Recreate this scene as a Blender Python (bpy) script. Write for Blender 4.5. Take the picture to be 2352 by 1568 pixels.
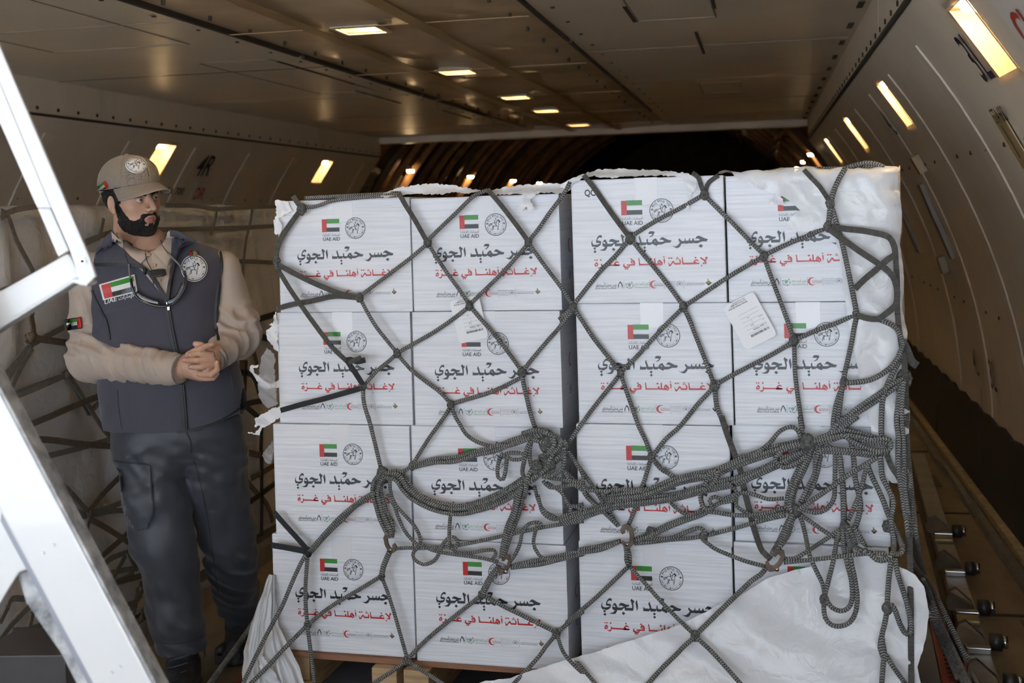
import bpy, bmesh, math, random
import numpy as np
from mathutils import Vector, Matrix, noise
from mathutils.geometry import tessellate_polygon, delaunay_2d_cdt

for _o in list(bpy.data.objects):
    bpy.data.objects.remove(_o)
scene = bpy.context.scene
COL = scene.collection
random.seed(7)

# ------------------------------------------------------------------ camera
FPX = 2800.0                      # focal length in pixels of the 2352x1568 frame
CX, CY = 1176.0, 487.0            # principal point (vertical lens shift, horizon near the top third)
THETA = math.atan(574.0 / FPX)    # camera looks this far left of the fuselage axis (+Y)
ROLL = 0.030
EYE = Vector((0, 0, 1.62))
_R0 = Vector((math.cos(THETA), math.sin(THETA), 0)); _U0 = Vector((0, 0, 1))
FWD = Vector((-math.sin(THETA), math.cos(THETA), 0))
RGT = _R0 * math.cos(ROLL) - _U0 * math.sin(ROLL)
UPV = _U0 * math.cos(ROLL) + _R0 * math.sin(ROLL)
cam_data = bpy.data.cameras.new('camera')
cam = bpy.data.objects.new('camera', cam_data)
COL.objects.link(cam)
M = Matrix.Identity(4)
for i in range(3):
    M[i][0] = RGT[i]; M[i][1] = UPV[i]; M[i][2] = -FWD[i]; M[i][3] = EYE[i]
cam.matrix_world = M
cam_data.sensor_width = 36.0
cam_data.lens = FPX / 2352.0 * 36.0
cam_data.shift_y = -(784.0 - CY) / 2352.0
cam_data.clip_start = 0.05
cam_data.clip_end = 300
cam_data.dof.use_dof = True
cam_data.dof.focus_distance = 3.95
cam_data.dof.aperture_fstop = 3.8
scene.camera = cam

# ------------------------------------------------------------------ daylight: overcast sky outside the open nose door
world = bpy.data.worlds.new('sky')
scene.world = world
world.use_nodes = True
_bg = world.node_tree.nodes['Background']
_bg.inputs['Color'].default_value = (0.74, 0.86, 1.0, 1)
_bg.inputs['Strength'].default_value = 2.3
_sun = bpy.data.lights.new('sun', 'SUN'); _sun.energy = 30.0; _sun.angle = .01; _sun.color = (1, .99, .97)
sun = bpy.data.objects.new('sun', _sun); COL.objects.link(sun)          # lights the apron; comes over the tail, so none enters the nose
sun.rotation_euler = Vector((.55, -.45, -.9)).to_track_quat('-Z', 'Y').to_euler()
scene.view_settings.view_transform = 'Standard'
scene.view_settings.look = 'None'
scene.view_settings.gamma = 1.0
scene.view_settings.use_curve_mapping = False
scene.view_settings.exposure = 0.82
scene.cycles.use_denoising = True
scene.cycles.max_bounces = 5
scene.cycles.diffuse_bounces = 3
scene.cycles.glossy_bounces = 2
scene.cycles.transmission_bounces = 3
scene.cycles.adaptive_threshold = 0.12
scene.cycles.adaptive_min_samples = 16
scene.cycles.transparent_max_bounces = 8
scene.cycles.sample_clamp_indirect = 6.0

# ------------------------------------------------------------------ pixel <-> world helpers
def ray(px, py):
    return FWD + RGT * ((px - CX) / FPX) - UPV * ((py - CY) / FPX)
def at(px, py, z):                       # point at camera depth z
    return EYE + ray(px, py) * z
def on_plane(px, py, p0, n):             # point where the pixel's ray meets a plane
    d = ray(px, py)
    t = (p0 - EYE).dot(n) / d.dot(n)
    return EYE + d * t
def depth_of(p):
    return (p - EYE).dot(FWD)

# ------------------------------------------------------------------ materials
MATS = {}
def mat(name, col, rough=0.5, metal=0.0, noise_amt=0.0, noise_scale=8.0, bump=0.0, bump_scale=60.0, spec=0.5,
        emit=None, estr=0.0, col2=None, coat=0.0, sheen=0.0, sss=0.0, stretch=(1, 1, 1), detail=4.0, rough_var=0.0):
    if name in MATS: return MATS[name]
    m = bpy.data.materials.new(name); m.use_nodes = True
    nt = m.node_tree; b = nt.nodes['Principled BSDF']
    b.inputs['Base Color'].default_value = (*col, 1)
    b.inputs['Roughness'].default_value = rough
    b.inputs['Metallic'].default_value = metal
    b.inputs['Specular IOR Level'].default_value = spec
    if coat: b.inputs['Coat Weight'].default_value = coat
    if sheen:
        b.inputs['Sheen Weight'].default_value = sheen
    if sss:
        b.inputs['Subsurface Weight'].default_value = sss
        b.inputs['Subsurface Radius'].default_value = (0.02, 0.008, 0.004)
        b.inputs['Subsurface Scale'].default_value = 0.3
    if emit:
        b.inputs['Emission Color'].default_value = (*emit, 1)
        b.inputs['Emission Strength'].default_value = estr
    tc = mp = None
    if noise_amt or bump:
        tc = nt.nodes.new('ShaderNodeTexCoord'); mp = nt.nodes.new('ShaderNodeMapping')
        mp.inputs['Scale'].default_value = stretch
        nt.links.new(tc.outputs['Object'], mp.inputs['Vector'])
    if noise_amt:
        n = nt.nodes.new('ShaderNodeTexNoise'); n.inputs['Scale'].default_value = noise_scale
        n.inputs['Detail'].default_value = detail; n.inputs['Roughness'].default_value = 0.6
        nt.links.new(mp.outputs['Vector'], n.inputs['Vector'])
        r = nt.nodes.new('ShaderNodeValToRGB')
        c2 = col2 if col2 else tuple(c * (1 - noise_amt) for c in col)
        r.color_ramp.elements[0].position = 0.32; r.color_ramp.elements[0].color = (*c2, 1)
        r.color_ramp.elements[1].position = 0.68; r.color_ramp.elements[1].color = (*col, 1)
        nt.links.new(n.outputs['Fac'], r.inputs['Fac'])
        nt.links.new(r.outputs['Color'], b.inputs['Base Color'])
        if rough_var:
            mr = nt.nodes.new('ShaderNodeMapRange')
            mr.inputs['To Min'].default_value = rough - rough_var; mr.inputs['To Max'].default_value = rough + rough_var
            nt.links.new(n.outputs['Fac'], mr.inputs['Value']); nt.links.new(mr.outputs['Result'], b.inputs['Roughness'])
    if bump:
        n2 = nt.nodes.new('ShaderNodeTexNoise'); n2.inputs['Scale'].default_value = bump_scale
        n2.inputs['Detail'].default_value = 3.0
        nt.links.new(mp.outputs['Vector'], n2.inputs['Vector'])
        bp = nt.nodes.new('ShaderNodeBump'); bp.inputs['Strength'].default_value = bump; bp.inputs['Distance'].default_value = 0.01
        nt.links.new(n2.outputs['Fac'], bp.inputs['Height']); nt.links.new(bp.outputs['Normal'], b.inputs['Normal'])
    MATS[name] = m
    return m

# ------------------------------------------------------------------ object helpers
def tag(o, label=None, cat=None, group=None, kind=None):
    if label: o['label'] = label
    if cat: o['category'] = cat
    if group: o['group'] = group
    if kind: o['kind'] = kind
    return o
def empty(name, loc=(0, 0, 0), label=None, cat=None, group=None):
    o = bpy.data.objects.new(name, None); COL.objects.link(o); o.location = loc
    o.empty_display_size = 0.05
    return tag(o, label, cat, group)
def link(name, me, m=None, parent=None, smooth=False):
    if m is not None and not me.materials:
        for x in (m if isinstance(m, (list, tuple)) else [m]): me.materials.append(x)
    if smooth: me.polygons.foreach_set('use_smooth', [True] * len(me.polygons))
    o = bpy.data.objects.new(name, me); COL.objects.link(o)
    if parent is not None:
        o.parent = parent
        o.matrix_parent_inverse = parent_inv(parent)
    return o
def parent_inv(p):
    m = Matrix.Translation(p.location) @ p.rotation_euler.to_matrix().to_4x4()
    if p.parent is not None:
        m = parent_mat(p)
    return m.inverted()
def parent_mat(p):
    m = Matrix.Translation(p.location) @ p.rotation_euler.to_matrix().to_4x4()
    if p.parent is not None:
        m = parent_mat(p.parent) @ p.matrix_parent_inverse @ m
    return m
def bm_obj(name, bm, m, parent=None, smooth=False):
    me = bpy.data.meshes.new(name)
    bm.normal_update(); bm.to_mesh(me); bm.free()
    return link(name, me, m, parent, smooth)
def pyd(name, verts, faces, m, parent=None, smooth=False, midx=None):
    me = bpy.data.meshes.new(name)
    me.from_pydata([tuple(v) for v in verts], [], faces)
    if midx is not None:
        for x in m: me.materials.append(x)
        me.polygons.foreach_set('material_index', midx)
    me.update()
    return link(name, me, m, parent, smooth)
def add_box(bm, lo, hi, mtx=None, bevel=0.0, seg=2):
    vs = [bm.verts.new((x, y, z)) for x in (lo[0], hi[0]) for y in (lo[1], hi[1]) for z in (lo[2], hi[2])]
    idx = [(0, 1, 3, 2), (4, 6, 7, 5), (0, 4, 5, 1), (2, 3, 7, 6), (0, 2, 6, 4), (1, 5, 7, 3)]
    fs = [bm.faces.new([vs[i] for i in f]) for f in idx]
    if bevel:
        es = set(e for f in fs for e in f.edges)
        r = bmesh.ops.bevel(bm, geom=list(es), offset=bevel, segments=seg, affect='EDGES', profile=0.7)
        vs = list(set(v for f in r['faces'] for v in f.verts) | set(v for v in vs if v.is_valid))
    if mtx is not None:
        bmesh.ops.transform(bm, matrix=mtx, verts=[v for v in vs if v.is_valid])
    return vs
def box_obj(name, lo, hi, m, parent=None, mtx=None, bevel=0.0, seg=2):
    bm = bmesh.new(); add_box(bm, lo, hi, mtx, bevel, seg)
    return bm_obj(name, bm, m, parent)
def add_cyl(bm, p0, p1, r0, r1=None, n=12, cap=True):
    p0 = Vector(p0); p1 = Vector(p1); r1 = r0 if r1 is None else r1
    d = (p1 - p0).normalized(); a = d.orthogonal().normalized(); b = d.cross(a)
    A = [bm.verts.new(p0 + (a * math.cos(2 * math.pi * i / n) + b * math.sin(2 * math.pi * i / n)) * r0) for i in range(n)]
    B = [bm.verts.new(p1 + (a * math.cos(2 * math.pi * i / n) + b * math.sin(2 * math.pi * i / n)) * r1) for i in range(n)]
    for i in range(n):
        bm.faces.new((A[i], A[(i + 1) % n], B[(i + 1) % n], B[i]))
    if cap:
        bm.faces.new(A[::-1]); bm.faces.new(B)
def cyl_obj(name, p0, p1, r0, m, parent=None, r1=None, n=12, smooth=True):
    bm = bmesh.new(); add_cyl(bm, p0, p1, r0, r1, n)
    return bm_obj(name, bm, m, parent, smooth)
def catmull(pts, step):
    pts = [Vector(p) for p in pts]
    if len(pts) == 2:
        n = max(1, int((pts[1] - pts[0]).length / step))
        return [pts[0].lerp(pts[1], i / n) for i in range(n + 1)]
    out = []
    P = [pts[0] * 2 - pts[1]] + pts + [pts[-1] * 2 - pts[-2]]
    for i in range(1, len(P) - 2):
        p0, p1, p2, p3 = P[i - 1], P[i], P[i + 1], P[i + 2]
        n = max(2, int((p2 - p1).length / step))
        for k in range(n):
            t = k / n
            out.append(0.5 * ((2 * p1) + (p2 - p0) * t + (2 * p0 - 5 * p1 + 4 * p2 - p3) * t * t + (3 * p1 - p0 - 3 * p2 + p3) * t ** 3))
    out.append(pts[-1])
    return out
def sweep(name, pts, w, h, m, parent=None, n=8, step=0.012, normal=None, caps=True, flat=False, jitter=0.0):
    """sweep an ellipse (half axes w across, h along normal) with a uv map (u metres along, v around)"""
    P = catmull(pts, step)
    nrm = Vector(normal) if normal is not None else None
    verts = []; uvs = []; L = 0.0; faces = []
    K = len(P)
    prev_b = None
    for i, p in enumerate(P):
        d = (P[min(i + 1, K - 1)] - P[max(i - 1, 0)])
        d = d.normalized() if d.length > 1e-9 else Vector((0, 0, 1))
        if nrm is not None:
            b = d.cross(nrm)
            if b.length < 0.05: b = prev_b if prev_b is not None else d.orthogonal()
            b = b.normalized()
        else:
            b = d.orthogonal().normalized() if prev_b is None else (prev_b - d * prev_b.dot(d)).normalized()
        prev_b = b
        c = b.cross(d).normalized()
        if i: L += (p - P[i - 1]).length
        s = 1.0 + (random.uniform(-jitter, jitter) if jitter else 0)
        for k in range(n):
            a = 2 * math.pi * k / n
            ca, sa = math.cos(a), math.sin(a)
            if flat:
                q = 0.25
                ca = math.copysign(abs(ca) ** q, ca); sa = math.copysign(abs(sa) ** q, sa)
            verts.append(p + b * (ca * w * s) + c * (sa * h * s))
        uvs.append(L)
    for i in range(K - 1):
        for k in range(n):
            faces.append((i * n + k, i * n + (k + 1) % n, (i + 1) * n + (k + 1) % n, (i + 1) * n + k))
    nq = len(faces)
    if caps:
        faces.append(tuple(range(n))[::-1]); faces.append(tuple((K - 1) * n + k for k in range(n)))
    me = bpy.data.meshes.new(name)
    me.from_pydata([tuple(v) for v in verts], [], faces)
    uv = me.uv_layers.new(name='UVMap')
    data = np.zeros((len(me.loops), 2), dtype=np.float32)
    j = 0
    for i in range(K - 1):
        for k in range(n):
            data[j] = (uvs[i], k / n); data[j + 1] = (uvs[i], (k + 1) / n)
            data[j + 2] = (uvs[i + 1], (k + 1) / n); data[j + 3] = (uvs[i + 1], k / n); j += 4
    uv.data.foreach_set('uv', data.ravel())
    me.update()
    return link(name, me, m, parent, smooth=not flat)
def extrude_poly(name, pts, offset, m, parent=None, bevel=0.0):
    """closed prism: world-space polygon pts pushed along offset"""
    bm = bmesh.new()
    A = [bm.verts.new(p) for p in pts]; B = [bm.verts.new(Vector(p) + offset) for p in pts]
    n = len(A)
    fa = bm.faces.new(A); fb = bm.faces.new(B[::-1])
    for i in range(n): bm.faces.new((A[i], B[i], B[(i + 1) % n], A[(i + 1) % n]))
    bmesh.ops.recalc_face_normals(bm, faces=bm.faces)
    if bevel:
        bmesh.ops.bevel(bm, geom=list(bm.edges), offset=bevel, segments=2, affect='EDGES', profile=0.7)
    return bm_obj(name, bm, m, parent)
def tess(polys):
    """list of 2D loops (first outer, rest holes) -> verts, tris"""
    L = [[Vector((p[0], p[1], 0)) for p in lp] for lp in polys]
    t = tessellate_polygon(L)
    V = [v for lp in L for v in lp]
    return V, [tuple(x) for x in t]
def rounded(loop, it=1):
    for _ in range(it):
        o = []
        for i in range(len(loop)):
            a = loop[i]; b = loop[(i + 1) % len(loop)]
            o.append((a[0] * .82 + b[0] * .18, a[1] * .82 + b[1] * .18)); o.append((a[0] * .18 + b[0] * .82, a[1] * .18 + b[1] * .82))
        loop = o
    return loop
_txt_cache = {}
def text_mesh(s, bold=0.0, shear=0.0):
    """glyph outlines of a string as (verts, faces) with width normalised to 1, baseline 0"""
    k = (s, bold, shear)
    if k in _txt_cache: return _txt_cache[k]
    c = bpy.data.curves.new('txt', 'FONT'); c.body = s; c.offset = bold; c.shear = shear; c.resolution_u = 3
    o = bpy.data.objects.new('txt', c); COL.objects.link(o)
    bpy.context.view_layer.update()
    me = bpy.data.meshes.new_from_object(o.evaluated_get(bpy.context.evaluated_depsgraph_get()))
    V = [v.co.copy() for v in me.vertices]; F = [tuple(p.vertices) for p in me.polygons]
    bpy.data.objects.remove(o); bpy.data.curves.remove(c); bpy.data.meshes.remove(me)
    x0 = min(v.x for v in V); x1 = max(v.x for v in V); w = x1 - x0
    V = [Vector(((v.x - x0) / w, v.y / w, 0)) for v in V]
    _txt_cache[k] = (V, F)
    return V, F
class Print:
    """collects flat 2-D ink shapes with material slots; x right, y up, metres"""
    def __init__(self): self.v = []; self.f = []; self.mi = []
    def tri(self, V, F, mi, fn=lambda p: p):
        b = len(self.v)
        for p in V:
            q = fn(p); self.v.append((q[0], q[1]))
        for f in F: self.f.append(tuple(b + i for i in f)); self.mi.append(mi)
    def poly(self, loops, mi, fn=lambda p: p, rnd=0):
        if rnd: loops = [rounded(l, rnd) for l in loops]
        V, F = tess(loops); self.tri(V, F, mi, fn)
    def rect(self, x0, y0, x1, y1, mi, fn=lambda p: p):
        self.tri([(x0, y0), (x1, y0), (x1, y1), (x0, y1)], [(0, 1, 2, 3)], mi, fn)
    def text(self, s, x, y, w, mi, h=None, bold=0.0, shear=0.0, fn=lambda p: p):
        V, F = text_mesh(s, bold, shear)
        sy = w
        if h is not None: sy = h / max(1e-6, max(p.y for p in V))
        self.tri(V, F, mi, lambda p: fn((x + p[0] * w, y + p[1] * sy)))
    def stroke(self, pts, w, mi, fn=lambda p: p):
        pts = [Vector((p[0], p[1])) for p in pts]
        n = len(pts); L = []; R = []
        for i in range(n):
            d = pts[min(i + 1, n - 1)] - pts[max(i - 1, 0)]
            d = d.normalized() if d.length else Vector((1, 0))
            o = Vector((-d.y, d.x)) * (w * 0.5)
            L.append(pts[i] + o); R.append(pts[i] - o)
        self.tri(L + R, [(i, i + 1, n + i + 1, n + i) for i in range(n - 1)], mi, fn)
    def ring(self, cx, cy, r0, r1, mi, n=48, a0=0.0, a1=2 * math.pi, fn=lambda p: p):
        V = []; F = []
        for i in range(n + 1):
            a = a0 + (a1 - a0) * i / n
            V += [(cx + math.cos(a) * r0, cy + math.sin(a) * r0), (cx + math.cos(a) * r1, cy + math.sin(a) * r1)]
        for i in range(n): F.append((2 * i, 2 * i + 1, 2 * i + 3, 2 * i + 2))
        self.tri(V, F, mi, fn)
    def mesh(self, name, mats, lift=lambda x, y: (x, 0.0, y)):
        me = bpy.data.meshes.new(name)
        me.from_pydata([lift(*p) for p in self.v], [], self.f)
        for m in mats: me.materials.append(m)
        me.polygons.foreach_set('material_index', self.mi); me.update()
        return me
def copy_obj(o, parent=None, name=None):
    c = o.copy(); COL.objects.link(c); c.parent = parent
    if name: c.name = name
    return c
# ------------------------------------------------------------------ fuselage shell
XC = -1.85            # fuselage centre line
RW, ZW = 3.0, 0.424   # wall radius and its centre height
ZTOP, ZCEIL = 2.29, 2.50
Y0, Y1, Y2 = -2.6, 13.2, 34.0
def wall_x(z, side):
    return XC + side * math.sqrt(max(0.0, RW * RW - (z - ZW) ** 2))
def wall_pt(px, py, side):
    """where a pixel's ray meets the curved side wall"""
    d = ray(px, py)
    a = d.x * d.x + d.z * d.z
    ox, oz = EYE.x - XC, EYE.z - ZW
    b = 2 * (ox * d.x + oz * d.z); c = ox * ox + oz * oz - RW * RW
    t = (-b + math.sqrt(b * b - 4 * a * c)) / (2 * a)
    return EYE + d * t

m_wall = mat('wall_liner', (0.72, 0.63, 0.515), rough=0.42, noise_amt=0.10, noise_scale=3.0, bump=0.02, bump_scale=14, stretch=(1, 1, .35))
m_ceil = mat('ceiling_liner', (0.74, 0.63, 0.48), rough=0.38, noise_amt=0.10, noise_scale=2.5, bump=0.03, bump_scale=6)
m_ceil_mid = mat('ceiling_glossy', (0.72, 0.54, 0.34), rough=0.26, noise_amt=0.18, noise_scale=3.0, bump=0.25, bump_scale=2.6)
m_rib = mat('rib_tape', (0.77, 0.68, 0.565), rough=0.4, noise_amt=0.2, noise_scale=5)
m_seam = mat('dark_seam', (0.035, 0.028, 0.02), rough=0.8)
m_lamp = mat('warm_lamp', (1, .9, .7), emit=(1.0, 0.68, 0.33), estr=80.0)
m_lamp_c = mat('warm_ceiling_lamp', (1, .9, .7), emit=(1.0, 0.68, 0.33), estr=45.0)
m_pocket = mat('lamp_pocket', (0.46, 0.385, 0.27), rough=0.6)
m_kick = mat('kick_panel', (0.018, 0.018, 0.024), rough=0.6, noise_amt=0.4, noise_scale=6, bump=0.1, bump_scale=20)
m_floor = mat('deck_panel', (0.24, 0.18, 0.115), rough=0.55, noise_amt=0.4, noise_scale=4.0, col2=(0.13, 0.095, 0.06), stretch=(2, .8, 1), bump=0.05, bump_scale=40, detail=8)
m_floor_dark = mat('deck_dark', (0.10, 0.085, 0.07), rough=0.6, noise_amt=0.4, noise_scale=5)
m_alu = mat('worn_aluminium', (0.42, 0.41, 0.40), rough=0.38, metal=0.75, noise_amt=0.35, noise_scale=14)
m_steel = mat('bright_steel', (0.62, 0.62, 0.62), rough=0.25, metal=1.0, noise_amt=0.2, noise_scale=20)
m_navy = mat('navy_ink', (0.012, 0.013, 0.04), rough=0.5)
m_redink = mat('red_ink', (0.42, 0.03, 0.02), rough=0.5)
m_plate = mat('plate_white', (0.66, 0.62, 0.56), rough=0.35)
m_yellowed = mat('plate_yellow', (0.36, 0.27, 0.13), rough=0.4)

# deck
fl = pyd('floor', [(XC - 2.98, Y0, 0), (XC + 2.98, Y0, 0), (XC + 2.98, Y2 + .5, 0), (XC - 2.98, Y2 + .5, 0),
                   (XC - 2.98, Y0, -.15), (XC + 2.98, Y0, -.15), (XC + 2.98, Y2 + .5, -.15), (XC - 2.98, Y2 + .5, -.15)],
         [(0, 1, 2, 3), (7, 6, 5, 4), (0, 4, 5, 1)], m_floor)
tag(fl, kind='structure')
# sunlit apron outside the open nose
ap = pyd('ground', [(-70, -90, -4.6), (70, -90, -4.6), (70, -3.2, -4.6), (-70, -3.2, -4.6)], [(0, 1, 2, 3)], mat('apron_concrete', (.47, .50, .54), rough=.9, noise_amt=.15, noise_scale=.6)); tag(ap, kind='structure')
# deck panel joints and inlays along the right hand walkway
for i, (y, x0, x1) in enumerate([(3.42, .86, 1.1), (5.0, .66, 1.1), (6.6, .66, 1.1), (8.2, .66, 1.1)]):
    box_obj('joint_strip', (x0, y - .012, 0), (x1, y + .012, .004), m_seam, fl)
for (x0, x1, y0, y1) in [(.92, 1.0, 4.55, 4.95), (1.02, 1.11, 4.0, 4.5), (.70, .95, 7.2, 7.5)]:
    box_obj('wear_plate', (x0, y0, 0), (x1, y1, .004), mat('plate_rubber', (0.10, 0.08, 0.055), rough=0.7), fl)

# side walls with pockets for the side lamps
WIN_R = [(3.62, 3.90), (6.02, 6.28), (8.5, 8.78), (11.2, 11.46)]
WIN_L = [(5.3, 5.58), (8.15, 8.43), (11.55, 11.83)]
WZ0, WZ1 = 1.98, 2.19
def build_wall(name, side, wins, y0, y1):
    ys = sorted(set([y0, y1] + [v for w in wins for v in w] + list(np.arange(y0, y1, 0.8))))
    zs = sorted(set([0.0, WZ0, WZ1, ZTOP] + [round(v, 3) for v in np.linspace(0, ZTOP, 22)]))
    V = []; F = []
    for y in ys:
        for z in zs: V.append((wall_x(z, side), y, z))
    nz = len(zs)
    for i in range(len(ys) - 1):
        for j in range(nz - 1):
            if any(w[0] <= ys[i] + 1e-6 and ys[i + 1] <= w[1] + 1e-6 for w in wins) and WZ0 - 1e-6 <= zs[j] and zs[j + 1] <= WZ1 + 1e-6:
                continue
            q = (i * nz + j, i * nz + j + 1, (i + 1) * nz + j + 1, (i + 1) * nz + j)
            F.append(q if side < 0 else q[::-1])
    o = pyd(name, V, F, m_wall, smooth=True); tag(o, kind='structure')
    # vertical cove under the ceiling
    xs = wall_x(ZTOP, side)
    segs = np.linspace(y0, y1, 9)
    tr = None
    for k in range(len(segs) - 1):
        b = box_obj('cove_panel', (min(xs - side * .0, xs + side * .03), segs[k] + .006, ZTOP), (max(xs, xs + side * .03), segs[k + 1] - .006, ZCEIL), m_wall, o)
        bm = bmesh.new()
        for q in range(9):
            yy = segs[k] + .12 + q * .222
            add_cyl(bm, (xs - side * .006, yy, ZTOP + .035), (xs + side * .003, yy, ZTOP + .035), .011, n=8)
        bm_obj('cove_screws', bm, m_seam, b)
        if side > 0:
            bm = bmesh.new()
            for q in range(3): add_box(bm, (xs - .055, segs[k] + .25 + q * .65, ZCEIL - .006), (xs - .028, segs[k] + .42 + q * .65, ZCEIL + .004))
            bm_obj('vent_slots', bm, m_seam, b)
    box_obj('cove_gap', (xs - .012 if side > 0 else xs - .004, y0, ZTOP - .012), (xs + .004 if side > 0 else xs + .012, y1, ZTOP + .002), m_seam, o)
    # frame ribs
    for k, y in enumerate(np.arange(y0 + .3, y1, 1.01)):
        w = .065
        V = []; F = []
        for z in zs:
            if z > ZTOP - .02: continue
            r = RW - .006
            sc = r / RW
            x = XC + (wall_x(z, side) - XC) * sc; zz = ZW + (z - ZW) * sc
            V += [(x, y - w, zz), (x, y + w, zz), (wall_x(z, side), y - w - .006, z), (wall_x(z, side), y + w + .006, z)]
        n = len(V) // 4
        for j in range(n - 1):
            a = 4 * j; b = a + 4
            F += [(a, a + 1, b + 1, b), (a + 2, a, b, b + 2), (a + 1, a + 3, b + 3, b + 1)]
        if any(w_[0] - .06 < y < w_[1] + .06 for w_ in wins): continue
        pyd('rib', V, F, m_rib, o, smooth=False)
    # rows of small screws
    bm = bmesh.new()
    for y in np.arange(y0 + .2, y1, .34):
        for z in (1.80, 1.05):
            x = wall_x(z, side); add_cyl(bm, (x - side * .006, y, z), (x + side * .002, y, z), .009, n=6)
    bm_obj('wall_screws', bm, m_seam, o)
    # lamp pockets
    for w in wins:
        d = .11
        V = []; ya, yb = w
        for y in (ya, yb):
            for z in (WZ0, WZ1):
                V.append((wall_x(z, side), y, z))
        ym = ya + (yb - ya) * .55
        V += [(wall_x(WZ0, side) + side * .02, ya + .0, WZ0), (wall_x(WZ1, side) + side * (d + .05), ya + .0, WZ1),
              (wall_x(WZ0, side) + side * .05, ym, WZ0), (wall_x(WZ1, side) + side * (d + .08), ym, WZ1),
              (wall_x(WZ0, side) + side * .02, yb, WZ0), (wall_x(WZ1, side) + side * (d + .05), yb, WZ1)]
        F = [(4, 5, 7, 6), (6, 7, 9, 8), (0, 1, 5, 4), (2, 8, 9, 3), (0, 4, 6, 8, 2), (1, 3, 9, 7, 5)]
        p = pyd('lamp_pocket', V, F, m_pocket, o)
        xz = wall_x(WZ1, side) + side * .055; ymid = (ya + yb) / 2
        bm = bmesh.new(); add_cyl(bm, (xz, ymid, WZ1 - .004), (xz, ymid, WZ1 - .022), .048, .04, n=20)
        bm_obj('bulb', bm, m_lamp, p)
        bm = bmesh.new()
        f = .02
        for (a, b, z0, z1) in [(ya - f, yb + f, WZ0 - f, WZ0), (ya - f, yb + f, WZ1, WZ1 + f), (ya - f, ya, WZ0, WZ1), (yb, yb + f, WZ0, WZ1)]:
            x0 = wall_x(z0, side); x1 = wall_x(z1, side)
            vs = [bm.verts.new(c) for c in [(x0 - side * .006, a, z0), (x0 - side * .006, b, z0), (x1 - side * .006, b, z1), (x1 - side * .006, a, z1)]]
            bm.faces.new(vs)
        bmesh.ops.solidify(bm, geom=list(bm.faces), thickness=.004)
        bm_obj('frame', bm, m_rib, p)
    return o
wall_right = build_wall('wall_right', 1, WIN_R, Y0, Y1)
wall_left = build_wall('wall_left', -1, WIN_L, Y0, Y1)

# dark kick panels with a scalloped upper edge, and the gutter at the foot of the right wall
for k, y in enumerate(np.arange(-1.0, 13.0, 1.6)):
    pts = [(y, 0.0), (y + 1.57, 0.0)]
    n = 8
    for q in range(n + 1):
        pts.append((y + 1.57 - 1.57 * q / n, .46 + (.018 if q % 2 else 0)))
    V = [(wall_x(z, 1) - .02, yy, z) for yy, z in pts] + [(wall_x(z, 1) - .002, yy, z) for yy, z in pts]
    nn = len(pts)
    pyd('kick_panel', V, [tuple(range(nn))] + [(i, nn + i, nn + (i + 1) % nn, (i + 1) % nn) for i in range(nn)], m_kick, wall_right)
g = box_obj('trim_1', (1.0, Y0, 0), (1.045, Y1, .035), m_alu); tag(g, kind='structure')
g = box_obj('trim_2', (1.06, Y0, 0), (1.10, Y1, .055), mat('foam_strip', (.50, .40, .24), rough=.9, noise_amt=.4, noise_scale=30)); tag(g, kind='structure')
# handrail-like brackets on the right wall
def wall_box(name, px, py, dy, dz, th, m, parent, side=1):
    p = wall_pt(px, py, side)
    ang = math.asin((p.z - ZW) / RW) * (1 if side > 0 else -1)
    mt = Matrix.Translation(p) @ Matrix.Rotation(-ang if side > 0 else -ang, 4, 'Y')
    return box_obj(name, (-th if side > 0 else 0, -dy / 2, -dz / 2), (0 if side > 0 else th, dy / 2, dz / 2), m, parent, mt, bevel=min(.006, th * .4))
tr = box_obj('wall_guide_rail', (-.03, -.05, -.22), (0, .05, .22), mat('rail_grey', (.20, .175, .15), rough=.45, metal=.3), None,
             Matrix.Translation(wall_pt(2158, 505, 1)) @ Matrix.Rotation(-math.asin((wall_pt(2158, 505, 1).z - ZW) / RW), 4, 'Y'), bevel=.005)
tr.parent = wall_right
for (px, py) in [(2120, 372), (2175, 605)]:
    wall_box('rail_bracket', px, py, .09, .10, .045, mat('bracket_brass', (.20, .15, .09), rough=.4, metal=.4), wall_right)
o_ = wall_box('access_panel', 2080, 500, .16, .5, .02, mat('rail_grey', (0, 0, 0)), wall_right)

# lettering on the walls
def wall_text(s, px, py, width, side, m, h=None, bold=0.008, plate=None, name='lettering'):
    p = wall_pt(px, py, side)
    ang = math.asin(max(-1, min(1, (p.z - ZW) / RW)))
    n = Vector((-side * math.cos(ang), 0, -math.sin(ang)))
    t = Vector((0, -side, 0)); u = n.cross(t)
    if u.z < 0: u = -u
    pr = Print()
    pr.text(s, -width / 2, 0, width, 0, h=h, bold=bold)
    ys = [q[1] for q in pr.v]; oy = (min(ys) + max(ys)) / 2
    me = pr.mesh(name, [m], lambda x, y: tuple(p + n * .015 + t * x + u * (y - oy)))
    par = wall_left if side < 0 else wall_right
    o = link(name, me, None, par)
    if plate:
        (pw, ph, pm) = plate
        c = [p + n * .011 + t * sx * pw / 2 + u * sy * ph / 2 for sx, sy in ((-1, -1), (1, -1), (1, 1), (-1, 1))]
        extrude_poly('sign_plate', c, -n * .004, pm, par)
    return o
wall_text('4R', 470, 378, .26, -1, m_navy, h=.19)
wall_text('DR', 455, 443, .17, -1, m_redink, h=.105, plate=(.26, .20, m_plate))
wall_text('STA 700', 395, 437, .34, -1, m_seam, h=.06, bold=.01)
wall_text('6R', 832, 440, .26, -1, m_navy, h=.16)
wall_text('3L', 2247, 125, .17, 1, m_navy, h=.17)
wall_text('CL', 2372, 62, .17, 1, m_redink, h=.12, plate=(.30, .24, m_plate))
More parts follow.
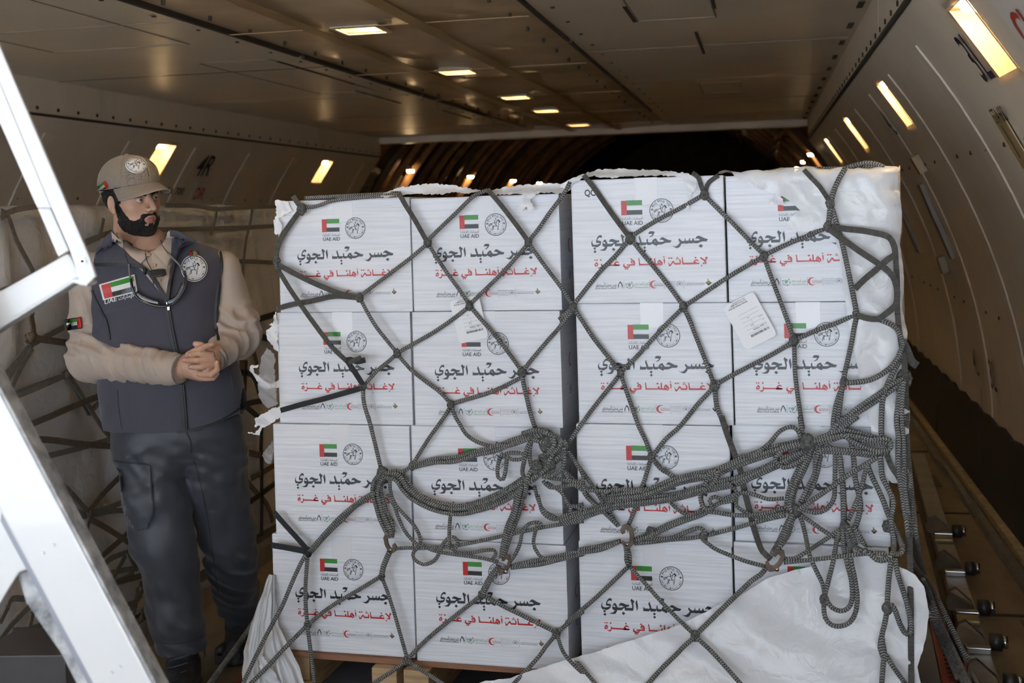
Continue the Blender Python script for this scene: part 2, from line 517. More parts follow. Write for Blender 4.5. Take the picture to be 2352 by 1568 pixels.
wall_text('STA 600', 2303, 258, .20, 1, m_seam, h=.055, bold=.01)
wall_text('I', 2331, 320, .010, 1, m_seam, h=.12, plate=(.16, .20, m_yellowed))
wall_text('4L', 2046, 278, .14, 1, m_navy, h=.15)
wall_text('4L', 2247, 830, .16, 1, m_navy, h=.14)
wall_text('3L', 2287, 862, .17, 1, m_navy, h=.15)
wall_text('I', 2262, 925, .014, 1, m_seam, h=.16)

# ceiling: left and right flats, glossy quilted middle panel with the lamp holes
xl, xr = wall_x(ZTOP, -1), wall_x(ZTOP, 1)
SL, SR = -2.42, -0.95
LAMPS = [5.42, 7.25, 9.05, 10.4, 3.6, 1.8, 12.3]
LX = -1.80; LH = .095
def flat(name, x0, x1, z, m, dip=0.0):
    ys = np.linspace(Y0, Y1, 34); xs = np.linspace(x0, x1, 8)
    V = []; F = []
    for y in ys:
        for x in xs: V.append((x, y, z))
    for i in range(len(ys) - 1):
        for j in range(len(xs) - 1):
            F.append((i * 8 + j, (i + 1) * 8 + j, (i + 1) * 8 + j + 1, i * 8 + j + 1))
    return pyd(name, V, F, m, smooth=True)
ceil = flat('ceiling', xl, SL, ZCEIL, m_ceil); tag(ceil, kind='structure')
c2 = flat('ceiling', SR, xr, ZCEIL, m_ceil); tag(c2, kind='structure')
ys = sorted(set(list(np.linspace(Y0, Y1, 120)) + [v for y in LAMPS for v in (y - LH, y + LH)]))
xs = sorted(set(list(np.linspace(SL, SR, 30)) + [LX - LH, LX + LH]))
V = []; F = []
for y in ys:
    for x in xs:
        e = min(x - SL, SR - x, .2) / .2
        z = ZCEIL + .012 - .010 * e - .014 * e * math.sin(y * 5.3 + .8 * math.sin(x * 4)) * math.sin((x - SL) / (SR - SL) * math.pi) + .012 * e * noise.noise(Vector((x * 2.2, y * 1.6, 0)))
        V.append((x, y, z))
nx = len(xs)
for i in range(len(ys) - 1):
    for j in range(nx - 1):
        yc = (ys[i] + ys[i + 1]) / 2; xc = (xs[j] + xs[j + 1]) / 2
        if abs(xc - LX) < LH and any(abs(yc - y) < LH for y in LAMPS): continue
        F.append((i * nx + j, (i + 1) * nx + j, (i + 1) * nx + j + 1, i * nx + j + 1))
cm = pyd('ceiling', V, F, m_ceil_mid, smooth=True); tag(cm, kind='structure')
for x in (SL, SR):
    for (a, b) in [(Y0, 3.9), (3.97, 6.2), (6.27, 8.6), (8.67, 11.0)]:
        box_obj('ceiling_seam', (x - .010, a, ZCEIL - .012), (x + .010, b, ZCEIL + .02), m_seam, cm)
for y in (1.2, 3.1, 4.95, 6.75, 8.55, 10.3, 11.9):
    for (a, b, o_) in ((xl, SL, ceil), (SR, xr, c2)):
        box_obj('panel_joint', (a + .02, y - .004, ZCEIL - .002), (b - .02, y + .004, ZCEIL + .01), m_seam if o_ is ceil and y in (6.75,) else mat('joint_soft', (.26, .21, .155), rough=.6), o_)
    box_obj('tape_strip', (SL + .03, y + .32, ZCEIL - .022), (SR - .03, y + .345, ZCEIL - .019), mat('tape_amber', (.42, .28, .13), rough=.35), cm)
for x in (-2.02, -1.52):
    box_obj('tape_strip', (x, Y0, ZCEIL - .026), (x + .07, Y1, ZCEIL - .023), mat('tape_amber', (.42, .28, .13)), cm)
# hatches and slits in the flats
for (x0, x1, y0, y1, o_) in [(-.55, -.18, 5.0, 5.75, c2), (-3.5, -2.75, 4.1, 5.6, ceil), (-3.05, -2.62, 6.3, 8.2, ceil), (-.42, -.12, 8.8, 9.6, c2)]:
    bm = bmesh.new()
    for (a, b, c, d) in [(x0, x1, y0, y0 + .008), (x0, x1, y1 - .008, y1), (x0, x0 + .008, y0, y1), (x1 - .008, x1, y0, y1)]:
        add_box(bm, (a, c, ZCEIL - .003), (b, d, ZCEIL + .004))
    bm_obj('hatch_edge', bm, mat('joint_soft', (0, 0, 0)), o_)
for (x, y0, y1, o_) in [(-.18, 5.0, 5.5, c2), (-.56, 5.3, 5.75, c2), (-.30, 6.2, 7.1, c2), (-2.62, 6.4, 7.7, ceil), (-2.75, 8.1, 9.2, ceil), (-2.62, 10, 11, ceil), (-.62, 3.0, 4.8, c2)]:
    box_obj('slit', (x - .008, y0, ZCEIL - .004), (x + .008, y1, ZCEIL + .004), m_seam, o_)
bm = bmesh.new()
for y in np.arange(1.0, 12.6, .42):
    for x in (SL - .09, SR + .09): add_cyl(bm, (x, y, ZCEIL - .005), (x, y, ZCEIL + .002), .010, n=6)
    for x in (SL + .12, SR - .12): add_cyl(bm, (x, y + .1, ZCEIL - .018), (x, y + .1, ZCEIL + .002), .009, n=6)
bm_obj('ceiling_screws', bm, m_seam, cm)
for y in LAMPS:
    z0 = ZCEIL - .012
    lp = empty('ceiling_lamp', (LX, y, z0))
    n_ = LAMPS.index(y)
    tag(lp, ['recessed square ceiling lamp nearest above the boxes', 'second recessed ceiling lamp of the row along the middle panel', 'third recessed ceiling lamp of the row along the middle panel',
             'fourth recessed ceiling lamp, farthest visible of the row', 'recessed ceiling lamp over the white net pallet', 'recessed ceiling lamp near the open nose', 'recessed ceiling lamp at the end of the flat ceiling'][n_], 'lamp', 'recessed ceiling lamps')
    bm = bmesh.new()
    h = .075; r = LH
    t = [(LX - r, y - r), (LX + r, y - r), (LX + r, y + r), (LX - r, y + r)]
    A = [bm.verts.new((a, b, ZCEIL + .02)) for a, b in t]; A0 = [bm.verts.new((a, b, z0)) for a, b in t]
    B = [bm.verts.new((LX + (a - LX) * .7, y + (b - y) * .7, z0 + h + .03)) for a, b in t]
    for i in range(4):
        bm.faces.new((A0[i], A0[(i + 1) % 4], A[(i + 1) % 4], A[i])); bm.faces.new((A[i], A[(i + 1) % 4], B[(i + 1) % 4], B[i]))
    bm.faces.new(B)
    bm_obj('housing', bm, m_pocket, lp)
    bm = bmesh.new(); add_cyl(bm, (LX, y, z0 + h), (LX, y, z0 + h - .012), .052, n=20); bm_obj('bulb', bm, m_lamp_c, lp)
    bm = bmesh.new()
    for (a, b, c, d) in [(-r - .02, r + .02, -r - .02, -r), (-r - .02, r + .02, r, r + .02), (-r - .02, -r, -r, r), (r, r + .02, -r, r)]:
        add_box(bm, (LX + a, y + c, z0 - .006), (LX + b, y + d, z0 + .004))
    bm_obj('rim', bm, m_ceil, lp)

# beam where the low ceiling ends, then the taller cargo tunnel with bare insulation
be = box_obj('trim_3', (xl, Y1 - .05, ZCEIL - .07), (xr, Y1 + .12, ZCEIL + .25), m_ceil, bevel=.02); tag(be, kind='structure')
def tun(a, r=3.12):
    return XC + r * math.sin(a), .45 + r * math.cos(a)
m_ins = [mat('insulation_brown', (.42, .24, .12), rough=.45, noise_amt=.6, noise_scale=7, bump=.5, bump_scale=9),
         mat('insulation_dark', (.14, .09, .06), rough=.5, noise_amt=.6, noise_scale=6, bump=.5, bump_scale=9),
         mat('insulation_pale', (.58, .48, .36), rough=.5, noise_amt=.6, noise_scale=8, bump=.5, bump_scale=9),
         mat('insulation_green', (.22, .20, .12), rough=.5, noise_amt=.6, noise_scale=8, bump=.5, bump_scale=9)]
m_tun = mat('tunnel_skin', (.12, .085, .055), rough=.7, noise_amt=.5, noise_scale=4)
V = []; F = []
aa = np.linspace(-1.95, 1.95, 41); yy = np.linspace(Y1, Y2, 12)
for y in yy:
    for a in aa:
        x, z = tun(a, 3.22); V.append((x, y, max(0, z)))
na = len(aa)
for i in range(len(yy) - 1):
    for j in range(na - 1): F.append((i * na + j, i * na + j + 1, (i + 1) * na + j + 1, (i + 1) * na + j))
tn = pyd('wall_rear', V, F, m_tun, smooth=True); tag(tn, kind='structure')
V = [(XC + math.sin(a) * 3.9, Y2, .45 + math.cos(a) * 3.9) for a in np.linspace(-math.pi, math.pi, 40)[:-1]]
en = pyd('wall_back', V, [tuple(range(39))], m_tun); tag(en, kind='structure')
# bulkhead ring closing the gap between the cabin liner and the tunnel skin
prof = [(wall_x(z, -1), z) for z in np.linspace(0, ZTOP, 14)] + [(xl, ZCEIL), (XC, ZCEIL), (xr, ZCEIL)] + [(wall_x(z, 1), z) for z in np.linspace(ZTOP, 0, 14)]
for nm_, yb_ in (('wall_bulkhead', Y1), ('wall_nose', Y0)):
    V = []; F = []
    for (x, z) in prof:
        d = Vector((x - XC, 0, z - .6)).normalized(); V += [(x, yb_, z), (XC + d.x * 4.6, yb_, .6 + d.z * 4.6)]
    for i in range(len(prof) - 1): F.append((2 * i, 2 * i + 1, 2 * i + 3, 2 * i + 2))
    b_ = pyd(nm_, V, F, m_wall); tag(b_, kind='structure')
# outer skin of the fuselage, so that daylight only enters through the nose
V = []; F = []
for y in (Y0, Y2 + .3):
    for i in range(40): V.append((XC + 4.3 * math.cos(i * math.pi / 20), y, .6 + 4.3 * math.sin(i * math.pi / 20)))
for i in range(40): F.append((i, (i + 1) % 40, 40 + (i + 1) % 40, 40 + i))
F.append(tuple(range(40, 80)))
hs = pyd('wall_skin', V, F, mat('hull_primer', (.10, .11, .08), rough=.8)); tag(hs, kind='structure')
for k, y in enumerate(np.arange(Y1 + .3, 27, .52)):
    for side in (-1, 1):
        for (a0, a1) in ((.52, .98), (1.0, 1.30), (0.02, .50)):
            if y > 20 and a0 > .9: continue
            n = 10; w = .5
            V = []; F = []
            ph = random.random() * 9
            for i in range(n + 1):
                a = a0 + (a1 - a0) * i / n
                for j in range(7):
                    s = j / 6.0
                    b = math.sin(math.pi * s) ** .6 * .085 * (.6 + .7 * abs(noise.noise(Vector((i * .35 + ph, s * 2, k * 1.7)))))
                    x, z = tun(a * side, 3.14 - b); V.append((x, y + (s - .5) * w * .88, z))
            for i in range(n):
                for j in range(6):
                    q = (i * 7 + j, i * 7 + j + 1, (i + 1) * 7 + j + 1, (i + 1) * 7 + j)
                    F.append(q)
            pyd('insulation_blanket', V, F, m_ins[random.choice([0, 0, 0, 1, 1, 1, 2, 3])], tn, smooth=True)
        P = [Vector((tun(side * a, 3.0)[0], y + .26, tun(side * a, 3.0)[1])) for a in np.linspace(0.02, 1.32, 14)]
        sweep('hoop_frame', P, .028, .045, m_ins[0] if k % 3 else m_ins[1], tn, n=6, step=.3, flat=True)
# ducts and cables along the crown
for (a, r, rr, m_) in [(-.35, 2.85, .07, m_ins[1]), (-.1, 2.8, .05, m_ins[2]), (.3, 2.82, .08, m_ins[0]), (.55, 2.85, .04, m_ins[2]), (.8, 2.86, .05, m_ins[1])]:
    x, z = tun(a, r); cyl_obj('duct', (x, Y1 + .2, z), (x, 27, z), rr, m_, tn)
# pale liner below the tunnel insulation
for side in (-1, 1):
    V = []; F = []
    zz = np.linspace(0, 1.62, 10)
    for y in (Y1, 30):
        for z in zz: V.append((wall_x(z, side) + side * .0, y, z))
    for j in range(9):
        q = (j, j + 1, 11 + j, 10 + j); F.append(q if side < 0 else q[::-1])
    o = pyd('tunnel_liner', V, F, m_wall, tn, smooth=True)
# bare tunnel lamps
tl = [(-1, 14.6, .955), (-1, 17.8, .955), (-1, 21.0, .955), (-1, 23.6, .955), (1, 14.15, .955), (1, 16.6, .955), (1, 19.5, .955)]
tl_names = ['first bare lamp on the left side of the dark tunnel', 'second bare lamp on the left side of the dark tunnel', 'third bare lamp on the left side of the dark tunnel', 'fourth and farthest bare lamp on the left side of the dark tunnel',
            'bare lamp on the right side of the dark tunnel, nearest', 'second bare lamp on the right side of the dark tunnel', 'small far bare lamp on the right side of the dark tunnel']
for (side, y, a), nm in zip(tl, tl_names):
    x, z = tun(side * a, 2.96)
    l = empty('tunnel_lamp', (x, y, z), nm, 'lamp', 'tunnel lamps')
    bm = bmesh.new(); add_cyl(bm, (x, y, z + .04), (x, y, z + .018), .045, .06, n=16); bm_obj('shade', bm, m_alu, l)
    bm = bmesh.new(); add_cyl(bm, (x, y, z + .02), (x, y, z - .008), .045, .036, n=16); bm_obj('bulb', bm, m_lamp, l)
    bm = bmesh.new(); x2, z2 = tun(side * a, 3.1); add_cyl(bm, (x, y, z + .05), (x2, y, z2 + .03), .015, n=6); bm_obj('arm', bm, m_alu, l)
# ------------------------------------------------------------------ printed artwork on the relief boxes (traced lettering)
INK = [mat('ink_charcoal', (0.030, 0.033, 0.042), rough=0.35), mat('ink_red', (0.55, 0.022, 0.022), rough=0.35), mat('ink_green', (0.045, 0.27, 0.035), rough=0.35),
       mat('ink_black', (0.022, 0.022, 0.024), rough=0.35), mat('ink_grey', (0.32, 0.33, 0.36), rough=0.4), mat('ink_palegreen', (0.22, 0.42, 0.28), rough=0.4),
       mat('ink_gold', (0.30, 0.22, 0.08), rough=0.4), mat('ink_white', (0.78, 0.79, 0.82), rough=0.4)]
def fa(p): return (660 + p[0] / 17.42, 560 + p[1] / 17.42)
def fb(p): return (780 + p[0] / 16.8, 560 + p[1] / 16.8)
def fcd(x, y): return (907.4 - (1620.8 - x) * .876, 633.7 + (y - 602.4) * .876)
def fc(p): return fcd(1340 + p[0] / 14.256, 560 + p[1] / 14.256)
def fd(p): return fcd(1470 + p[0] / 14.256, 560 + p[1] / 14.256)
_F = {'a': fa, 'b': fb, 'c': fc, 'd': fd}
def loop(s):
    """'a 1,2 3,4 b 5,6' -> list of reference pixels"""
    out = []; f = fa
    for t in s.split():
        if t in _F: f = _F[t]
        else:
            x, y = t.split(','); out.append(f((float(x), float(y))))
    return out
TITLE = [
 ['a 520,190 575,195 592,235 575,305 550,275 500,270 450,310 415,360 440,385 520,395 555,410 550,470 525,545 460,595 370,625 320,600 300,585 262,612 215,570 195,490 210,410 250,335 235,430 245,490 290,525 360,530 440,515 500,490 515,470 440,465 385,460 372,430 380,370 400,310 440,245 480,205'],
 ['a 315,612 370,665 318,715 262,665'], ['a 325,722 380,770 330,832 265,780'],
 ['a 695,345 740,385 770,450 785,505 900,505 960,495 1015,465 960,440 890,430 850,440 835,465 850,400 890,345 940,335 1010,350 1100,390 1220,390 1190,460 1130,465 1090,500 1300,500 1325,480 1310,400 1285,270 1255,245 1280,205 1310,160 1330,200 1415,255 1360,330 1370,450 1360,560 1340,595 1050,600 1045,510 1010,525 940,600 780,605 750,680 710,735 650,750 560,745 480,715 560,712 640,680 690,610 630,600 598,560 600,500 620,430 655,375',
  'a 660,430 700,450 720,495 670,500 630,480 630,450'],
 ['a 990,645 1065,705 1000,768 932,708'], ['a 1495,190 1510,290 1530,420 1520,510 1490,605 1465,450 1440,300'],
 ['a 1735,410 1748,485 1930,492 1945,465 1898,315 1940,230 1975,350 2015,480 2180,488 2185,440 2180,400 b 130,330 135,440 160,470 265,470 290,410 340,360 415,335 440,390 490,460 620,460 690,440 640,400 570,385 525,415 560,350 600,310 650,305 730,350 830,400 940,420 890,495 740,495 680,520 600,550 460,555 435,600 370,570 270,520 240,555 120,560 85,510 60,550 a 2150,580 1975,585 1945,530 1920,585 1710,585 1715,500',
  'b 340,415 390,430 405,465 360,450'],
 ['a 2100,612 2160,660 2110,720 2055,670'], ['a 2110,725 2162,775 2112,835 2060,785'],
 ['b 150,180 185,110 230,92 310,95 375,115 350,180 310,250 250,285 170,300 240,255 300,205 290,190 220,180'],
 ['b 2165,405 2115,480 1980,475 1900,500 1820,535 1700,535 1670,515 1640,535 1540,535 1520,520 1480,540 1390,540 1370,520 1340,540 1265,540 1230,620 1180,670 1130,685 1060,670 945,605 1050,630 1110,610 1180,550 1220,490 1165,410 1205,350 1240,410 1300,450 1370,450 1385,390 1425,335 1410,400 1415,440 1515,440 1525,390 1575,335 1560,400 1570,440 1630,440 1640,390 1680,345 1685,400 1715,445 1850,440 1900,425 1860,390 1800,370 1735,400 1770,330 1820,285 1880,285 1960,325 2060,375'],
 ['b 1910,565 1990,615 1935,690 1840,635']]
SUBT = [
 ['c 320,470 360,510 375,550 360,600 310,625 260,620 245,580 265,530', 'c 315,535 345,570 300,585 280,570'],
 ['c 270,385 300,410 270,435 240,410'], ['c 335,385 372,410 340,438 305,410'],
 ['c 480,515 500,550 520,565 1000,565 1110,570 1085,612 500,612 490,650 450,695 410,695 330,650 420,655 470,620 465,550'], ['c 470,375 500,410 468,445 430,410'],
 ['a 990,1250 1005,1190 1050,1145 1105,1125 1160,1155 1190,1205 1130,1185 1065,1185 1060,1215 1100,1245 1202,1250 1185,1300 980,1300'], ['a 1075,1035 1110,1070 1075,1103 1035,1068'],
 ['c 1285,515 1250,570 1265,620 1320,650 1380,640 1420,615 1320,610 1350,570 1560,565 1570,535 1500,545 1465,510 1480,450 1540,420 1590,450 1615,520 1605,612 1445,615 1420,670 1340,705 1260,690 1210,640 1220,570', 'c 1530,475 1560,500 1500,515 1500,490'],
 ['c 1490,365 1530,400 1490,430 1450,400'], ['c 1290,702 1325,722 1290,748 1255,724'], ['c 1350,702 1390,722 1350,748 1318,724'],
 ['c 1755,365 1770,470 1785,565 d 290,565 300,530 320,505 345,470 350,555 400,560 395,420 385,405 430,365 440,500 435,560 500,560 510,490 545,450 560,425 610,460 660,510 678,560 655,610 610,635 560,615 400,612 340,605 c 1740,612 1740,500 1725,395', 'd 560,500 590,520 560,550 535,535', 'd 602,545 635,580 605,595 592,570'],
 ['d 290,375 330,405 295,445 245,410'], ['d 740,390 755,500 730,610 712,500 700,420'], ['d 715,315 740,325 712,336 755,345 745,362 690,360 700,340'],
 ['d 860,505 880,570 905,610 940,580 1000,490 1040,485 1075,555 1220,555 1240,520 1210,460 1250,440 1275,510 1265,605 1070,610 1030,560 1010,550 940,640 905,668 870,640 855,570'],
 ['d 890,365 925,395 890,425 855,400'], ['d 965,365 1010,395 970,425 930,395'], ['d 1160,350 1190,375 1160,397 1135,375'], ['d 1140,397 1170,420 1140,445 1110,420'], ['d 1200,397 1230,420 1200,445 1172,420'],
 ['d 1335,360 1345,470 1360,550 1680,550 1690,500 1730,460 1780,445 1830,470 1855,515 1800,495 1740,495 1740,520 1780,550 1880,555 1860,605 1315,610 1310,450 1300,400'], ['d 1750,360 1790,390 1750,425 1715,390'],
 ['d 1925,370 1990,420 2055,470 2075,420 2065,395 2105,355 2155,400 2110,450 2090,500 2100,600 1960,605 2000,560 2040,520 1900,410', 'd 2050,540 2065,570 2010,575'],
 ['d 1940,625 1965,640 1945,650 1980,660 1940,685 1920,680 1935,665 1915,645']]
REFX, REFY = 789.0, 502.0                     # reference pixel: title centre / top of the flag on the first box
PX = 1.0 / 700.0
def ref(p): return ((p[0] - REFX) * PX, (REFY - p[1]) * PX)
def arc_text(pr, s, cx, cy, r, a_mid, span, h, mi, fn, flip=False, bold=0.02):
    n = len(s)
    for i, ch in enumerate(s):
        if ch == ' ': continue
        t = (i + .5) / n - .5
        a = a_mid - span * t if not flip else a_mid + span * t
        V, F = text_mesh(ch, bold)
        wmax = max(p.y for p in V); w = span * r / n * .82
        sc = h / max(.35, wmax) if not flip else h / max(.35, wmax)
        rot = a - math.pi / 2 if not flip else a + math.pi / 2
        def g(p, a=a, rot=rot, w=w, h=h, wmax=wmax):
            x = (p[0] - .5) * w; y = p[1] / max(wmax, .2) * h - h / 2
            return fn((cx + math.cos(a) * r + x * math.cos(rot) - y * math.sin(rot), cy - (math.sin(a) * r + x * math.sin(rot) + y * math.cos(rot))))
        pr.tri(V, F, mi, g)
AR_RING = '\ufe94\ufef4\ufee0\ufee4\ufecb \ufeb1\ufead\ufe8e\ufed4\ufedf\ufe8d \ufee1\ufeec\ufeb8\ufedf\ufe8d'
def emblem(pr, cx, cy, r, fn, ink=3, lw=1.0):
    """round emblem with ring lettering and a horse and rider in line; px y-down units of the reference, mapped by fn"""
    pr.ring(cx, cy, r - .055 * r * lw, r, ink, 56, fn=fn)
    pr.ring(cx, cy, .655 * r, .675 * r, 4 if ink == 3 else ink, 48, fn=fn)
    arc_text(pr, AR_RING[::-1], cx, cy, .83 * r, math.pi / 2, 2.35, .15 * r, ink, fn)
    arc_text(pr, 'OPERATION CHIVALROUS KNIGHT', cx, cy, .83 * r, -math.pi / 2, 2.75, .12 * r, ink, fn, flip=True, bold=.0)
    for sx in (-1, 1):
        pr.ring(cx + sx * .78 * r, cy - .10 * r, 0, .085 * r, ink, 12, fn=fn); pr.ring(cx + sx * .78 * r, cy - .10 * r, 0, .035 * r, 7, 8, fn=fn)
    k = r / 350.0
    def S(pts, w): pr.stroke([(cx + (x - 650) * k, cy + (y - 565) * k) for x, y in pts], w * k, ink, fn)
    def B(pts): pr.poly([[(cx + (x - 650) * k, cy + (y - 565) * k) for x, y in pts]], ink, fn)
    S([(425, 605), (450, 560), (490, 540), (540, 520), (600, 505), (640, 500)], 14)
    S([(440, 610), (470, 590), (500, 565), (530, 540)], 18); S([(420, 575), (450, 540), (500, 525)], 8)
    S([(535, 545), (540, 590), (560, 610), (590, 600)], 12)
    B([(590, 590), (615, 600), (585, 640), (575, 690), (590, 720), (575, 725), (555, 690), (562, 640)])
    S([(560, 610), (545, 650), (540, 690), (530, 720)], 12); B([(518, 712), (548, 712), (545, 735), (515, 735)])
    S([(590, 605), (640, 615), (690, 610), (720, 600)], 10)
    S([(745, 500), (755, 540), (745, 590), (740, 640), (730, 690), (715, 720)], 14); S([(710, 600), (705, 640), (715, 680), (720, 720)], 10)
    B([(705, 712), (735, 715), (732, 738), (702, 734)])
    S([(690, 470), (715, 440), (735, 420), (770, 430), (790, 460), (800, 490), (770, 495), (745, 475), (745, 500)], 14)
    B([(725, 410), (745, 405), (765, 425), (800, 470), (795, 495), (770, 490), (750, 455), (720, 450)])
    S([(655, 370), (665, 400)], 36); S([(640, 425), (620, 450), (630, 490), (625, 520), (650, 560), (665, 600)], 18); S([(665, 400), (690, 440), (720, 450)], 10)
    S([(620, 440), (600, 420), (590, 400)], 8); S([(640, 500), (680, 480), (700, 470)], 16); S([(690, 480), (680, 530), (665, 560)], 14)
    B([(650, 590), (690, 595), (690, 618), (655, 620)])
AR_AID = '\ufe94\ufef4\ufe97\ufe8d\ufead\ufe8e\ufee3\ufe87\ufedf\ufe8d \ufe95\ufe8d\ufea9\ufecb\ufe8e\ufeb4\ufee4\ufedf\ufe8d'
def flag(pr, x, y, fn, w=43.2, h=29.4):
    r = w * .265
    pr.rect(x, y + h, x + r, y, 1, fn); pr.rect(x + r, y + h * .333, x + w, y - h * .02, 2, fn); pr.rect(x + r, y + h * .98, x + w, y + h * .66, 3, fn)
def logos(pr, fn):
    y0 = 665.0
    def tx(s, x, y, w, mi, h, **k): pr.text(s, 0, 0, 1, mi, h=h / w, fn=lambda p: fn((x + p[0] * w, y - p[1] * w)), **k)
    # tent-like mark with script
    tx('\ufef4\ufed4\ufee3\ufea4\ufeb4\ufee0\ufe8d\ufef4\ufe98\ufea4\ufee3\ufeb2\ufee1', 678, 676.5, 37, 0, 9)
    tx('Ittihad Charity Foundation', 677, 681.5, 38, 0, 3.6, shear=.2)
    pr.poly([[(718, 682), (717.5, 675), (720, 669), (722, 665.5), (724.5, 669), (726.5, 675), (725.5, 682), (724.6, 675), (723, 670.5), (722, 668.8), (720.5, 671), (719, 676)]], 0, fn)
    for x in (728.5, 773.5, 799.5, 834): pr.rect(x, y0 + 17.5, x + .55, y0 - .5, 4, fn)
    # wreath with a green leaf
    for a in range(12):
        if a in (2, 3, 4) : continue
        an = a * math.pi / 6 + .26; cx, cy = 738.5 + math.cos(an) * 6.3, 673.5 - math.sin(an) * 7.2
        pr.ring(cx, cy, 0, 1.15, 3 if a % 2 else 4, 6, fn=fn)
    pr.poly([[(738, 679), (735, 673), (734.5, 669.5), (737, 671.5), (738, 668), (739.5, 671), (742, 669), (741.5, 673), (739.5, 676)]], 5, fn)
    tx('\ufef4\ufecc\ufee3\ufe9f \ufea4\ufeb4\ufee0\ufe8d \ufef4\ufeae\ufef4\ufea8\ufedf', 747, 674.5, 25, 5, 7)
    tx('Al Ihsan Charity Association', 747, 680.5, 25, 5, 3.2, shear=.2)
    # red crescent
    V = []; n = 22
    for i in range(n + 1):
        a = math.radians(50 + 260 * i / n); V.append((782 + math.cos(a) * 7.6, 673.3 - math.sin(a) * 8.2))
    for i in range(n + 1):
        a = math.radians(310 - 260 * i / n); V.append((784.0 + math.cos(a) * 6.0, 673.3 - math.sin(a) * 6.9))
    pr.poly([V], 1, fn)
    tx('\ufee0\ufef4\ufea4\ufedf\ufe8d\ufeae\ufee4\ufea3\ufef1', 782, 673.5, 16, 0, 3.0); tx('EMIRATES RED CRESCENT', 782, 676.8, 16, 1, 1.9, bold=.01)
    # grey wreath mark with four lines
    for i in range(4): tx(['INTERNATIONAL CHARITY ORG', '\ufee4\ufeb4\ufea4\ufee0\ufe8d\ufef4\ufea4', '\ufea4\ufeb4\ufee0\ufe8d\ufef4\ufea4\ufea8\ufedf\ufe8d\ufee4', '\ufef4\ufe98\ufea4\ufee3\ufeb2'][i], 801.5, 668.8 + i * 3.3, 18, 4, 1.9)
    pr.ring(826.5, 672.8, 4.6, 5.6, 4, 20, math.radians(-240), math.radians(60), fn=fn); pr.ring(826.5, 672.8, 0, 2.6, 4, 12, fn=fn)
    tx('\ufea4\ufeb4\ufee0\ufe8d\ufef4\ufea4\ufea8\ufedf\ufe8d\ufee4 \ufef4\ufe98\ufea4\ufee3\ufeb2\ufef4\ufecc\ufee3\ufe9f', 836.5, 672.5, 33, 0, 2.4)
    tx('HUMANITARIAN & CHARITY FOUNDATION', 836.5, 675.8, 33, 0, 1.6, bold=.01)
    pr.poly([[(871.5, 671), (876.5, 666), (882, 671.5), (876.5, 677)]], 6, fn); pr.poly([[(871.5, 671), (876.5, 677), (882, 671.5), (879.5, 671), (876.5, 674.2), (873.8, 671.2)]], 0, fn)
    pr.rect(875, 666.5, 876.2, 663.5, 0, fn)
def logo_fn(fn):                                  # spread the logo row over the measured width
    return lambda p: fn((678 + (p[0] - 678) * 1.155, p[1] - (p[1] - 665) * .02))
def artwork(scale):
    fn = lambda p: (ref(p)[0] * scale, ref(p)[1] * scale)
    out = {}
    pr = Print(); flag(pr, 735.3, 502.4, fn); out['flag_print'] = pr
    pr = Print()
    pr.text(AR_AID, 0, 0, 1, 0, h=5.6 / 42, fn=lambda p: fn((736.8 + p[0] * 42, 541 - p[1] * 42)))
    pr.text('UAE AID', 0, 0, 1, 0, h=8.0 / 42, bold=.012, fn=lambda p: fn((737 + p[0] * 42, 551.8 - p[1] * 42))); out['caption_print'] = pr
    pr = Print(); emblem(pr, 817.5, 524.3, 24.4, fn); out['emblem_print'] = pr
    pr = Print()
    for g in TITLE: pr.poly([loop(s) for s in g], 0, fn)
    out['title_print'] = pr
    pr = Print()
    for g in SUBT: pr.poly([loop(s) for s in g], 1, fn)
    out['subtitle_print'] = pr
    pr = Print(); logos(pr, logo_fn(fn)); out['logo_print'] = pr
    return {k: v.mesh(k, INK) for k, v in out.items()}

# ------------------------------------------------------------------ white relief boxes stacked on two skids
def carton_material():
    m = bpy.data.materials.new('white_carton'); m.use_nodes = True
    nt = m.node_tree; b = nt.nodes['Principled BSDF']
    b.inputs['Base Color'].default_value = (.80, .80, .84, 1); b.inputs['Roughness'].default_value = .36
    tc = nt.nodes.new('ShaderNodeTexCoord')
    def nz(scale, stretch, detail):
        mp = nt.nodes.new('ShaderNodeMapping'); mp.inputs['Scale'].default_value = stretch
        n = nt.nodes.new('ShaderNodeTexNoise'); n.inputs['Scale'].default_value = scale; n.inputs['Detail'].default_value = detail
        nt.links.new(tc.outputs['Object'], mp.inputs['Vector']); nt.links.new(mp.outputs['Vector'], n.inputs['Vector']); return n
    n1 = nz(9, (.45, .45, 14), 2.5); n2 = nz(5, (.8, .8, 1.6), 2)
    rp = nt.nodes.new('ShaderNodeValToRGB'); rp.color_ramp.elements[0].position = .34; rp.color_ramp.elements[1].position = .62
    rp.color_ramp.elements[0].color = (.73, .745, .80, 1); rp.color_ramp.elements[1].color = (.83, .84, .89, 1)
    nt.links.new(n1.outputs['Fac'], rp.inputs['Fac']); nt.links.new(rp.outputs['Color'], b.inputs['Base Color'])
    ad = nt.nodes.new('ShaderNodeMath'); ad.operation = 'ADD'; nt.links.new(n1.outputs['Fac'], ad.inputs[0]); nt.links.new(n2.outputs['Fac'], ad.inputs[1])
    bp = nt.nodes.new('ShaderNodeBump'); bp.inputs['Strength'].default_value = .28; bp.inputs['Distance'].default_value = .006
    nt.links.new(ad.outputs[0], bp.inputs['Height']); nt.links.new(bp.outputs['Normal'], b.inputs['Normal'])
    return m
m_carton = carton_material()
S_DIR = (_R0 - FWD * .27).normalized()                    # along the face of the stack
N_DIR = Vector((S_DIR.y, -S_DIR.x, 0))                     # out of the face, towards the camera
if N_DIR.dot(FWD) > 0: N_DIR = -N_DIR
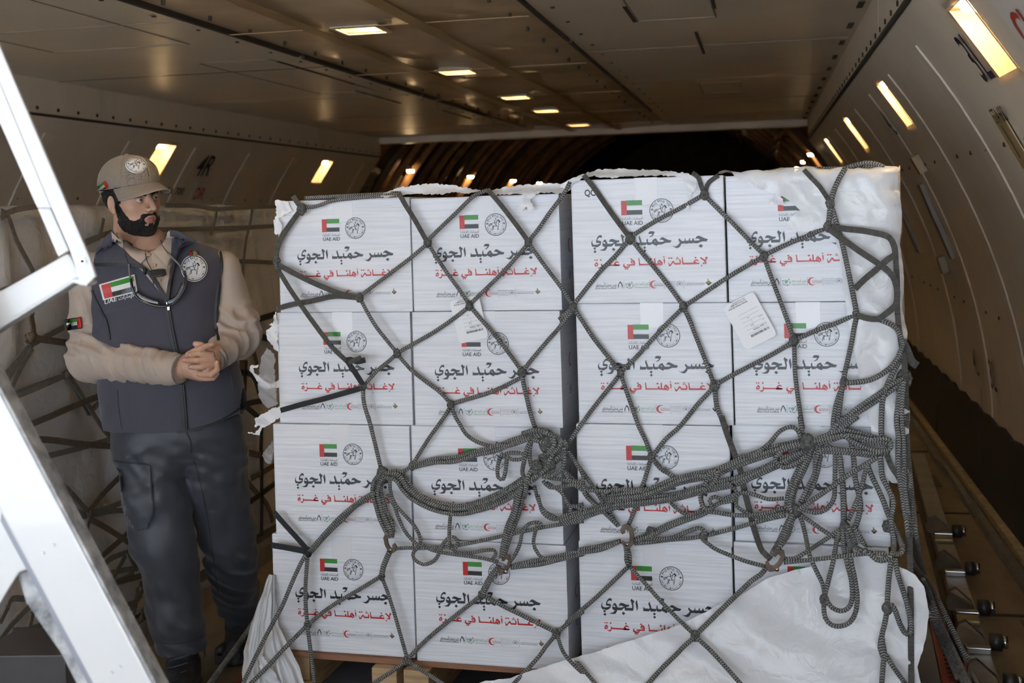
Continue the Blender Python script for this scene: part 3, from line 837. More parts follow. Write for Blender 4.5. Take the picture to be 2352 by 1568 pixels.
FACE0 = at(790, 587, 4.0)
def face(px, py, out=0.0):
    return on_plane(px, py, FACE0 + N_DIR * out, N_DIR)
FACE_ROT = math.atan2(S_DIR.y, S_DIR.x)
COLS = {  # column: rows of (x0, y0, x1, y1, title centre x, flag top y)
 1: [(639, 457, 945, 715, 789, 502), (638, 717, 946, 974, 792, 762), (630, 976, 944, 1230, 783.5, 1020), (628, 1232, 951, 1497, 784.5, 1284)],
 2: [(946, 450, 1288, 713, 1109, 493), (949, 715, 1290, 978, 1114, 765), (947, 980, 1291, 1244, 1106, 1030), (953, 1246, 1304, 1508, 1117, 1291.5)],
 3: [(1314, 408, 1666, 694, 1486.5, 459), (1325, 696, 1682, 974, 1501.5, 745), (1326, 976, 1679, 1247, 1498, 1024), (1332, 1249, 1685, 1530, 1509, 1301)],
 4: [(1669, 398, 2034, 692, 1849, 449), (1684, 694, 2040, 977, 1864, 742), (1684, 979, 2043, 1250, 1860, 1019), (1688, 1252, 2046, 1535, 1872, 1302)]}
TW = {1: 237.0, 2: 249.0, 3: 267.0, 4: 272.0}
ROWN = ['top', 'second', 'third', 'bottom']
COLN = {1: 'leftmost column', 2: 'column left of gap', 3: 'column right of gap', 4: 'rightmost column'}
EXTRA = {(1, 0): 'with frayed netting on its corner', (2, 0): 'with torn film on its top', (3, 0): 'marked QC', (4, 0): 'half covered by draped film',
         (2, 1): 'with a sticker on its upper edge', (3, 3): 'cut off below by plastic sheet', (4, 3): 'wrapped behind plastic sheet'}
arts = {}
DEPTH = .58
box_of = {}
for c, rows in COLS.items():
    cxm = sum(r[0] + r[2] for r in rows) / 8.0
    pscale = FPX / depth_of(face(cxm, 780))
    arts[c] = artwork((TW[c] / 237.0) / (pscale / 700.0))
    below = .186 if c < 3 else .202
    for r, (x0, y0, x1, y1, tx_, fy) in list(enumerate(rows))[::-1]:
        xm, ym = (x0 + x1) / 2, (y0 + y1) / 2
        push = {1: 0.0, 2: .012, 3: .02, 4: .012}[c] + [0.0, .006, -.004, .008][(r + c) % 4]
        pl, pr_, pt, pb = face(x0, ym, push), face(x1, ym, push), face(xm, y0, push), face(xm, y1, push)
        s0 = (pl - FACE0).dot(S_DIR); s1 = (pr_ - FACE0).dot(S_DIR)
        w = s1 - s0 - .002; zb = below; h = pt.z - zb; below = pt.z + .001
        base = FACE0 + N_DIR * push + S_DIR * ((s0 + s1) / 2); base.z = zb
        yaw = FACE_ROT + random.uniform(-.006, .006)
        bx = empty('relief_box', base, f'white relief box, {ROWN[r]} row, {COLN[c]}' + (', ' + EXTRA[(c, r)] if (c, r) in EXTRA else ''), 'box', 'white relief boxes on the netted pallet')
        bx.rotation_euler = (0, 0, yaw)
        bm = bmesh.new()
        n = 7
        add_box(bm, (-w / 2, 0, 0), (w / 2, DEPTH, h), None, bevel=.005, seg=2)
        me = bpy.data.meshes.new('carton'); bm.to_mesh(me); bm.free()
        o = link('carton', me, m_carton); o.parent = bx
        # flap seam and paper tape on the top and upper front
        o2 = link('tape', bpy.data.meshes.new('tape')); o2.parent = bx
        bm = bmesh.new(); add_box(bm, (-.035, -.0008, h * .80), (.035, .02, h + .0008)); add_box(bm, (-.035, .02, h - .001), (.035, DEPTH, h + .0008)); bm.to_mesh(o2.data); bm.free()
        o2.data.materials.append(mat('clear_tape', (.79, .79, .83), rough=.22))
        pc = face(tx_, fy, push)
        lx = (pc - base).dot(S_DIR); lz = pc.z - base.z
        for nm, me in arts[c].items():
            p = link(nm, me); p.parent = bx; p.location = (lx, -.0012, lz)
        box_of[(c, r)] = bx
        bx['w'] = w; bx['h'] = h
        if c == 2:     # prints on the side facing the gap
            pr2 = Print(); fn = lambda q: ((q[0] - 779) * PX * 1.9, (673 - q[1]) * PX * 1.9)
            V = []
            for i in range(23):
                a = math.radians(50 + 260 * i / 22); V.append((782 + math.cos(a) * 7.6, 673.3 - math.sin(a) * 8.2))
            for i in range(23):
                a = math.radians(310 - 260 * i / 22); V.append((784.0 + math.cos(a) * 6.0, 673.3 - math.sin(a) * 6.9))
            pr2.poly([V], 1, fn); pr2.ring(779, 708, 4.5, 6, 4, 20, fn=fn); pr2.ring(779, 708, 0, 3, 4, 12, fn=fn)
            me = pr2.mesh('side_print', INK, lambda x, y: (w / 2 + .0012, .12 + x, h * .55 + y))
            o = link('side_print', me); o.parent = bx
        if (c, r) == (3, 0):
            pr2 = Print(); pr2.text('QC', 0, 0, .034, 3, h=.020, bold=.03)
            q = face(1343, 450, push)
            me = pr2.mesh('stamp', INK, lambda x, y: (x + (q - base).dot(S_DIR), -.0012, y + q.z - base.z)); o = link('stamp', me); o.parent = bx
# ------------------------------------------------------------------ aircraft pallet, wooden skids, plastic film
m_slate = mat('slate_film', (0.15, 0.155, 0.18), rough=0.42, noise_amt=0.35, noise_scale=6, bump=.5, bump_scale=9)
m_red = mat('red_paint', (0.30, 0.018, 0.014), rough=0.32, noise_amt=0.5, noise_scale=9, col2=(.10, .012, .010))
m_wood = mat('pine_wood', (0.52, 0.36, 0.20), rough=0.7, noise_amt=0.35, noise_scale=6, stretch=(1, 1, 9), col2=(.34, .21, .10))
m_wood_red = mat('ply_edge', (0.36, 0.17, 0.095), rough=0.7, noise_amt=0.4, noise_scale=10, stretch=(.3, .3, 6))
PAL_Z0, PAL_Z = .022, .058
def face_xy(s, d, z=0.0):                 # s metres along the face, d metres in front of it
    p = FACE0 + S_DIR * s + N_DIR * d; return Vector((p.x, p.y, z))
sL = (face(628, 1400) - FACE0).dot(S_DIR); sR = (face(2064, 1400) - FACE0).dot(S_DIR)
s_gap0 = (face(1304, 1400) - FACE0).dot(S_DIR); s_gap1 = (face(1332, 1400) - FACE0).dot(S_DIR)
pal = empty('aircraft_pallet', face_xy((sL + sR) / 2, -.5, 0), 'flat aircraft pallet with red edge rails under the white boxes', 'pallet')
def quad_prism(name, c, z0, z1, m, parent, bevel=0.0):
    return extrude_poly(name, [Vector((p.x, p.y, z1)) for p in c], Vector((0, 0, z0 - z1)), m, parent, bevel)
PL0, PL1, PD0, PD1 = sL - .14, sR + .20, .24, -1.35
quad_prism('sheet', [face_xy(PL0 + .06, PD0 - .06), face_xy(PL1 - .06, PD0 - .06), face_xy(PL1 - .06, PD1), face_xy(PL0 + .06, PD1)], PAL_Z0, PAL_Z, m_slate, pal)
for (a, b, c, d) in [(PL0, PL0 + .058, PD0, PD1), (PL1 - .058, PL1, PD0, PD1), (PL0 + .06, PL1 - .06, PD0, PD0 - .058)]:
    r_ = quad_prism('edge_rail', [face_xy(a, c), face_xy(b, c), face_xy(b, d), face_xy(a, d)], PAL_Z0 - .01, PAL_Z + .012, m_red, pal, bevel=.005)
    if b - a < .1:
        bm = bmesh.new()
        for q in range(40):
            t = face_xy((a + b) / 2, c + (d - c) * (q + .5) / 40, PAL_Z + .0125); add_cyl(bm, t - Vector((0, 0, .002)), t + Vector((0, 0, .0015)), .009, n=8)
        bm_obj('track_holes', bm, m_seam, r_)
for k in range(7):
    a = PL0 + .2 + k * (PL1 - PL0 - .4) / 6
    q = [face_xy(a, PD0 - .1), face_xy(a + .05, PD0 - .1), face_xy(a + .05, PD1 + .1), face_xy(a, PD1 + .1)]
    quad_prism('deck_roller_tray', q, 0, PAL_Z0, m_alu, pal)
def skid(label, s0, s1, ztop):
    t = empty('wooden_skid', face_xy((s0 + s1) / 2, -.28, PAL_Z), label, 'wooden pallet')
    L = s1 - s0
    th = .019
    # deck boards run along the face
    for k in range(6):
        d0 = .015 - k * .115
        quad_prism('deck_board', [face_xy(s0 + random.uniform(0, .02), d0), face_xy(s1 - random.uniform(0, .02), d0), face_xy(s1, d0 - .095), face_xy(s0, d0 - .095)], ztop - th, ztop - .001, m_wood_red if k == 0 else m_wood, t, bevel=.002)
    for f in (.03, .36, .47, .90):
        a = s0 + L * f
        quad_prism('stringer', [face_xy(a, .05 if f > .3 else .0), face_xy(a + .085, .05 if f > .3 else .0), face_xy(a + .085, -.58), face_xy(a, -.58)], PAL_Z + .03, ztop - th - .001, m_wood, t, bevel=.003)
        quad_prism('foot_board', [face_xy(a - .015, .07 if f > .3 else .01), face_xy(a + .10, .07 if f > .3 else .01), face_xy(a + .10, -.58), face_xy(a - .015, -.58)], PAL_Z + .001, PAL_Z + .0285, m_wood, t, bevel=.003)
    return t
zb1, zb2 = .186, .202
skid('pine skid under the two left box columns', sL + .01, s_gap0 - .01, zb1)
skid('pine skid under the two right box columns', s_gap1 + .02, sR - .01, zb2)
def film_material(name, alpha, col=(.80, .81, .84), rough=.24, trans=.35):
    m = bpy.data.materials.new(name); m.use_nodes = True
    nt = m.node_tree; b = nt.nodes['Principled BSDF']; out = nt.nodes['Material Output']
    b.inputs['Base Color'].default_value = (*col, 1); b.inputs['Roughness'].default_value = rough
    tr = nt.nodes.new('ShaderNodeBsdfTranslucent'); tr.inputs['Color'].default_value = (*col, 1)
    mx = nt.nodes.new('ShaderNodeMixShader'); mx.inputs['Fac'].default_value = trans
    nt.links.new(b.outputs[0], mx.inputs[1]); nt.links.new(tr.outputs[0], mx.inputs[2])
    tp = nt.nodes.new('ShaderNodeBsdfTransparent'); m2 = nt.nodes.new('ShaderNodeMixShader'); m2.inputs['Fac'].default_value = alpha
    nt.links.new(tp.outputs[0], m2.inputs[1]); nt.links.new(mx.outputs[0], m2.inputs[2])
    nt.links.new(m2.outputs[0], out.inputs['Surface'])
    tc = nt.nodes.new('ShaderNodeTexCoord'); n = nt.nodes.new('ShaderNodeTexNoise'); n.inputs['Scale'].default_value = 17; n.inputs['Detail'].default_value = 4; n.inputs['Distortion'].default_value = 1.2
    bp = nt.nodes.new('ShaderNodeBump'); bp.inputs['Strength'].default_value = .55; bp.inputs['Distance'].default_value = .01
    nt.links.new(tc.outputs['Object'], n.inputs['Vector']); nt.links.new(n.outputs['Fac'], bp.inputs['Height']); nt.links.new(bp.outputs['Normal'], b.inputs['Normal'])
    return m
m_film = film_material('film_white', .97, col=(.90, .91, .94), trans=.12)
m_film_lo = film_material('film_translucent', .93, col=(.94, .945, .98), rough=.18, trans=.08)
m_film_clear = film_material('film_clear', .45, rough=.15)
def jag(loop, amp, step):
    out = []
    for i in range(len(loop)):
        a = Vector(loop[i]); b = Vector(loop[(i + 1) % len(loop)])
        n = max(1, int((b - a).length / step)); d = (b - a)
        nn = Vector((-d.y, d.x)).normalized() if d.length else Vector((0, 0))
        for k in range(n):
            out.append(a + d * (k / n) + nn * (random.uniform(-amp, amp) if k else 0))
    return out
Z_UP = Vector((0, 0, 1))
def sheet(name, px, out=.03, m=None, grid=.02, fold=(1, 0), famp=.008, fscale=14, bend_s=None, bend_z=None, amp=0.0, lift=None, seed=0.0, parent=None, edge=0.0):
    """crumpled film: pixel outline laid on the stack face, then folded and bent round the edges of the load"""
    pts = [((face(x, y) - FACE0).dot(S_DIR), face(x, y).z) for x, y in px]
    pts = jag(pts, edge, grid * .7) if edge else jag(pts, 0, grid)
    s0 = min(p[0] for p in pts); s1 = max(p[0] for p in pts); z0 = min(p[1] for p in pts); z1 = max(p[1] for p in pts)
    V = [Vector((p[0], p[1])) for p in pts]; nb = len(V)
    rnd = random.Random(int(seed * 100) + len(px))
    x = s0
    while x < s1:
        z = z0
        while z < z1:
            V.append(Vector((x + rnd.uniform(-.3, .3) * grid, z + rnd.uniform(-.3, .3) * grid))); z += grid
        x += grid
    r = delaunay_2d_cdt(V, [(i, (i + 1) % nb) for i in range(nb)], [list(range(nb))], 1, 1e-5)
    verts = []
    f = Vector(fold).normalized()
    for v in r[0]:
        s, z = v.x, v.y
        a = s * f.x + z * f.y; b = -s * f.y + z * f.x
        n1 = noise.noise(Vector((a * fscale, b * fscale * .22, seed)))
        n2 = noise.noise(Vector((a * fscale * 2.7, b * fscale * .6, seed + 5)))
        ridge = 1 - abs(noise.noise(Vector((a * fscale * .8, b * fscale * .3, seed + 9)))) * 2
        d = famp * (n1 + .45 * n2 + .6 * ridge)
        o = out + d + (lift(s, z) if lift else 0)
        ss, zz, back = s, z, 0.0
        if bend_s is not None and s > bend_s: back += (s - bend_s); ss = bend_s + d * .6 + out
        if bend_z is not None and z > bend_z: back += (z - bend_z) * 1.0; zz = bend_z + abs(d) * .8 + .006
        if back > 0: o = o * max(0, 1 - back * 30) - back
        p = FACE0 + S_DIR * ss + N_DIR * o; p.z = zz
        verts.append(p)
    return pyd(name, verts, [tuple(q) for q in r[2]], m, parent, smooth=True)
def Bp(s): return [(1300 + float(a.split(',')[0]) / 2.571, 370 + float(a.split(',')[1]) / 2.571) for a in s.split()]
def Ap(s): return [(620 + float(a.split(',')[0]) / 2.8, 420 + float(a.split(',')[1]) / 2.8) for a in s.split()]
def Cp(s): return [(580 + float(a.split(',')[0]) / 2.579, 960 + float(a.split(',')[1]) / 2.579) for a in s.split()]
def Dp(s): return [(1300 + float(a.split(',')[0]) / 2.579, 960 + float(a.split(',')[1]) / 2.579) for a in s.split()]
def Hp(s): return [(550 + float(a.split(',')[0]) / 3.923, 700 + float(a.split(',')[1]) / 3.92) for a in s.split()]
sB = (face(2040, 700) - FACE0).dot(S_DIR)
zT_r = face(1850, 398).z; zT_l = face(1000, 452).z
# torn cover over the top right corner and down the right edge
o = sheet('plastic_cover', Bp('880,-20 905,60 930,38 980,75 1040,120 1110,150 1200,178 1290,212 1345,250 1385,290 1330,335 1300,380 1350,408 1420,415 1500,395 1555,385 1590,450 1625,620 1645,760 1655,900 1690,1060 1725,1220 1750,1380 1800,1560 1830,1700 1900,1860 2010,1950 2300,1950 2300,-60 900,-60'),
          out=.040, m=m_film, grid=.016, fold=(.75, .45), famp=.017, fscale=20, bend_s=sB, bend_z=zT_r, seed=1.3, edge=.002)
tag(o, 'crumpled white plastic cover draped over the top right corner and right edge of the boxes', 'plastic sheet')
def sag(z): return .040 * max(0.0, min(1.0, (.62 - z) / .55))
# lower translucent sheet, sagging forward onto the pallet
zlo = face(1500, 1568).z
o = sheet('plastic_sheet', [(880, 1600), (1000, 1556), (1075, 1550), (1180, 1535)] + Dp('-100,1400 30,1365 180,1325 400,1270 620,1200 840,1112 1000,1035 1110,960 1200,905 1330,868 1460,845 1550,770 1640,740 1740,700 1830,745 1900,800 2010,850 2060,880 2110,945 2140,1100 2120,1250 2070,1400 2090,1500 2110,1640') + [(1500, 1600)],
          out=.052, m=m_film_lo, grid=.02, fold=(.45, .9), famp=.028, fscale=10, seed=4.4, edge=.0015,
          lift=lambda s, z: sag(z))
tag(o, 'translucent white plastic sheet sagging across the lower right of the stack', 'plastic sheet')
# film lying on the tops of the stack, torn along the front edge
for (spec, lab, sd) in [(Ap('690,85 760,60 830,30 950,12 1060,5 1150,12 1260,28 1370,50 1300,70 1200,62 1100,75 980,70 880,78 780,95'), 'torn white film bulging over the top of the box column left of the gap', 2.1),
                        (Ap('1410,55 1500,28 1640,10 1780,5 1890,0 1950,-10 1960,40 1900,70 1800,62 1730,70 1690,110 1720,160 1690,200 1670,150 1640,190 1600,175 1650,120 1640,75 1540,72 1440,80'), 'ragged film scrap hanging over the front of the box left of the gap', 3.7),
                        (Bp('-20,150 40,110 110,75 180,52 330,45 480,52 600,58 720,72 790,95 780,150 740,225 725,330 722,260 738,180 712,130 690,95 560,85 440,88 300,100 230,98 180,85 120,100 40,150 10,170'), 'torn white film rolled over the top edge of the QC box', 5.2)]:
    zt = zT_l if sd < 4 else face(1480, 405).z
    o = sheet('film_scrap', spec, out=.035, m=m_film, grid=.009, fold=(.2, 1), famp=.012, fscale=30, seed=sd, edge=.003,
              lift=lambda s, z, zt=zt: -.03 * max(0, min(1, (z - zt) / .02)))
    tag(o, lab, 'plastic film', 'torn film scraps')
o = sheet('film_scrap', Bp('1200,220 1230,235 1240,180 1270,190 1285,235 1290,262 1260,262 1240,245 1215,262'), out=.036, m=m_film, grid=.007, fold=(.4, 1), famp=.009, fscale=40, seed=7.7, edge=.003)
tag(o, 'small torn film curl beside the flag on the top right box', 'plastic film', 'torn film scraps')
o = sheet('film_scrap', Ap('55,110 130,120 160,180 120,200 70,230 95,270 80,330 50,330 40,250 60,200'), out=.016, m=m_film, grid=.008, fold=(1, .4), famp=.008, fscale=40, seed=8.8, edge=.003)
tag(o, 'torn film scrap on the top left corner of the leftmost box column', 'plastic film', 'torn film scraps')
# loose film ends along the left edge of the stack
left_bits = [('330,60 345,60 350,420 310,400 265,330 245,270 250,225 290,185 258,178 300,165 320,110', 'crumpled film end bulging beside the second left box', 0.0),
             ('280,370 345,440 370,890 290,920 230,880 200,800 198,640 230,480', 'clear film bubble on the left edge of the second left box', .02),
             ('80,560 90,545 130,550 150,545 148,565 110,572 118,610 150,640 210,690 280,715 350,665 360,740 260,760 215,765 170,735 130,690 105,640 80,610', 'curled white film tongue sticking out left of the boxes', -.02),
             ('365,920 415,965 350,1020 240,1090 180,1115 170,1180 120,1175 52,1160 60,1150 110,1165 150,1130 175,1090 115,1110 110,1040 170,1000 270,940', 'twisted white film tail on the left edge between second and third rows', -.02),
             ('305,1215 310,1390 285,1425 235,1400 212,1345 250,1290', 'small clear film flap beside the third left box', .0)]
for i, (spec, lab, out) in enumerate(left_bits):
    o = sheet('film_tail', Hp(spec), out=out, m=m_film_clear if i in (1, 4) else m_film, grid=.007, fold=(.6, .8), famp=.012, fscale=30, seed=10 + i, edge=.0025)
    tag(o, lab, 'plastic film', 'loose film ends on the left edge')
# plastic bagged up at the lower left corner: a pleated skirt of film pulled out from under the boxes
def skirt(name, rows, m, seed, amp=.018, pleats=9, lab=None):
    """rows: list of (left px, right px, out) from top to bottom; pleats run down the skirt"""
    V = []; F = []; nx = 60; ny = 40
    for j in range(ny + 1):
        t = j / ny * (len(rows) - 1); k = min(int(t), len(rows) - 2); f = t - k
        l = Vector(rows[k][0]).lerp(Vector(rows[k + 1][0]), f); r = Vector(rows[k][1]).lerp(Vector(rows[k + 1][1]), f); o = rows[k][2] * (1 - f) + rows[k + 1][2] * f
        for i in range(nx + 1):
            u = i / nx
            p = l.lerp(r, u)
            w = math.sin(u * math.pi * 2 * pleats + 3 * noise.noise(Vector((u * 3, j * .06, seed)))) * amp * (.3 + .7 * j / ny) + amp * .9 * noise.noise(Vector((u * 9, j * .12, seed + 3)))
            V.append(face(p.x + 3 * noise.noise(Vector((u * 5, j * .2, seed + 6))), p.y, o + w + .03 * math.sin(u * math.pi)))
    for j in range(ny):
        for i in range(nx): F.append((j * (nx + 1) + i, j * (nx + 1) + i + 1, (j + 1) * (nx + 1) + i + 1, (j + 1) * (nx + 1) + i))
    o = pyd(name, V, F, m, None, smooth=True); tag(o, lab, 'plastic sheet'); return o
skirt('plastic_bag', [((618, 1318), (632, 1322), .0), ((600, 1365), (634, 1370), .02), ((578, 1430), (640, 1438), .035), ((560, 1495), (668, 1492), .05), ((556, 1545), (690, 1535), .06), ((560, 1600), (705, 1600), .07)], m_film, 21.0, .012, 5,
      'pale plastic bunched up at the lower left corner of the boxes')
o = sheet('film_scrap', Cp('120,1275 145,1290 150,1340 190,1400 230,1430 250,1480 285,1510 260,1568 220,1530 180,1480 150,1440 130,1400 115,1340'), out=.105, m=m_film, grid=.008, fold=(.5, .8), famp=.014, fscale=30, seed=23.0, edge=.003)
tag(o, 'ragged white film edge at the lower left corner of the stack', 'plastic film', 'torn film scraps')

# ------------------------------------------------------------------ two shipping labels stuck on the film
def label_mesh(name):
    pr = Print()
    W, H, r = .104, .146, .013
    loopv = []
    for (cx, cy, a0) in [(W / 2 - r, H / 2 - r, 0), (-W / 2 + r, H / 2 - r, 90), (-W / 2 + r, -H / 2 + r, 180), (W / 2 - r, -H / 2 + r, 270)]:
        for k in range(6):
            a = math.radians(a0 + 18 * k); loopv.append((cx + math.cos(a) * r, cy + math.sin(a) * r))
    back = bmesh.new()
    A = [back.verts.new((x, 0, y)) for x, y in loopv]; B = [back.verts.new((x, .0008, y)) for x, y in loopv]
    nl = len(A); back.faces.new(A); back.faces.new(B[::-1])
    for i in range(nl): back.faces.new((A[i], B[i], B[(i + 1) % nl], A[(i + 1) % nl]))
    bmesh.ops.recalc_face_normals(back, faces=back.faces)
    meb = bpy.data.meshes.new('paper'); back.to_mesh(meb); back.free(); meb.materials.append(mat('label_paper', (.90, .90, .93), rough=.5))
    # everything on it is upside down in the photo: drawn upright here, the label itself is turned
    x0 = -W / 2 + .010
    pr.text('Sharjah Aviation Services', x0 + .02, -H / 2 + .016 + 0, .062, 0, bold=.02)
    for k, s in enumerate(['Cargo Terminal P.O. Box 1985 Sharjah', 'Tel +971 6 508 8888', 'www.sharjahaviation']):
        pr.text(s, x0 + .022, -H / 2 + .0115 - k * .0038, .054 - k * .006, 0)
    for k in range(6): pr.rect(x0, .034 - k * .0125, x0 + .064, .0346 - k * .0125, 4)
    pr.rect(x0 + .036, -.003, x0 + .0366, .024, 4)
    pr.text('052 77974', x0 + .010, .0245, .034, 0, bold=.01); pr.text('315', x0, .0245, .008, 0)
    pr.text('AAC', x0, .012, .007, 0); pr.text('15400.00', x0, -.0005, .013, 0); pr.text('SHJ', x0 + .038, .012, .007, 0); pr.text('DXB', x0 + .038, -.0125, .007, 0)
    x = x0 + .001; rr = random.Random(5)
    while x < x0 + .060:
        w = rr.choice([.0006, .0006, .0012, .0018]); pr.rect(x, .0385, x + w, .0455, 0); x += w + rr.choice([.0006, .0008, .0014])
    mei = pr.mesh('label_print', INK)
    return meb, mei
lab_p, lab_i = label_mesh('label')
for (px, py, ang, txt, out) in [(1722, 737, math.radians(180 + 27), 'white shipping label with barcode stuck across the right boxes, tilted', .036), (1077, 733, math.radians(180 + 12), 'white shipping label with barcode stuck between rows left of the gap', .034)]:
    p = face(px, py, out)
    t = empty('shipping_label', p, txt, 'label', 'shipping labels')
    t.rotation_mode = 'QUATERNION'
    R3 = Matrix((S_DIR, -N_DIR, Z_UP)).transposed()
    t.rotation_quaternion = (R3.to_4x4() @ Matrix.Rotation(-ang, 4, 'Y')).to_quaternion()
    sc = 1.0 if px > 1500 else .95
    t.scale = (sc, sc, sc)
    a = link('paper', lab_p); a.parent = t
    b = link('label_print', lab_i); b.parent = t; b.location = (0, -.0009, 0)
# ------------------------------------------------------------------ cargo net over the boxes
def rope_material(name, dark, light, kind='braid'):
    m = bpy.data.materials.new(name); m.use_nodes = True
    nt = m.node_tree; b = nt.nodes['Principled BSDF']; b.inputs['Roughness'].default_value = .72
    uv = nt.nodes.new('ShaderNodeUVMap'); sx = nt.nodes.new('ShaderNodeSeparateXYZ'); nt.links.new(uv.outputs[0], sx.inputs[0])
    def mth(op, a, b_=None, c=None):
        n = nt.nodes.new('ShaderNodeMath'); n.operation = op
        for i, v in enumerate((a, b_, c)):
            if v is None: continue
            if isinstance(v, (int, float)): n.inputs[i].default_value = v
            else: nt.links.new(v, n.inputs[i])
        return n.outputs[0]
    U, V = sx.outputs['X'], sx.outputs['Y']
    if kind == 'braid':
        fr = mth('ABSOLUTE', mth('SUBTRACT', mth('FRACT', mth('MULTIPLY', V, 4.0)), .5))
        h = mth('SINE', mth('ADD', mth('MULTIPLY', U, 2 * math.pi / .0075), mth('MULTIPLY', fr, 2 * math.pi * 1.0)))
    else:
        h = mth('SINE', mth('MULTIPLY', U, 2 * math.pi / .0042))
    h01 = mth('MULTIPLY_ADD', h, .5, .5)
    tc = nt.nodes.new('ShaderNodeTexCoord'); n = nt.nodes.new('ShaderNodeTexNoise'); n.inputs['Scale'].default_value = 60; n.inputs['Detail'].default_value = 3
    nt.links.new(tc.outputs['Object'], n.inputs['Vector'])
    f = mth('MULTIPLY', h01, mth('MULTIPLY_ADD', n.outputs['Fac'], 1.1, .35))
    r = nt.nodes.new('ShaderNodeValToRGB'); r.color_ramp.elements[0].color = (*dark, 1); r.color_ramp.elements[1].color = (*light, 1)
    r.color_ramp.elements[0].position = .15; r.color_ramp.elements[1].position = .95
    nt.links.new(f, r.inputs['Fac']); nt.links.new(r.outputs[0], b.inputs['Base Color'])
    bp = nt.nodes.new('ShaderNodeBump'); bp.inputs['Strength'].default_value = .8; bp.inputs['Distance'].default_value = .0016
    nt.links.new(h01, bp.inputs['Height']); nt.links.new(bp.outputs['Normal'], b.inputs['Normal'])
    return m
m_rope = rope_material('net_rope', (.045, .045, .043), (.38, .38, .372))
m_strap = rope_material('net_strap', (.052, .050, .044), (.155, .150, .138), 'rib')
m_bstrap = mat('black_strap', (.022, .024, .030), rough=.75, noise_amt=.3, noise_scale=40)
m_hook = mat('hook_steel', (.17, .115, .085), rough=.42, metal=.7, noise_amt=.5, noise_scale=30, col2=(.07, .05, .04))
net = empty('cargo_net', face_xy(sL + .8, .06, PAL_Z), 'grey braided cargo net stretched and knotted over the white boxes', 'cargo net')
FRAME = {'A': (620, 420, 2.8), 'B': (1300, 370, 2.571), 'C': (580, 960, 2.579), 'D': (1300, 960, 2.579), 'P': (0, 0, 1.0)}
def npt(px, py, out):
    o = out
    if px > 2052: o = out - (px - 2052) * .0010          # strands that wrap round the right edge
    if px > 1000:
        q = face(px, py, o)
        if px > 1330 or py > 1490: o += sag(q.z) + ((.045 if px > 1690 else .026) if q.z < .62 and (py - 1490) > -(px - 1300) * .85 else 0)
    return face(px, py, o)
def path(spec):
    f = None; pts = []
    for t in spec.split():
        if t in FRAME: f = FRAME[t]
        else:
            x, y = t.split(','); pts.append((f[0] + float(x) / f[2], f[1] + float(y) / f[2]))
    return pts
def rope(spec, w=.0066, out=.042, kind='r', ends=None, parent=None, wav=.0):
    P = path(spec); n = len(P); pts = []
    for i, (x, y) in enumerate(P):
        o = out
        if ends is not None:
            t = i / (n - 1); o = ends[0] * (1 - t) + ends[1] * t
        o += math.sin(i * 2.3 + x * .05) * wav
        pts.append(npt(x, y, o))
    if kind == 'r': return sweep('rope', pts, w, w * .9, m_rope, parent or net, n=8, step=.012, normal=N_DIR)
    if kind == 's': return sweep('strap', pts, w, w * .32, m_strap, parent or net, n=8, step=.014, normal=N_DIR, flat=True)
    if kind == 'k': return sweep('lashing', pts, w, w * .3, m_bstrap, parent or net, n=8, step=.014, normal=N_DIR, flat=True)
def bundle(spec, n, spread, w=.0066, out=.055, wav=.004):
    P = path(spec)
    for k in range(n):
        off = (k - (n - 1) / 2.0) * spread
        pts = []
        for i, (x, y) in enumerate(P):
            a = P[min(i + 1, len(P) - 1)]; b = P[max(i - 1, 0)]
            d = Vector((a[0] - b[0], a[1] - b[1])); d = d.normalized() if d.length else Vector((1, 0))
            pinch = .55 if i in (0, len(P) - 1) else 1.0
            j = random.uniform(-.25, .25) * spread
            pts.append(npt(x - d.y * (off * pinch + j), y + d.x * (off * pinch + j), out + (k % 2) * .011 + random.uniform(-wav, wav)))
        sweep('rope', pts, w, w * .9, m_rope, net, n=8, step=.012, normal=N_DIR)
def knot(spec, r=.0125, out=.044, m=None):
    for (x, y) in path(spec):
        c = npt(x, y, out)
        bm = bmesh.new(); bmesh.ops.create_icosphere(bm, subdivisions=3, radius=r)
        sd = random.random() * 20
        for v in bm.verts:
            d = 1 + .28 * noise.noise(v.co * (2.2 / r) + Vector((sd, 0, 0))) ; v.co = Vector((v.co.x * d, v.co.y * d * .8, v.co.z * d * 1.25)) + c
        o = bm_obj('knot', bm, m or m_knot, net, True)
m_knot = mat('knot_fibre', (.22, .22, .21), rough=.8, noise_amt=.75, noise_scale=120, bump=.8, bump_scale=260)
R_ = .0064
# upper net, left half
rope('A 150,85 180,130 205,165', .009, .03, 's'); knot('A 203,168', .016, .038)
rope('A 215,160 300,150 400,115 560,95 700,84 825,72', R_, .03); rope('A 225,97 420,86 640,76 825,64', R_, .012)
rope('A 200,170 140,250 80,340 48,420 36,520', .0085, .034, 's'); rope('A 190,175 120,270 60,360 40,460 42,560', .006, .022, 'r')
knot('A 44,500', .012, .03)
rope('A 60,530 150,578 250,628 350,672 450,712 575,740', .0092, .046, 's'); rope('A 45,808 150,780 280,757 420,728 565,738', .0088, .040, 's')
rope('A 44,545 90,620 140,700 220,815 300,925 400,1055 505,1155', .0080, .050, 's')
knot('A 578,738', .013, .045)
rope('A 578,728 680,652 800,562 920,470 1012,392'); knot('A 1014,385')
rope('A 1012,380 930,235 870,140 825,60', .0080, .044, 's'); rope('A 1018,365 1100,285 1200,190 1310,85 1400,45')
rope('A 1400,42 1480,135 1600,290 1662,378', .0078, .044, 's'); knot('A 1663,383'); rope('A 1665,372 1735,285 1800,190 1890,70 1930,-8')
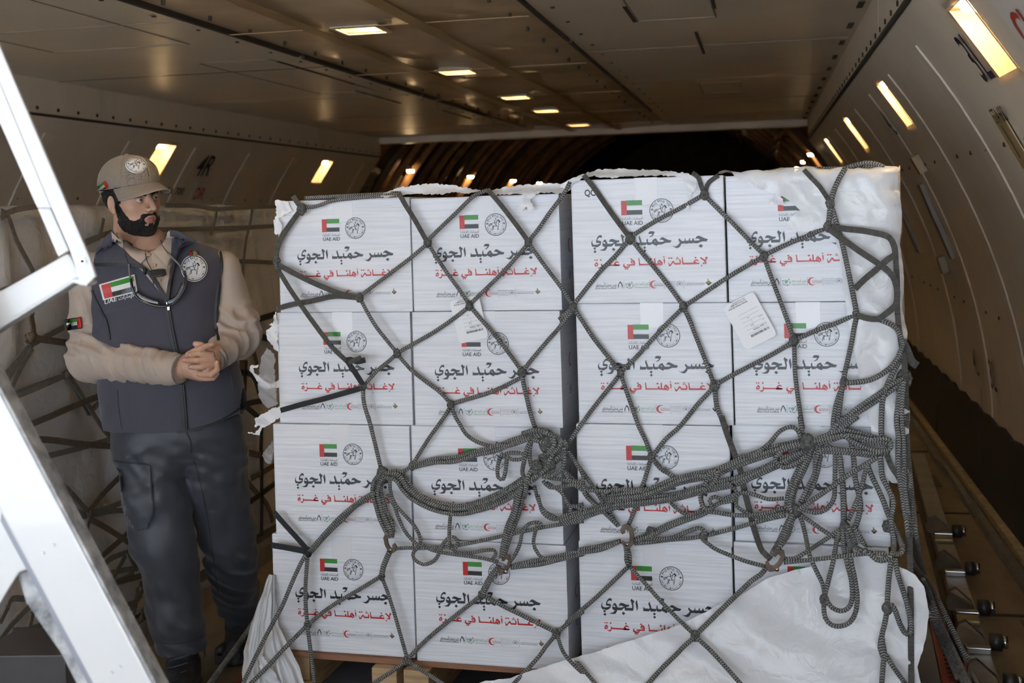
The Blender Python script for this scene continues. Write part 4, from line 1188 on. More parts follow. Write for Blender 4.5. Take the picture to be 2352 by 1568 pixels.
rope('A 1016,392 1080,490 1140,580 1210,675 1283,782'); rope('A 1287,778 1380,690 1480,592 1570,495 1660,390'); knot('A 1283,788')
rope('A 1664,388 1760,522 1880,682 1948,790'); knot('A 1950,800 ')
rope('A 580,742 620,820 680,920 750,1010 818,1092'); knot('A 818,1095'); rope('A 822,1092 930,1030 1050,962 1170,880 1280,796')
rope('A 1286,795 1360,880 1450,982 1540,1100 1618,1208'); knot('A 1620,1218', .014); rope('A 1624,1210 1700,1115 1780,1020 1860,930 1948,815')
rope('A 816,1098 760,1150 700,1197 650,1250 602,1305'); knot('A 600,1308', .012, .05)
rope('A 500,1145 520,1180 545,1215 600,1300', .009, .056, 'k'); rope('A 490,1140 520,1135 560,1150 612,1138', .009, .062, 'k'); rope('A 505,1158 540,1140 585,1125', .008, .068, 's')
rope('A 600,1316 480,1350 330,1392 200,1425 70,1462', .0088, .046, 'k')
rope('A 820,1102 870,1160 920,1212 1000,1275 1090,1342 1162,1418'); knot('A 1165,1428'); rope('A 1168,1422 1280,1388 1400,1352 1500,1310 1618,1250')
rope('A 1620,1225 1635,1310 1652,1382 1675,1480 1705,1575', .0074); rope('A 600,1312 600,1380 612,1445 632,1510 655,1580', .0074)
rope('A 1163,1432 1130,1490 1080,1562 C 1050,112 1000,190 950,272'); rope('A 1168,1435 1190,1500 1225,1556 C 1262,92 1320,135 1390,160 1470,175', out=.046)
# lower net, left half
rope('C 685,-10 705,70 722,135 742,220 765,315', .0074); knot('C 770,330', .02, .05); knot('C 945,284', .012)
rope('C 948,280 910,305 870,320 800,335', R_, .05)
bundle('C 950,284 1080,258 1200,240 1330,210 1440,180 1540,140 1640,105 1720,90', 2, 9, out=.055)
bundle('C 775,325 745,380 735,440 755,520 780,590 808,650 818,705', 4, 6.5, out=.05)
bundle('C 780,330 860,345 905,400 960,462 1080,522 1220,545 1340,520 1430,490 1520,440 1610,365', 4, 7, out=.052)
rope('C 815,345 815,420 840,500 900,572 960,640 995,715 985,765', R_, .062); rope('C 795,450 840,520 860,580 900,665 940,715 985,755 1010,770', R_, .054)
bundle('C 735,435 670,478 600,525 530,590 470,650 400,720 345,790', 2, 6, out=.048)
rope('C 130,560 200,640 260,705 325,780', .0088, .046, 'k'); rope('C 112,752 210,768 322,790', .0098, .040, 'k'); knot('C 327,792', .014, .05, m_bstrap)
rope('C 325,795 290,852 235,970 180,1102 90,1270 0,1450 -60,1580', .0072, ends=(.05, .15)); rope('C 328,800 320,900 314,1000 315,1105 325,1222', .0072, .048); knot('C 325,1226', .013)
rope('C 325,1228 335,1310 347,1400 372,1590', .0072, .05); rope('C 330,1222 410,1155 500,1092 620,1022 758,938'); knot('C 765,938', .011); rope('C 322,1228 250,1300 180,1372 80,1480 -20,1580', .007, ends=(.05, .16))
rope('C 815,785 795,830 775,880 765,932', .0095, .05); rope('C 766,942 800,1030 832,1130 870,1260 915,1420'); knot('C 916,1432', .014)
rope('C 918,1428 1000,1340 1100,1252 1220,1155 1352,1052'); knot('C 1356,1048', .012); rope('C 912,1436 820,1502 700,1580', R_, .055); rope('C 922,1438 1000,1492 1140,1580', R_, .055)
bundle('C 1358,1046 1380,1000 1405,950 1432,910 1462,880', 2, 6, out=.05)
rope('C 1360,1050 1430,1085 1500,1122 1640,1190 1795,1268'); knot('C 1800,1276', .013); rope('C 1803,1272 1880,1205 1960,1142 D 0,1215 100,1130 200,1042 368,880'); rope('C 1796,1282 1740,1350 1680,1430 1530,1590', R_, .062)
rope('C 1804,1284 1850,1400 1960,1512 D 60,1440 170,1568 200,1610', R_, .075)
rope('C 845,772 920,768 1000,770 1130,764 1250,747 1420,712 1600,672 1760,640 1960,610', .0060, .056)
rope('C 985,765 955,790 955,830 1010,866 1075,845 1110,790 1130,742 1175,702 1212,722 1205,765 1172,770 1165,700 1168,620 1175,545', .0062, .062)
rope('C 995,745 1060,780 1150,800 1300,820 1390,835 1450,855', .006, .06); rope('C 1172,760 1210,795 1280,800 1360,785 1430,782 1440,810 1420,835 1455,850', .0060, .064)
bundle('C 1612,370 1590,440 1560,560 1525,650 1500,725 1478,830', 3, 6.5, out=.06)
bundle('C 1530,885 1620,868 1700,852 1830,828 1960,795 D 80,785 200,765 325,728', 2, 8, out=.056)
rope('C 1525,850 1560,800 1585,740 1600,670 1640,625 1695,618 1712,640 1680,660 1664,740 1690,800 1730,832 1830,830', .006, .066)
# the big knotted bunch between the columns
for spec in ['C 1720,95 1640,150 1610,250 1600,330 1640,380 1700,330 1760,250 1800,180 1830,130', 'C 1690,75 1760,95 1800,120 1850,140 1855,180 1800,240 1740,300 1690,340 1620,360', 'C 1700,110 1750,160 1730,230 1680,280 1640,330 1620,420 1610,470',
             'C 1760,110 1790,170 1770,250 1700,320 1720,340 1790,330 1840,290 1850,210', 'C 1640,110 1700,140 1800,150 1850,190 1820,240 1760,280 1700,285', 'C 1600,90 1680,70 1760,85 1790,150 1750,210 1700,230', 'C 1660,100 1640,200 1660,300 1740,350 1800,320', 'C 1830,150 1780,210 1720,260 1670,320 1600,400']:
    rope(spec, .0072, .075, wav=.014)
knot('C 1740,150 1760,260 1690,300', .022, .075)
rope('C 1440,150 1500,165 1590,140 1660,110', .007, .066); rope('C 1470,225 1452,290 1455,350 1485,360 1500,300 1505,235 1470,215', .0065, .066); rope('C 1495,215 1530,205 1600,210 1605,240 1540,245 1510,230', .0062, .07)
rope('C 1855,175 1880,210 1930,290 1960,345 D 110,450 230,560 310,635', .006, .06); rope('C 1690,455 1720,560 1790,600 1870,570 1960,555', .0062, .062)
rope('C 1720,345 1800,360 1880,370 1960,385 D 110,420 230,432 360,425 500,420', .0065, .06); rope('C 1740,380 1830,440 1880,520 1960,510', .006, .056); rope('C 1840,300 1890,380 1960,430', .0062, .06); rope('C 1720,370 1760,410 1830,405 1900,395 1960,400', .0062, .064)
rope('C 1670,400 1690,480 1730,550 1820,600', .006, .06); rope('C 1960,545 1900,520 1880,560 1920,590 1960,580', .0064, .062)
# upper net, right half
rope('B 105,82 170,165 230,252 300,350 374,448', .0078, .044, 's'); knot('B 378,455', .015); rope('B 380,448 460,395 550,342 680,275 815,198'); knot('B 818,200', .013)
rope('B 745,70 780,95 800,150 817,195', .007, .04, 's'); rope('B 819,192 835,140 855,115 900,85', .007, .036, 's')
rope('B 374,462 290,560 200,652 120,750 42,850'); rope('B 384,462 460,555 540,652 620,755 692,855'); knot('B 693,860', .013)
rope('B 822,205 900,285 980,362 1070,455 1166,552'); knot('B 1168,560', .013); rope('B 1172,556 1260,512 1350,472 1430,440 1535,395')
rope('B 697,857 810,782 930,702 1040,635 1164,564'); rope('B 40,860 100,950 160,1042 240,1145 320,1245'); knot('B 322,1250', .011); rope('B 38,862 0,900 -40,935', .007)
rope('B 690,866 600,955 500,1062 420,1150 326,1244'); rope('B 696,868 730,940 762,1022 820,1170 872,1315'); knot('B 876,1325', .014)
rope('B 880,1322 980,1265 1100,1202 1220,1140 1340,1068'); knot('B 1346,1060', .014); rope('B 1170,568 1210,680 1252,792 1300,920 1344,1050')
rope('B 1350,1056 1420,1025 1500,992 1600,955 1712,905'); knot('B 1716,903', .013)
rope('B 320,1256 250,1345 180,1432 80,1568 D 0,172'); rope('B 324,1258 345,1325 372,1402 430,1568 D 470,130 505,225'); rope('B 872,1332 830,1380 780,1432 670,1568 D 590,125 510,225')
rope('B 878,1335 888,1430 910,1500 950,1580', .0075); rope('B 1347,1070 1350,1160 1353,1252 1370,1400 1398,1580')
rope('B 1405,50 1450,100 1500,152 1558,240', .007, .075, 's'); rope('B 1650,40 1610,110 1580,182 1562,262 1555,330 1548,385', .0078, .076); rope('B 1555,235 1580,305 1610,410 1640,522 1690,762 1716,898', .0075, .070); knot('B 1560,250', .013, .078); knot('B 1547,388', .013, .08)
rope('B 1650,42 1700,25 1760,10 1830,15 1880,38', .0066, .01); rope('B 1400,40 1550,45 1700,40 1870,35', .006, -.02)
rope('B 1555,385 1650,400 1750,410 1830,425 1890,440 1925,470 1945,545 1900,580 1830,642 1760,700 1706,755', .0088, .082, 's')
rope('B 1550,398 1640,465 1720,522 1800,575 1870,622 1930,680 1952,740 1955,800 1945,852 1890,900 1840,932 1770,925 1720,908', .0088, .088, 's')
rope('B 1718,908 1700,990 1690,1052 1665,1170 1640,1282 1620,1420 1600,1580', .0072, .052); rope('B 1840,932 1900,955 1950,988 1985,1060 1985,1100 1960,1160 1920,1215 1860,1260 1800,1290 1720,1305 1645,1308', .0075, .074)
knot('B 1642,1305', .012, .055); rope('B 1985,1060 2010,1110 2040,1180 2072,1205', .012, .07, 's'); rope('B 1945,545 1955,700 1958,900 1980,1080 2000,1200 2000,1300', .008, .072, 's')
bundle('B 1995,1285 1930,1330 1850,1390 1740,1460 1610,1560', 2, 9, out=.06); rope('B 1985,1100 1965,1180 1930,1250 1890,1340 1868,1420 1862,1568 D 1872,110 1905,150', .0078, .064); rope('B 1640,1310 1600,1420 1580,1520 1575,1600', .007, .056)
knot('B 1995,1280', .022, .05); rope('B 1995,1300 2000,1400 1985,1500 1990,1600', .009, .05)
# lower net, right half
knot('D 505,232', .012); rope('D 505,235 560,300 600,325 665,365', .0064, .05); rope('D 503,238 470,350 430,462 400,560 365,645', .0064, .048); rope('D 0,180 75,285 150,392 240,530 312,640', .0064, .046); rope('D 0,318 100,425 200,532 310,640', .0064, .05)
bundle('D 225,480 340,470 470,452 640,382 760,350 860,332 950,295 1050,252 1150,215 1250,182 1340,160 1440,140', 3, 7, out=.062)
bundle('D -40,610 60,580 200,540 330,505 480,490 640,465 800,425 900,400 1000,375 1160,312 1290,250 1410,195', 3, 7, out=.058)
rope('D 230,480 225,450 270,425 350,425 480,440', .0062, .066); rope('D 810,360 840,335 870,310 900,330 860,400 800,440 800,500 830,540 870,530 850,490 880,465 920,480 960,470 1010,440 980,400 960,380', .0062, .074)
rope('D 850,345 815,410 800,480 830,545 900,560 1010,575 1150,570 1290,530', .0066, .064); rope('D 870,525 920,500 980,490 1040,440 1120,455 1200,480 1290,475', .0062, .066); rope('D 620,500 660,540 720,575 760,580', .006, .056)
rope('D 1010,470 1010,520 1060,555 1130,585 1210,580 1300,555', .0062, .06)
bundle('D 405,725 500,685 600,640 700,602 800,565 870,535', 2, 7, out=.058); rope('D 405,742 500,735 600,722 720,712 810,700 900,678 1000,652 1150,610 1300,575', .0064, .058)
rope('D 500,662 490,690 520,712 570,718 640,705 720,672 780,652 815,662 825,690 808,715 850,750 900,782 1050,842 1180,878', .0064, .068); knot('D 500,672 815,700', .013, .066)
rope('D 1200,870 1150,930 1100,962 940,1115 780,1272', .0075, .056); knot('D 766,1290', .014, .056); rope('D 1290,855 1420,842 1550,828 1680,812 1800,800 1900,802', .0066, .062)
bundle('D 355,760 365,800 368,840 370,872', 2, 6, out=.055); rope('D 374,878 470,980 560,1082 660,1185 762,1285', R_, .052); rope('D 762,1296 700,1350 650,1402 560,1490 470,1590', .007, .07); rope('D 770,1296 840,1360 900,1422 1050,1590', .007, .07)
rope('D 920,-10 960,110 1010,242 1035,320 1050,402 1075,500 1100,602 1135,720 1165,790 1215,835', .009, .05, 's')
rope('D 1385,-10 1395,60 1402,105', .007, .055); knot('D 1430,150', .024, .07)
rope('D 1395,125 1370,70 1330,52 1270,75 1200,152 1130,205 1050,242', .0064, .066); rope('D 1440,150 1370,160 1300,182 1250,215 1245,260 1290,292 1360,270 1425,220', .0072, .074)
bundle('D 1450,150 1540,120 1640,95 1740,110 1830,135 1915,150', 3, 7, out=.068); bundle('D 1915,190 1850,210 1800,212 1700,200 1600,192 1500,190', 2, 7, out=.066); rope('D 1640,90 1680,130 1740,160 1830,190 1900,190 1925,170 1915,130 1860,120 1760,140', .007, .08)
rope('D 1640,-10 1600,40 1560,100 1515,152', .0075, .064); rope('D 1730,-10 1660,40 1590,80 1530,130', .0075, .064)
bundle('D 1455,170 1425,240 1400,302 1345,420 1325,520 1350,560', 3, 7, out=.064); bundle('D 1505,180 1490,260 1478,332 1440,420 1395,505', 2, 7, out=.06)
knot('D 1352,552', .018, .066); bundle('D 1350,560 1320,630 1300,682 1265,745 1225,805', 3, 6, out=.064)
rope('D 1355,555 1450,492 1550,425 1650,352 1750,290 1850,228', .0072, .07); rope('D 1380,530 1470,560 1540,540 1585,480 1592,400 1595,200', .0068, .06)
rope('D 1375,560 1400,620 1420,700 1440,802 1480,900 1520,982 1535,1070', .0066, .058); rope('D 1385,568 1460,620 1550,682 1630,725 1700,762 1770,790', .0064, .062)
rope('D 1640,640 1610,700 1582,850 1555,960 1528,1080 1535,1180 1575,1225 1625,1232 1680,1210 1715,1150 1725,1060 1710,950 1690,850 1680,750 1655,640', .0070, .070); rope('D 1540,1075 1575,1120 1625,1142 1670,1125 1695,1070 1690,960 1665,860 1645,760 1640,650', .0070, .076)
knot('D 1530,1075', .014, .072); rope('D 1655,635 1580,690 1500,742 1420,795 1350,832 1290,832', .0064, .066); knot('D 1650,640', .014, .07)
rope('D 1615,190 1630,300 1640,402 1645,520 1645,635', .0085, .062); rope('D 1690,140 1705,250 1712,352 1730,430 1745,510 1735,580 1715,645', .0078, .064); rope('D 1790,262 1770,330 1745,430 1710,520 1672,605', .0066, .068)
rope('D 1860,215 1868,290 1875,352 1915,430 1940,500 1925,600 1935,680 1945,740 1930,810 1890,840 1840,838 1790,790', .0078, .072); rope('D 1780,262 1810,340 1840,402 1880,490 1905,562 1940,640 1975,710 1995,770 1975,805 1930,800', .0078, .066)
rope('D 1668,640 1700,700 1720,760 1760,790 1775,770 1740,700 1700,640', .0072, .074); rope('D 1660,640 1680,720 1740,785 1790,790', .0072, .066)
rope('D 1930,810 1918,900 1912,952 1905,1050 1900,1150 1885,1230 1870,1300 1885,1380 1878,1470 1868,1600', .0074, .068); rope('D 1948,830 1965,920 1990,1002 2015,1080 2035,1160 2045,1230 2035,1275 2005,1270 1975,1210 1950,1140 1930,1108 1900,1112', .0076, .07)
knot('D 1903,1125 1905,640', .015, .07); rope('D 1885,1390 1940,1475 2030,1600', .007, .066); rope('D 1872,1300 1865,1360 1885,1420', .009, .066)
rope('B 2005,1290 D 2015,-20 2024,300 2032,600 2040,1000 2046,1600', .0085, .066, 's'); rope('D 1900,215 1930,290 1975,360 2010,460 2030,600', .008, .06, 's')
bundle('B 1995,1290 D 1985,-20 2000,150 2005,300 2010,420 2030,560 2045,700', 3, 8, out=.062); rope('D 2000,300 1995,380 2020,420 2042,380 2035,330 2015,310', .007, .07); rope('B 1995,1290 D 1960,-20 1970,120 1968,260 1985,420', .0078, .066)
# strands falling to the pallet rim on the right
def strand(px0, d0, floor_pts, w=.0075):
    pts = [npt(x, y, d0) for x, y in px0] + [Vector(p) for p in floor_pts]
    sweep('rope', pts, w, w * .9, m_rope, net, n=8, step=.014, normal=N_DIR)
def fl_pt(px, py, z): return on_plane(px, py, Vector((0, 0, z)), Z_UP)
for k in range(4):
    j = k * 6
    strand([(2076, 868), (2062 + j, 940), (2068 + j, 1040), (2078 + j, 1150), (2088 + j, 1240)], .03 - k * .01, [on_plane(2103 + j, 1310, face_xy(PL1 - .1, 0), S_DIR), fl_pt(2132 + j, 1405, .30), fl_pt(2165 + j * 1.5, 1480 + k * 5, .14), fl_pt(2200 + j * 1.8, 1560 + k * 6, .08)])
strand([(2085, 1230), (2095, 1290)], -.03, [fl_pt(2140, 1350, .33), fl_pt(2185, 1440, .2), fl_pt(2215, 1500, .12), fl_pt(2245, 1530, .085)], .009)
strand([(2120, 1330)], -.05, [fl_pt(2150, 1400, .24), fl_pt(2186, 1450, .17), fl_pt(2215, 1510, .11), fl_pt(2250, 1580, .08)], .007)
# forged net hooks
def hook(px, py, ang, out=.07, sc=1.0, parent=net):
    """flat forged hook: an oval plate with a slot and an open nose"""
    c = npt(px, py, out)
    pr = [(-.010, -.036), (.004, -.040), (.018, -.026), (.022, .002), (.018, .026), (.004, .040), (-.012, .036), (-.020, .020), (-.016, .006), (-.006, .010), (-.004, .022), (.006, .020), (.008, .0), (.004, -.018), (-.006, -.022), (-.018, -.014), (-.022, -.022)]
    ca, sa = math.cos(ang), math.sin(ang)
    P = [c + S_DIR * ((x * ca - y * sa) * sc) + Z_UP * ((x * sa + y * ca) * sc) for x, y in pr]
    o = extrude_poly('hook', P, -N_DIR * .010, m_hook, parent, bevel=.0018)
    cyl_obj('rivet', c + N_DIR * .002 + S_DIR * (-.008 * sa * sc) + Z_UP * (-.026 * sc), c - N_DIR * .012 + S_DIR * (-.008 * sa * sc) + Z_UP * (-.026 * sc), .006, m_steel, o, n=10)
hook(580 + 812 / 2.579, 960 + 740 / 2.579, math.pi + .35, .066, .85); hook(580 + 1492 / 2.579, 960 + 868 / 2.579, -.45, .072, .85)
hook(1300 + 362 / 2.579, 960 + 700 / 2.579, .08, .074, .95); hook(1300 + 1240 / 2.579, 960 + 845 / 2.579, -.6, .076, .95)
# ------------------------------------------------------------------ netted load behind the man
m_wrap2 = film_material('film_load_shaded', .93, col=(.40, .31, .22), rough=.3, trans=.1)  # whitish load film with shade and warm lamplight put into its colour
m_wrap = film_material('film_load', .93, col=(.76, .75, .745), rough=.26, trans=.12)
m_load = mat('load_carton', (.62, .60, .58), rough=.55, noise_amt=.12, noise_scale=3)
# the load stands along the left side of the hold: its long face runs parallel to the fuselage axis
B_S = Vector((0, 1, 0)); B_N = Vector((1, 0, 0))
B0 = Vector((-2.56, 4.0, 0.8))
def bface(px, py, out=0.0): return on_plane(px, py, B0 + B_N * out, B_N)
b_s0 = (bface(-60, 900) - B0).dot(B_S); b_s1 = b_s0 + 2.62; b_zt = bface(300, 476).z
def bpos(s, o, z):
    p = B0 + B_S * s + B_N * o; return Vector((p.x, p.y, z))
# plank the load stands on
lp_ = empty('cargo_pallet', bpos((b_s0 + b_s1) / 2, -.4, 0), 'dark aircraft pallet under the netted load at left', 'pallet')
def bquad(name, s0, s1, d0, d1, z0, z1, m, parent): return extrude_poly(name, [bpos(s0, d0, z1), bpos(s1, d0, z1), bpos(s1, d1, z1), bpos(s0, d1, z1)], Vector((0, 0, z0 - z1)), m, parent, bevel=.004)
bquad('plate', b_s0 - .3, b_s1 + .1, .16, -1.2, .02, .055, m_floor_dark, lp_)
bquad('rim', b_s0 - .3, b_s1 + .1, .22, .161, 0, .075, m_alu, lp_)
# cartons under the film, three columns and four rows, seen as faint joints
load = empty('wrapped_load', bpos((b_s0 + b_s1) / 2, -.35, .056), 'film wrapped load of cartons standing behind the man', 'cargo')
NC, NR = 5, 4
cw = (b_s1 - b_s0) / NC; ch = (b_zt - .06) / NR
for i in range(NC):
    for j in range(NR):
        o = extrude_poly('carton', [bpos(b_s0 + cw * i + .004, random.uniform(-.012, .0), .058 + ch * j), bpos(b_s0 + cw * (i + 1) - .004, random.uniform(-.012, 0), .058 + ch * j),
                                    bpos(b_s0 + cw * (i + 1) - .004, random.uniform(-.012, 0), .058 + ch * (j + 1) - .003), bpos(b_s0 + cw * i + .004, random.uniform(-.012, 0), .058 + ch * (j + 1) - .003)],
                         -B_N * .6, m_load, load)
def bsheet(name, s0, s1, z0, z1, m, parent, out=.02, famp=.02, fscale=7, seed=0.0, fold=(1, .35), grid=.03, skirt=0.0):
    nx = int((s1 - s0) / grid); nz = int((z1 - z0 + .35) / grid)
    V = []; F = []
    f = Vector(fold).normalized()
    for i in range(nx + 1):
        for j in range(nz + 1):
            s = s0 + (s1 - s0) * i / nx; z = z0 + (z1 - z0 + .35) * j / nz
            a = s * f.x + z * f.y; b = -s * f.y + z * f.x
            d = famp * (noise.noise(Vector((a * fscale, b * fscale * .25, seed))) + .5 * noise.noise(Vector((a * fscale * 2.6, b * fscale * .5, seed + 3))) + .7 * (1 - 2 * abs(noise.noise(Vector((a * fscale * .7, b * fscale * .3, seed + 8))))))
            o = out + d + skirt * max(0, (.55 - z)) ** 1.0
            if z > z1: V.append(bpos(s, max(-.6, (out + d) * max(0, 1 - (z - z1) * 20) - (z - z1)), z1 + abs(d) * .5))
            else: V.append(bpos(s, o, z))
    for i in range(nx):
        for j in range(nz): F.append((i * (nz + 1) + j, (i + 1) * (nz + 1) + j, (i + 1) * (nz + 1) + j + 1, i * (nz + 1) + j + 1))
    return pyd(name, V, F, m, parent, smooth=True)
bsheet('film', b_s0 - .05, b_s1 + .02, .06, b_zt, m_wrap, load, out=.028, famp=.020, seed=3.0, skirt=.05)
# print that shows faintly through the film
pr = Print(); fnp = lambda p: (p[0], p[1])
pq = Print()
for (px, py, kind) in [(45, 540, 'f'), (150, 555, 't'), (70, 615, 't'), (160, 700, 's'), (470, 512, 'l'), (590, 512, 'l'), (60, 640, 's')]:
    c = bface(px, py); s = (c - B0).dot(B_S); z = c.z
    if kind == 'f':
        pq.rect(s, z, s + .03, z + .06, 1); pq.rect(s + .03, z + .04, s + .10, z + .06, 2)
    elif kind == 't':
        for g in TITLE: pq.poly([loop(q) for q in g], 4, lambda p: (s + (p[0] - 789) * .0012, z + (587 - p[1]) * .0012))
    elif kind == 's':
        for g in SUBT[-6:]: pq.poly([loop(q) for q in g], 1, lambda p: (s + (p[0] - 789) * .0012, z + (620 - p[1]) * .0012))
    else:
        pq.rect(s, z, s + .12, z + .003, 4); pq.rect(s, z + .008, s + .12, z + .011, 4); pq.poly([[(s + .13, z + .006), (s + .142, z + .018), (s + .154, z + .006), (s + .142, z - .006)]], 4)
me = pq.mesh('box_print', INK, lambda x, y: tuple(bpos(x, .0025, y))); link('box_print', me, None, load)
# second load further aft on its own pallet
lp2 = empty('cargo_pallet', bpos(b_s1 + 1.3, -.4, 0), 'dark aircraft pallet under the shaded second load', 'pallet')
bquad('plate', b_s1 + .14, b_s1 + 2.6, .14, -1.2, .02, .055, m_floor_dark, lp2)
b2 = empty('wrapped_load', bpos(b_s1 + 1.3, -.35, .056), 'shaded wrapped load glimpsed between man and white boxes', 'cargo')
for i in range(4):
    for j in range(NR):
        s_ = b_s1 + .2 + i * .57
        o_ = [random.uniform(-.02, 0) for _ in range(4)]
        extrude_poly('carton', [bpos(s_, o_[0], .058 + ch * j), bpos(s_ + .56, o_[1], .058 + ch * j), bpos(s_ + .56, o_[2], .055 + ch * (j + 1)), bpos(s_, o_[3], .055 + ch * (j + 1))], -B_N * .6, m_load, b2)
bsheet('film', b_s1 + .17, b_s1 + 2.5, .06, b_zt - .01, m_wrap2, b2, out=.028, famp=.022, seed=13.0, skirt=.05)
# net over the rear load
m_strap2 = rope_material('load_strap', (.06, .055, .048), (.30, .285, .26), 'rib')
m_strap3 = rope_material('load_strap_brown', (.05, .038, .028), (.22, .165, .12), 'rib')
net2 = empty('cargo_net', bpos((b_s0 + b_s1) / 2, .08, .056), 'worn flat webbing net over the wrapped load behind the man', 'cargo net')
def bstrap(spec, w=.011, out=.07, m=None, fr=(0, 0, 1.0)):
    pts = []
    for t in spec.split():
        x, y = [float(v) for v in t.split(',')]
        x = fr[0] + x / fr[2]; y = fr[1] + y / fr[2]
        z = bface(x, y).z
        pts.append(bface(x, y, out + .05 * max(0, .55 - z) + random.uniform(-.004, .004)))
    sweep('strap', pts, w, w * .28, m or m_strap2, net2, n=8, step=.02, normal=B_N, flat=True)
G4 = (0, 450, 3.136)          # frame of the upper zoom
for sp in ['620,330 740,280 900,250 1300,240 1680,230 2000,215', '560,1100 800,1000 1200,900 1750,620', '640,1568 900,1300 1300,1000', '0,110 40,125 70,180 110,300 160,400 215,500 245,560', '0,165 50,125 130,95 260,75 400,62', '0,690 120,640 245,565 340,520', '700,300 640,330 600,355', '745,160 720,270 700,310', '1560,80 1545,180 1520,280', '1820,70 1800,200 1770,330 1755,480 1750,620', '1190,65 1400,70 1560,95 1700,85 1990,75',
           '1680,475 1800,470 1990,480', '235,860 225,780', '60,1320 130,1200 205,1090 300,1030 460,945', '30,1460 250,1370 480,1290', '480,1290 560,1420 640,1568', '40,1470 140,1260 230,1100', '490,1290 540,1180 560,1100', '1820,900 1960,870', '0,1320 100,1210 190,1100']:
    bstrap(sp, .0105, .075, None, G4)
for sp in ['225,860 240,960 260,1020 360,1040 500,1060', '200,1010 240,1000 255,1030 215,1050 190,1030', '400,1568 560,1500 745,1430', '1750,620 1740,900 1735,1200 1740,1568', '1820,980 1900,1010 1980,1015']:
    bstrap(sp, .012, .085, m_strap3, G4)
G5 = (0, 860, 2.215)          # frame of the lower zoom
for sp in ['560,330 700,300 900,350 1100,500', '640,690 800,640 1000,700 1200,900', '610,520 700,420 850,200', '640,1230 800,1000 1000,850', '20,130 120,95 240,45 340,0', '25,130 60,190 110,280 160,350 225,415', '225,415 260,480 280,530 350,590 440,690', '350,10 400,80 450,160 520,270 570,325', '180,430 300,400 420,370 560,330', '310,665 370,690 450,715', '330,725 450,715 560,695 640,690', '450,710 540,680 640,645',
           '455,720 440,800 415,880', '490,1010 560,940 640,905', '500,1030 600,1000 700,985', '560,1080 590,1010 640,920', '560,1085 580,1160 605,1230', '610,1180 680,1160 720,1120', '700,1080 690,1180 670,1260 655,1330', '0,1350 60,1270 160,1170', '0,1260 40,1180 60,1140 135,1140', '60,1300 130,1300 220,1270', '170,1190 150,1290', '250,1430 265,1340',
           '720,1230 705,1290 730,1330', '765,1300 740,1380 715,1450', '520,1060 600,1050 680,1010']:
    bstrap(sp, .0105, .085, None, G5)
for sp in ['100,275 250,215 400,150 525,105', '130,325 280,335 430,355 580,365', '445,710 480,660 540,590 610,520', '450,730 540,780 620,830 700,880', '465,970 540,905 620,835 660,790', '520,1075 600,1055 730,1020', '710,1060 740,1090 750,1160 720,1210', '650,890 670,940 690,980']:
    bstrap(sp, .0115, .09, m_strap3, G5)
for (x, y) in [(70, 774), (155, 860), (102, 1048), (203, 1178)]:
    c = bface(x, y, .085); bm = bmesh.new(); bmesh.ops.create_icosphere(bm, subdivisions=2, radius=.018)
    for v in bm.verts: v.co = v.co * (1 + .3 * noise.noise(v.co * 90)) + c
    bm_obj('knot', bm, m_strap3, net2, True)
G6 = (550, 700, 3.923)        # straps on the second load, in the gap
net3 = empty('cargo_net', bpos(b_s1 + .9, .1, .056), 'dark net straps on the shaded load in the gap', 'cargo net')
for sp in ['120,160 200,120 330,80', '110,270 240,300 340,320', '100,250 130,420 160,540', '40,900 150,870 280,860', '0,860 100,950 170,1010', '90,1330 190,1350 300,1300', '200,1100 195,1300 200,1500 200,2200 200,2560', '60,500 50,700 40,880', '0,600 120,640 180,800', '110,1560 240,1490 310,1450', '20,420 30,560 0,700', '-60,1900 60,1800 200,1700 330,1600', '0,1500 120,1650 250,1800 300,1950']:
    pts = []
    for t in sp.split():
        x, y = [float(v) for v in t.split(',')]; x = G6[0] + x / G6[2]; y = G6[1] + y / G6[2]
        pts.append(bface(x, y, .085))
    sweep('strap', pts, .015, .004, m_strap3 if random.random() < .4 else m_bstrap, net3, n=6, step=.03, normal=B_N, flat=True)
# ------------------------------------------------------------------ white steel stair frame in the foreground
m_white = mat('white_enamel', (.74, .75, .765), rough=.28, noise_amt=.04, noise_scale=5, coat=.3)
m_worn = mat('worn_enamel', (.62, .63, .64), rough=.4, noise_amt=.75, noise_scale=22, col2=(.10, .10, .11), detail=8)
lad = empty('stair_frame', at(120, 1750, 2.5), 'white enamelled steel stair frame cutting across the left edge', 'stair')
L_N = (-FWD).normalized()
def bar(name, px, z, th, m, bevel=.006, back=None, parent=lad):
    P = [at(x, y, z) for x, y in px]
    off = FWD * th if back is None else (at(px[0][0] + back[0], px[0][1] + back[1], z) - at(px[0][0], px[0][1], z)) + FWD * th
    return extrude_poly(name, P, off, m, parent, bevel)
ZL = 2.35
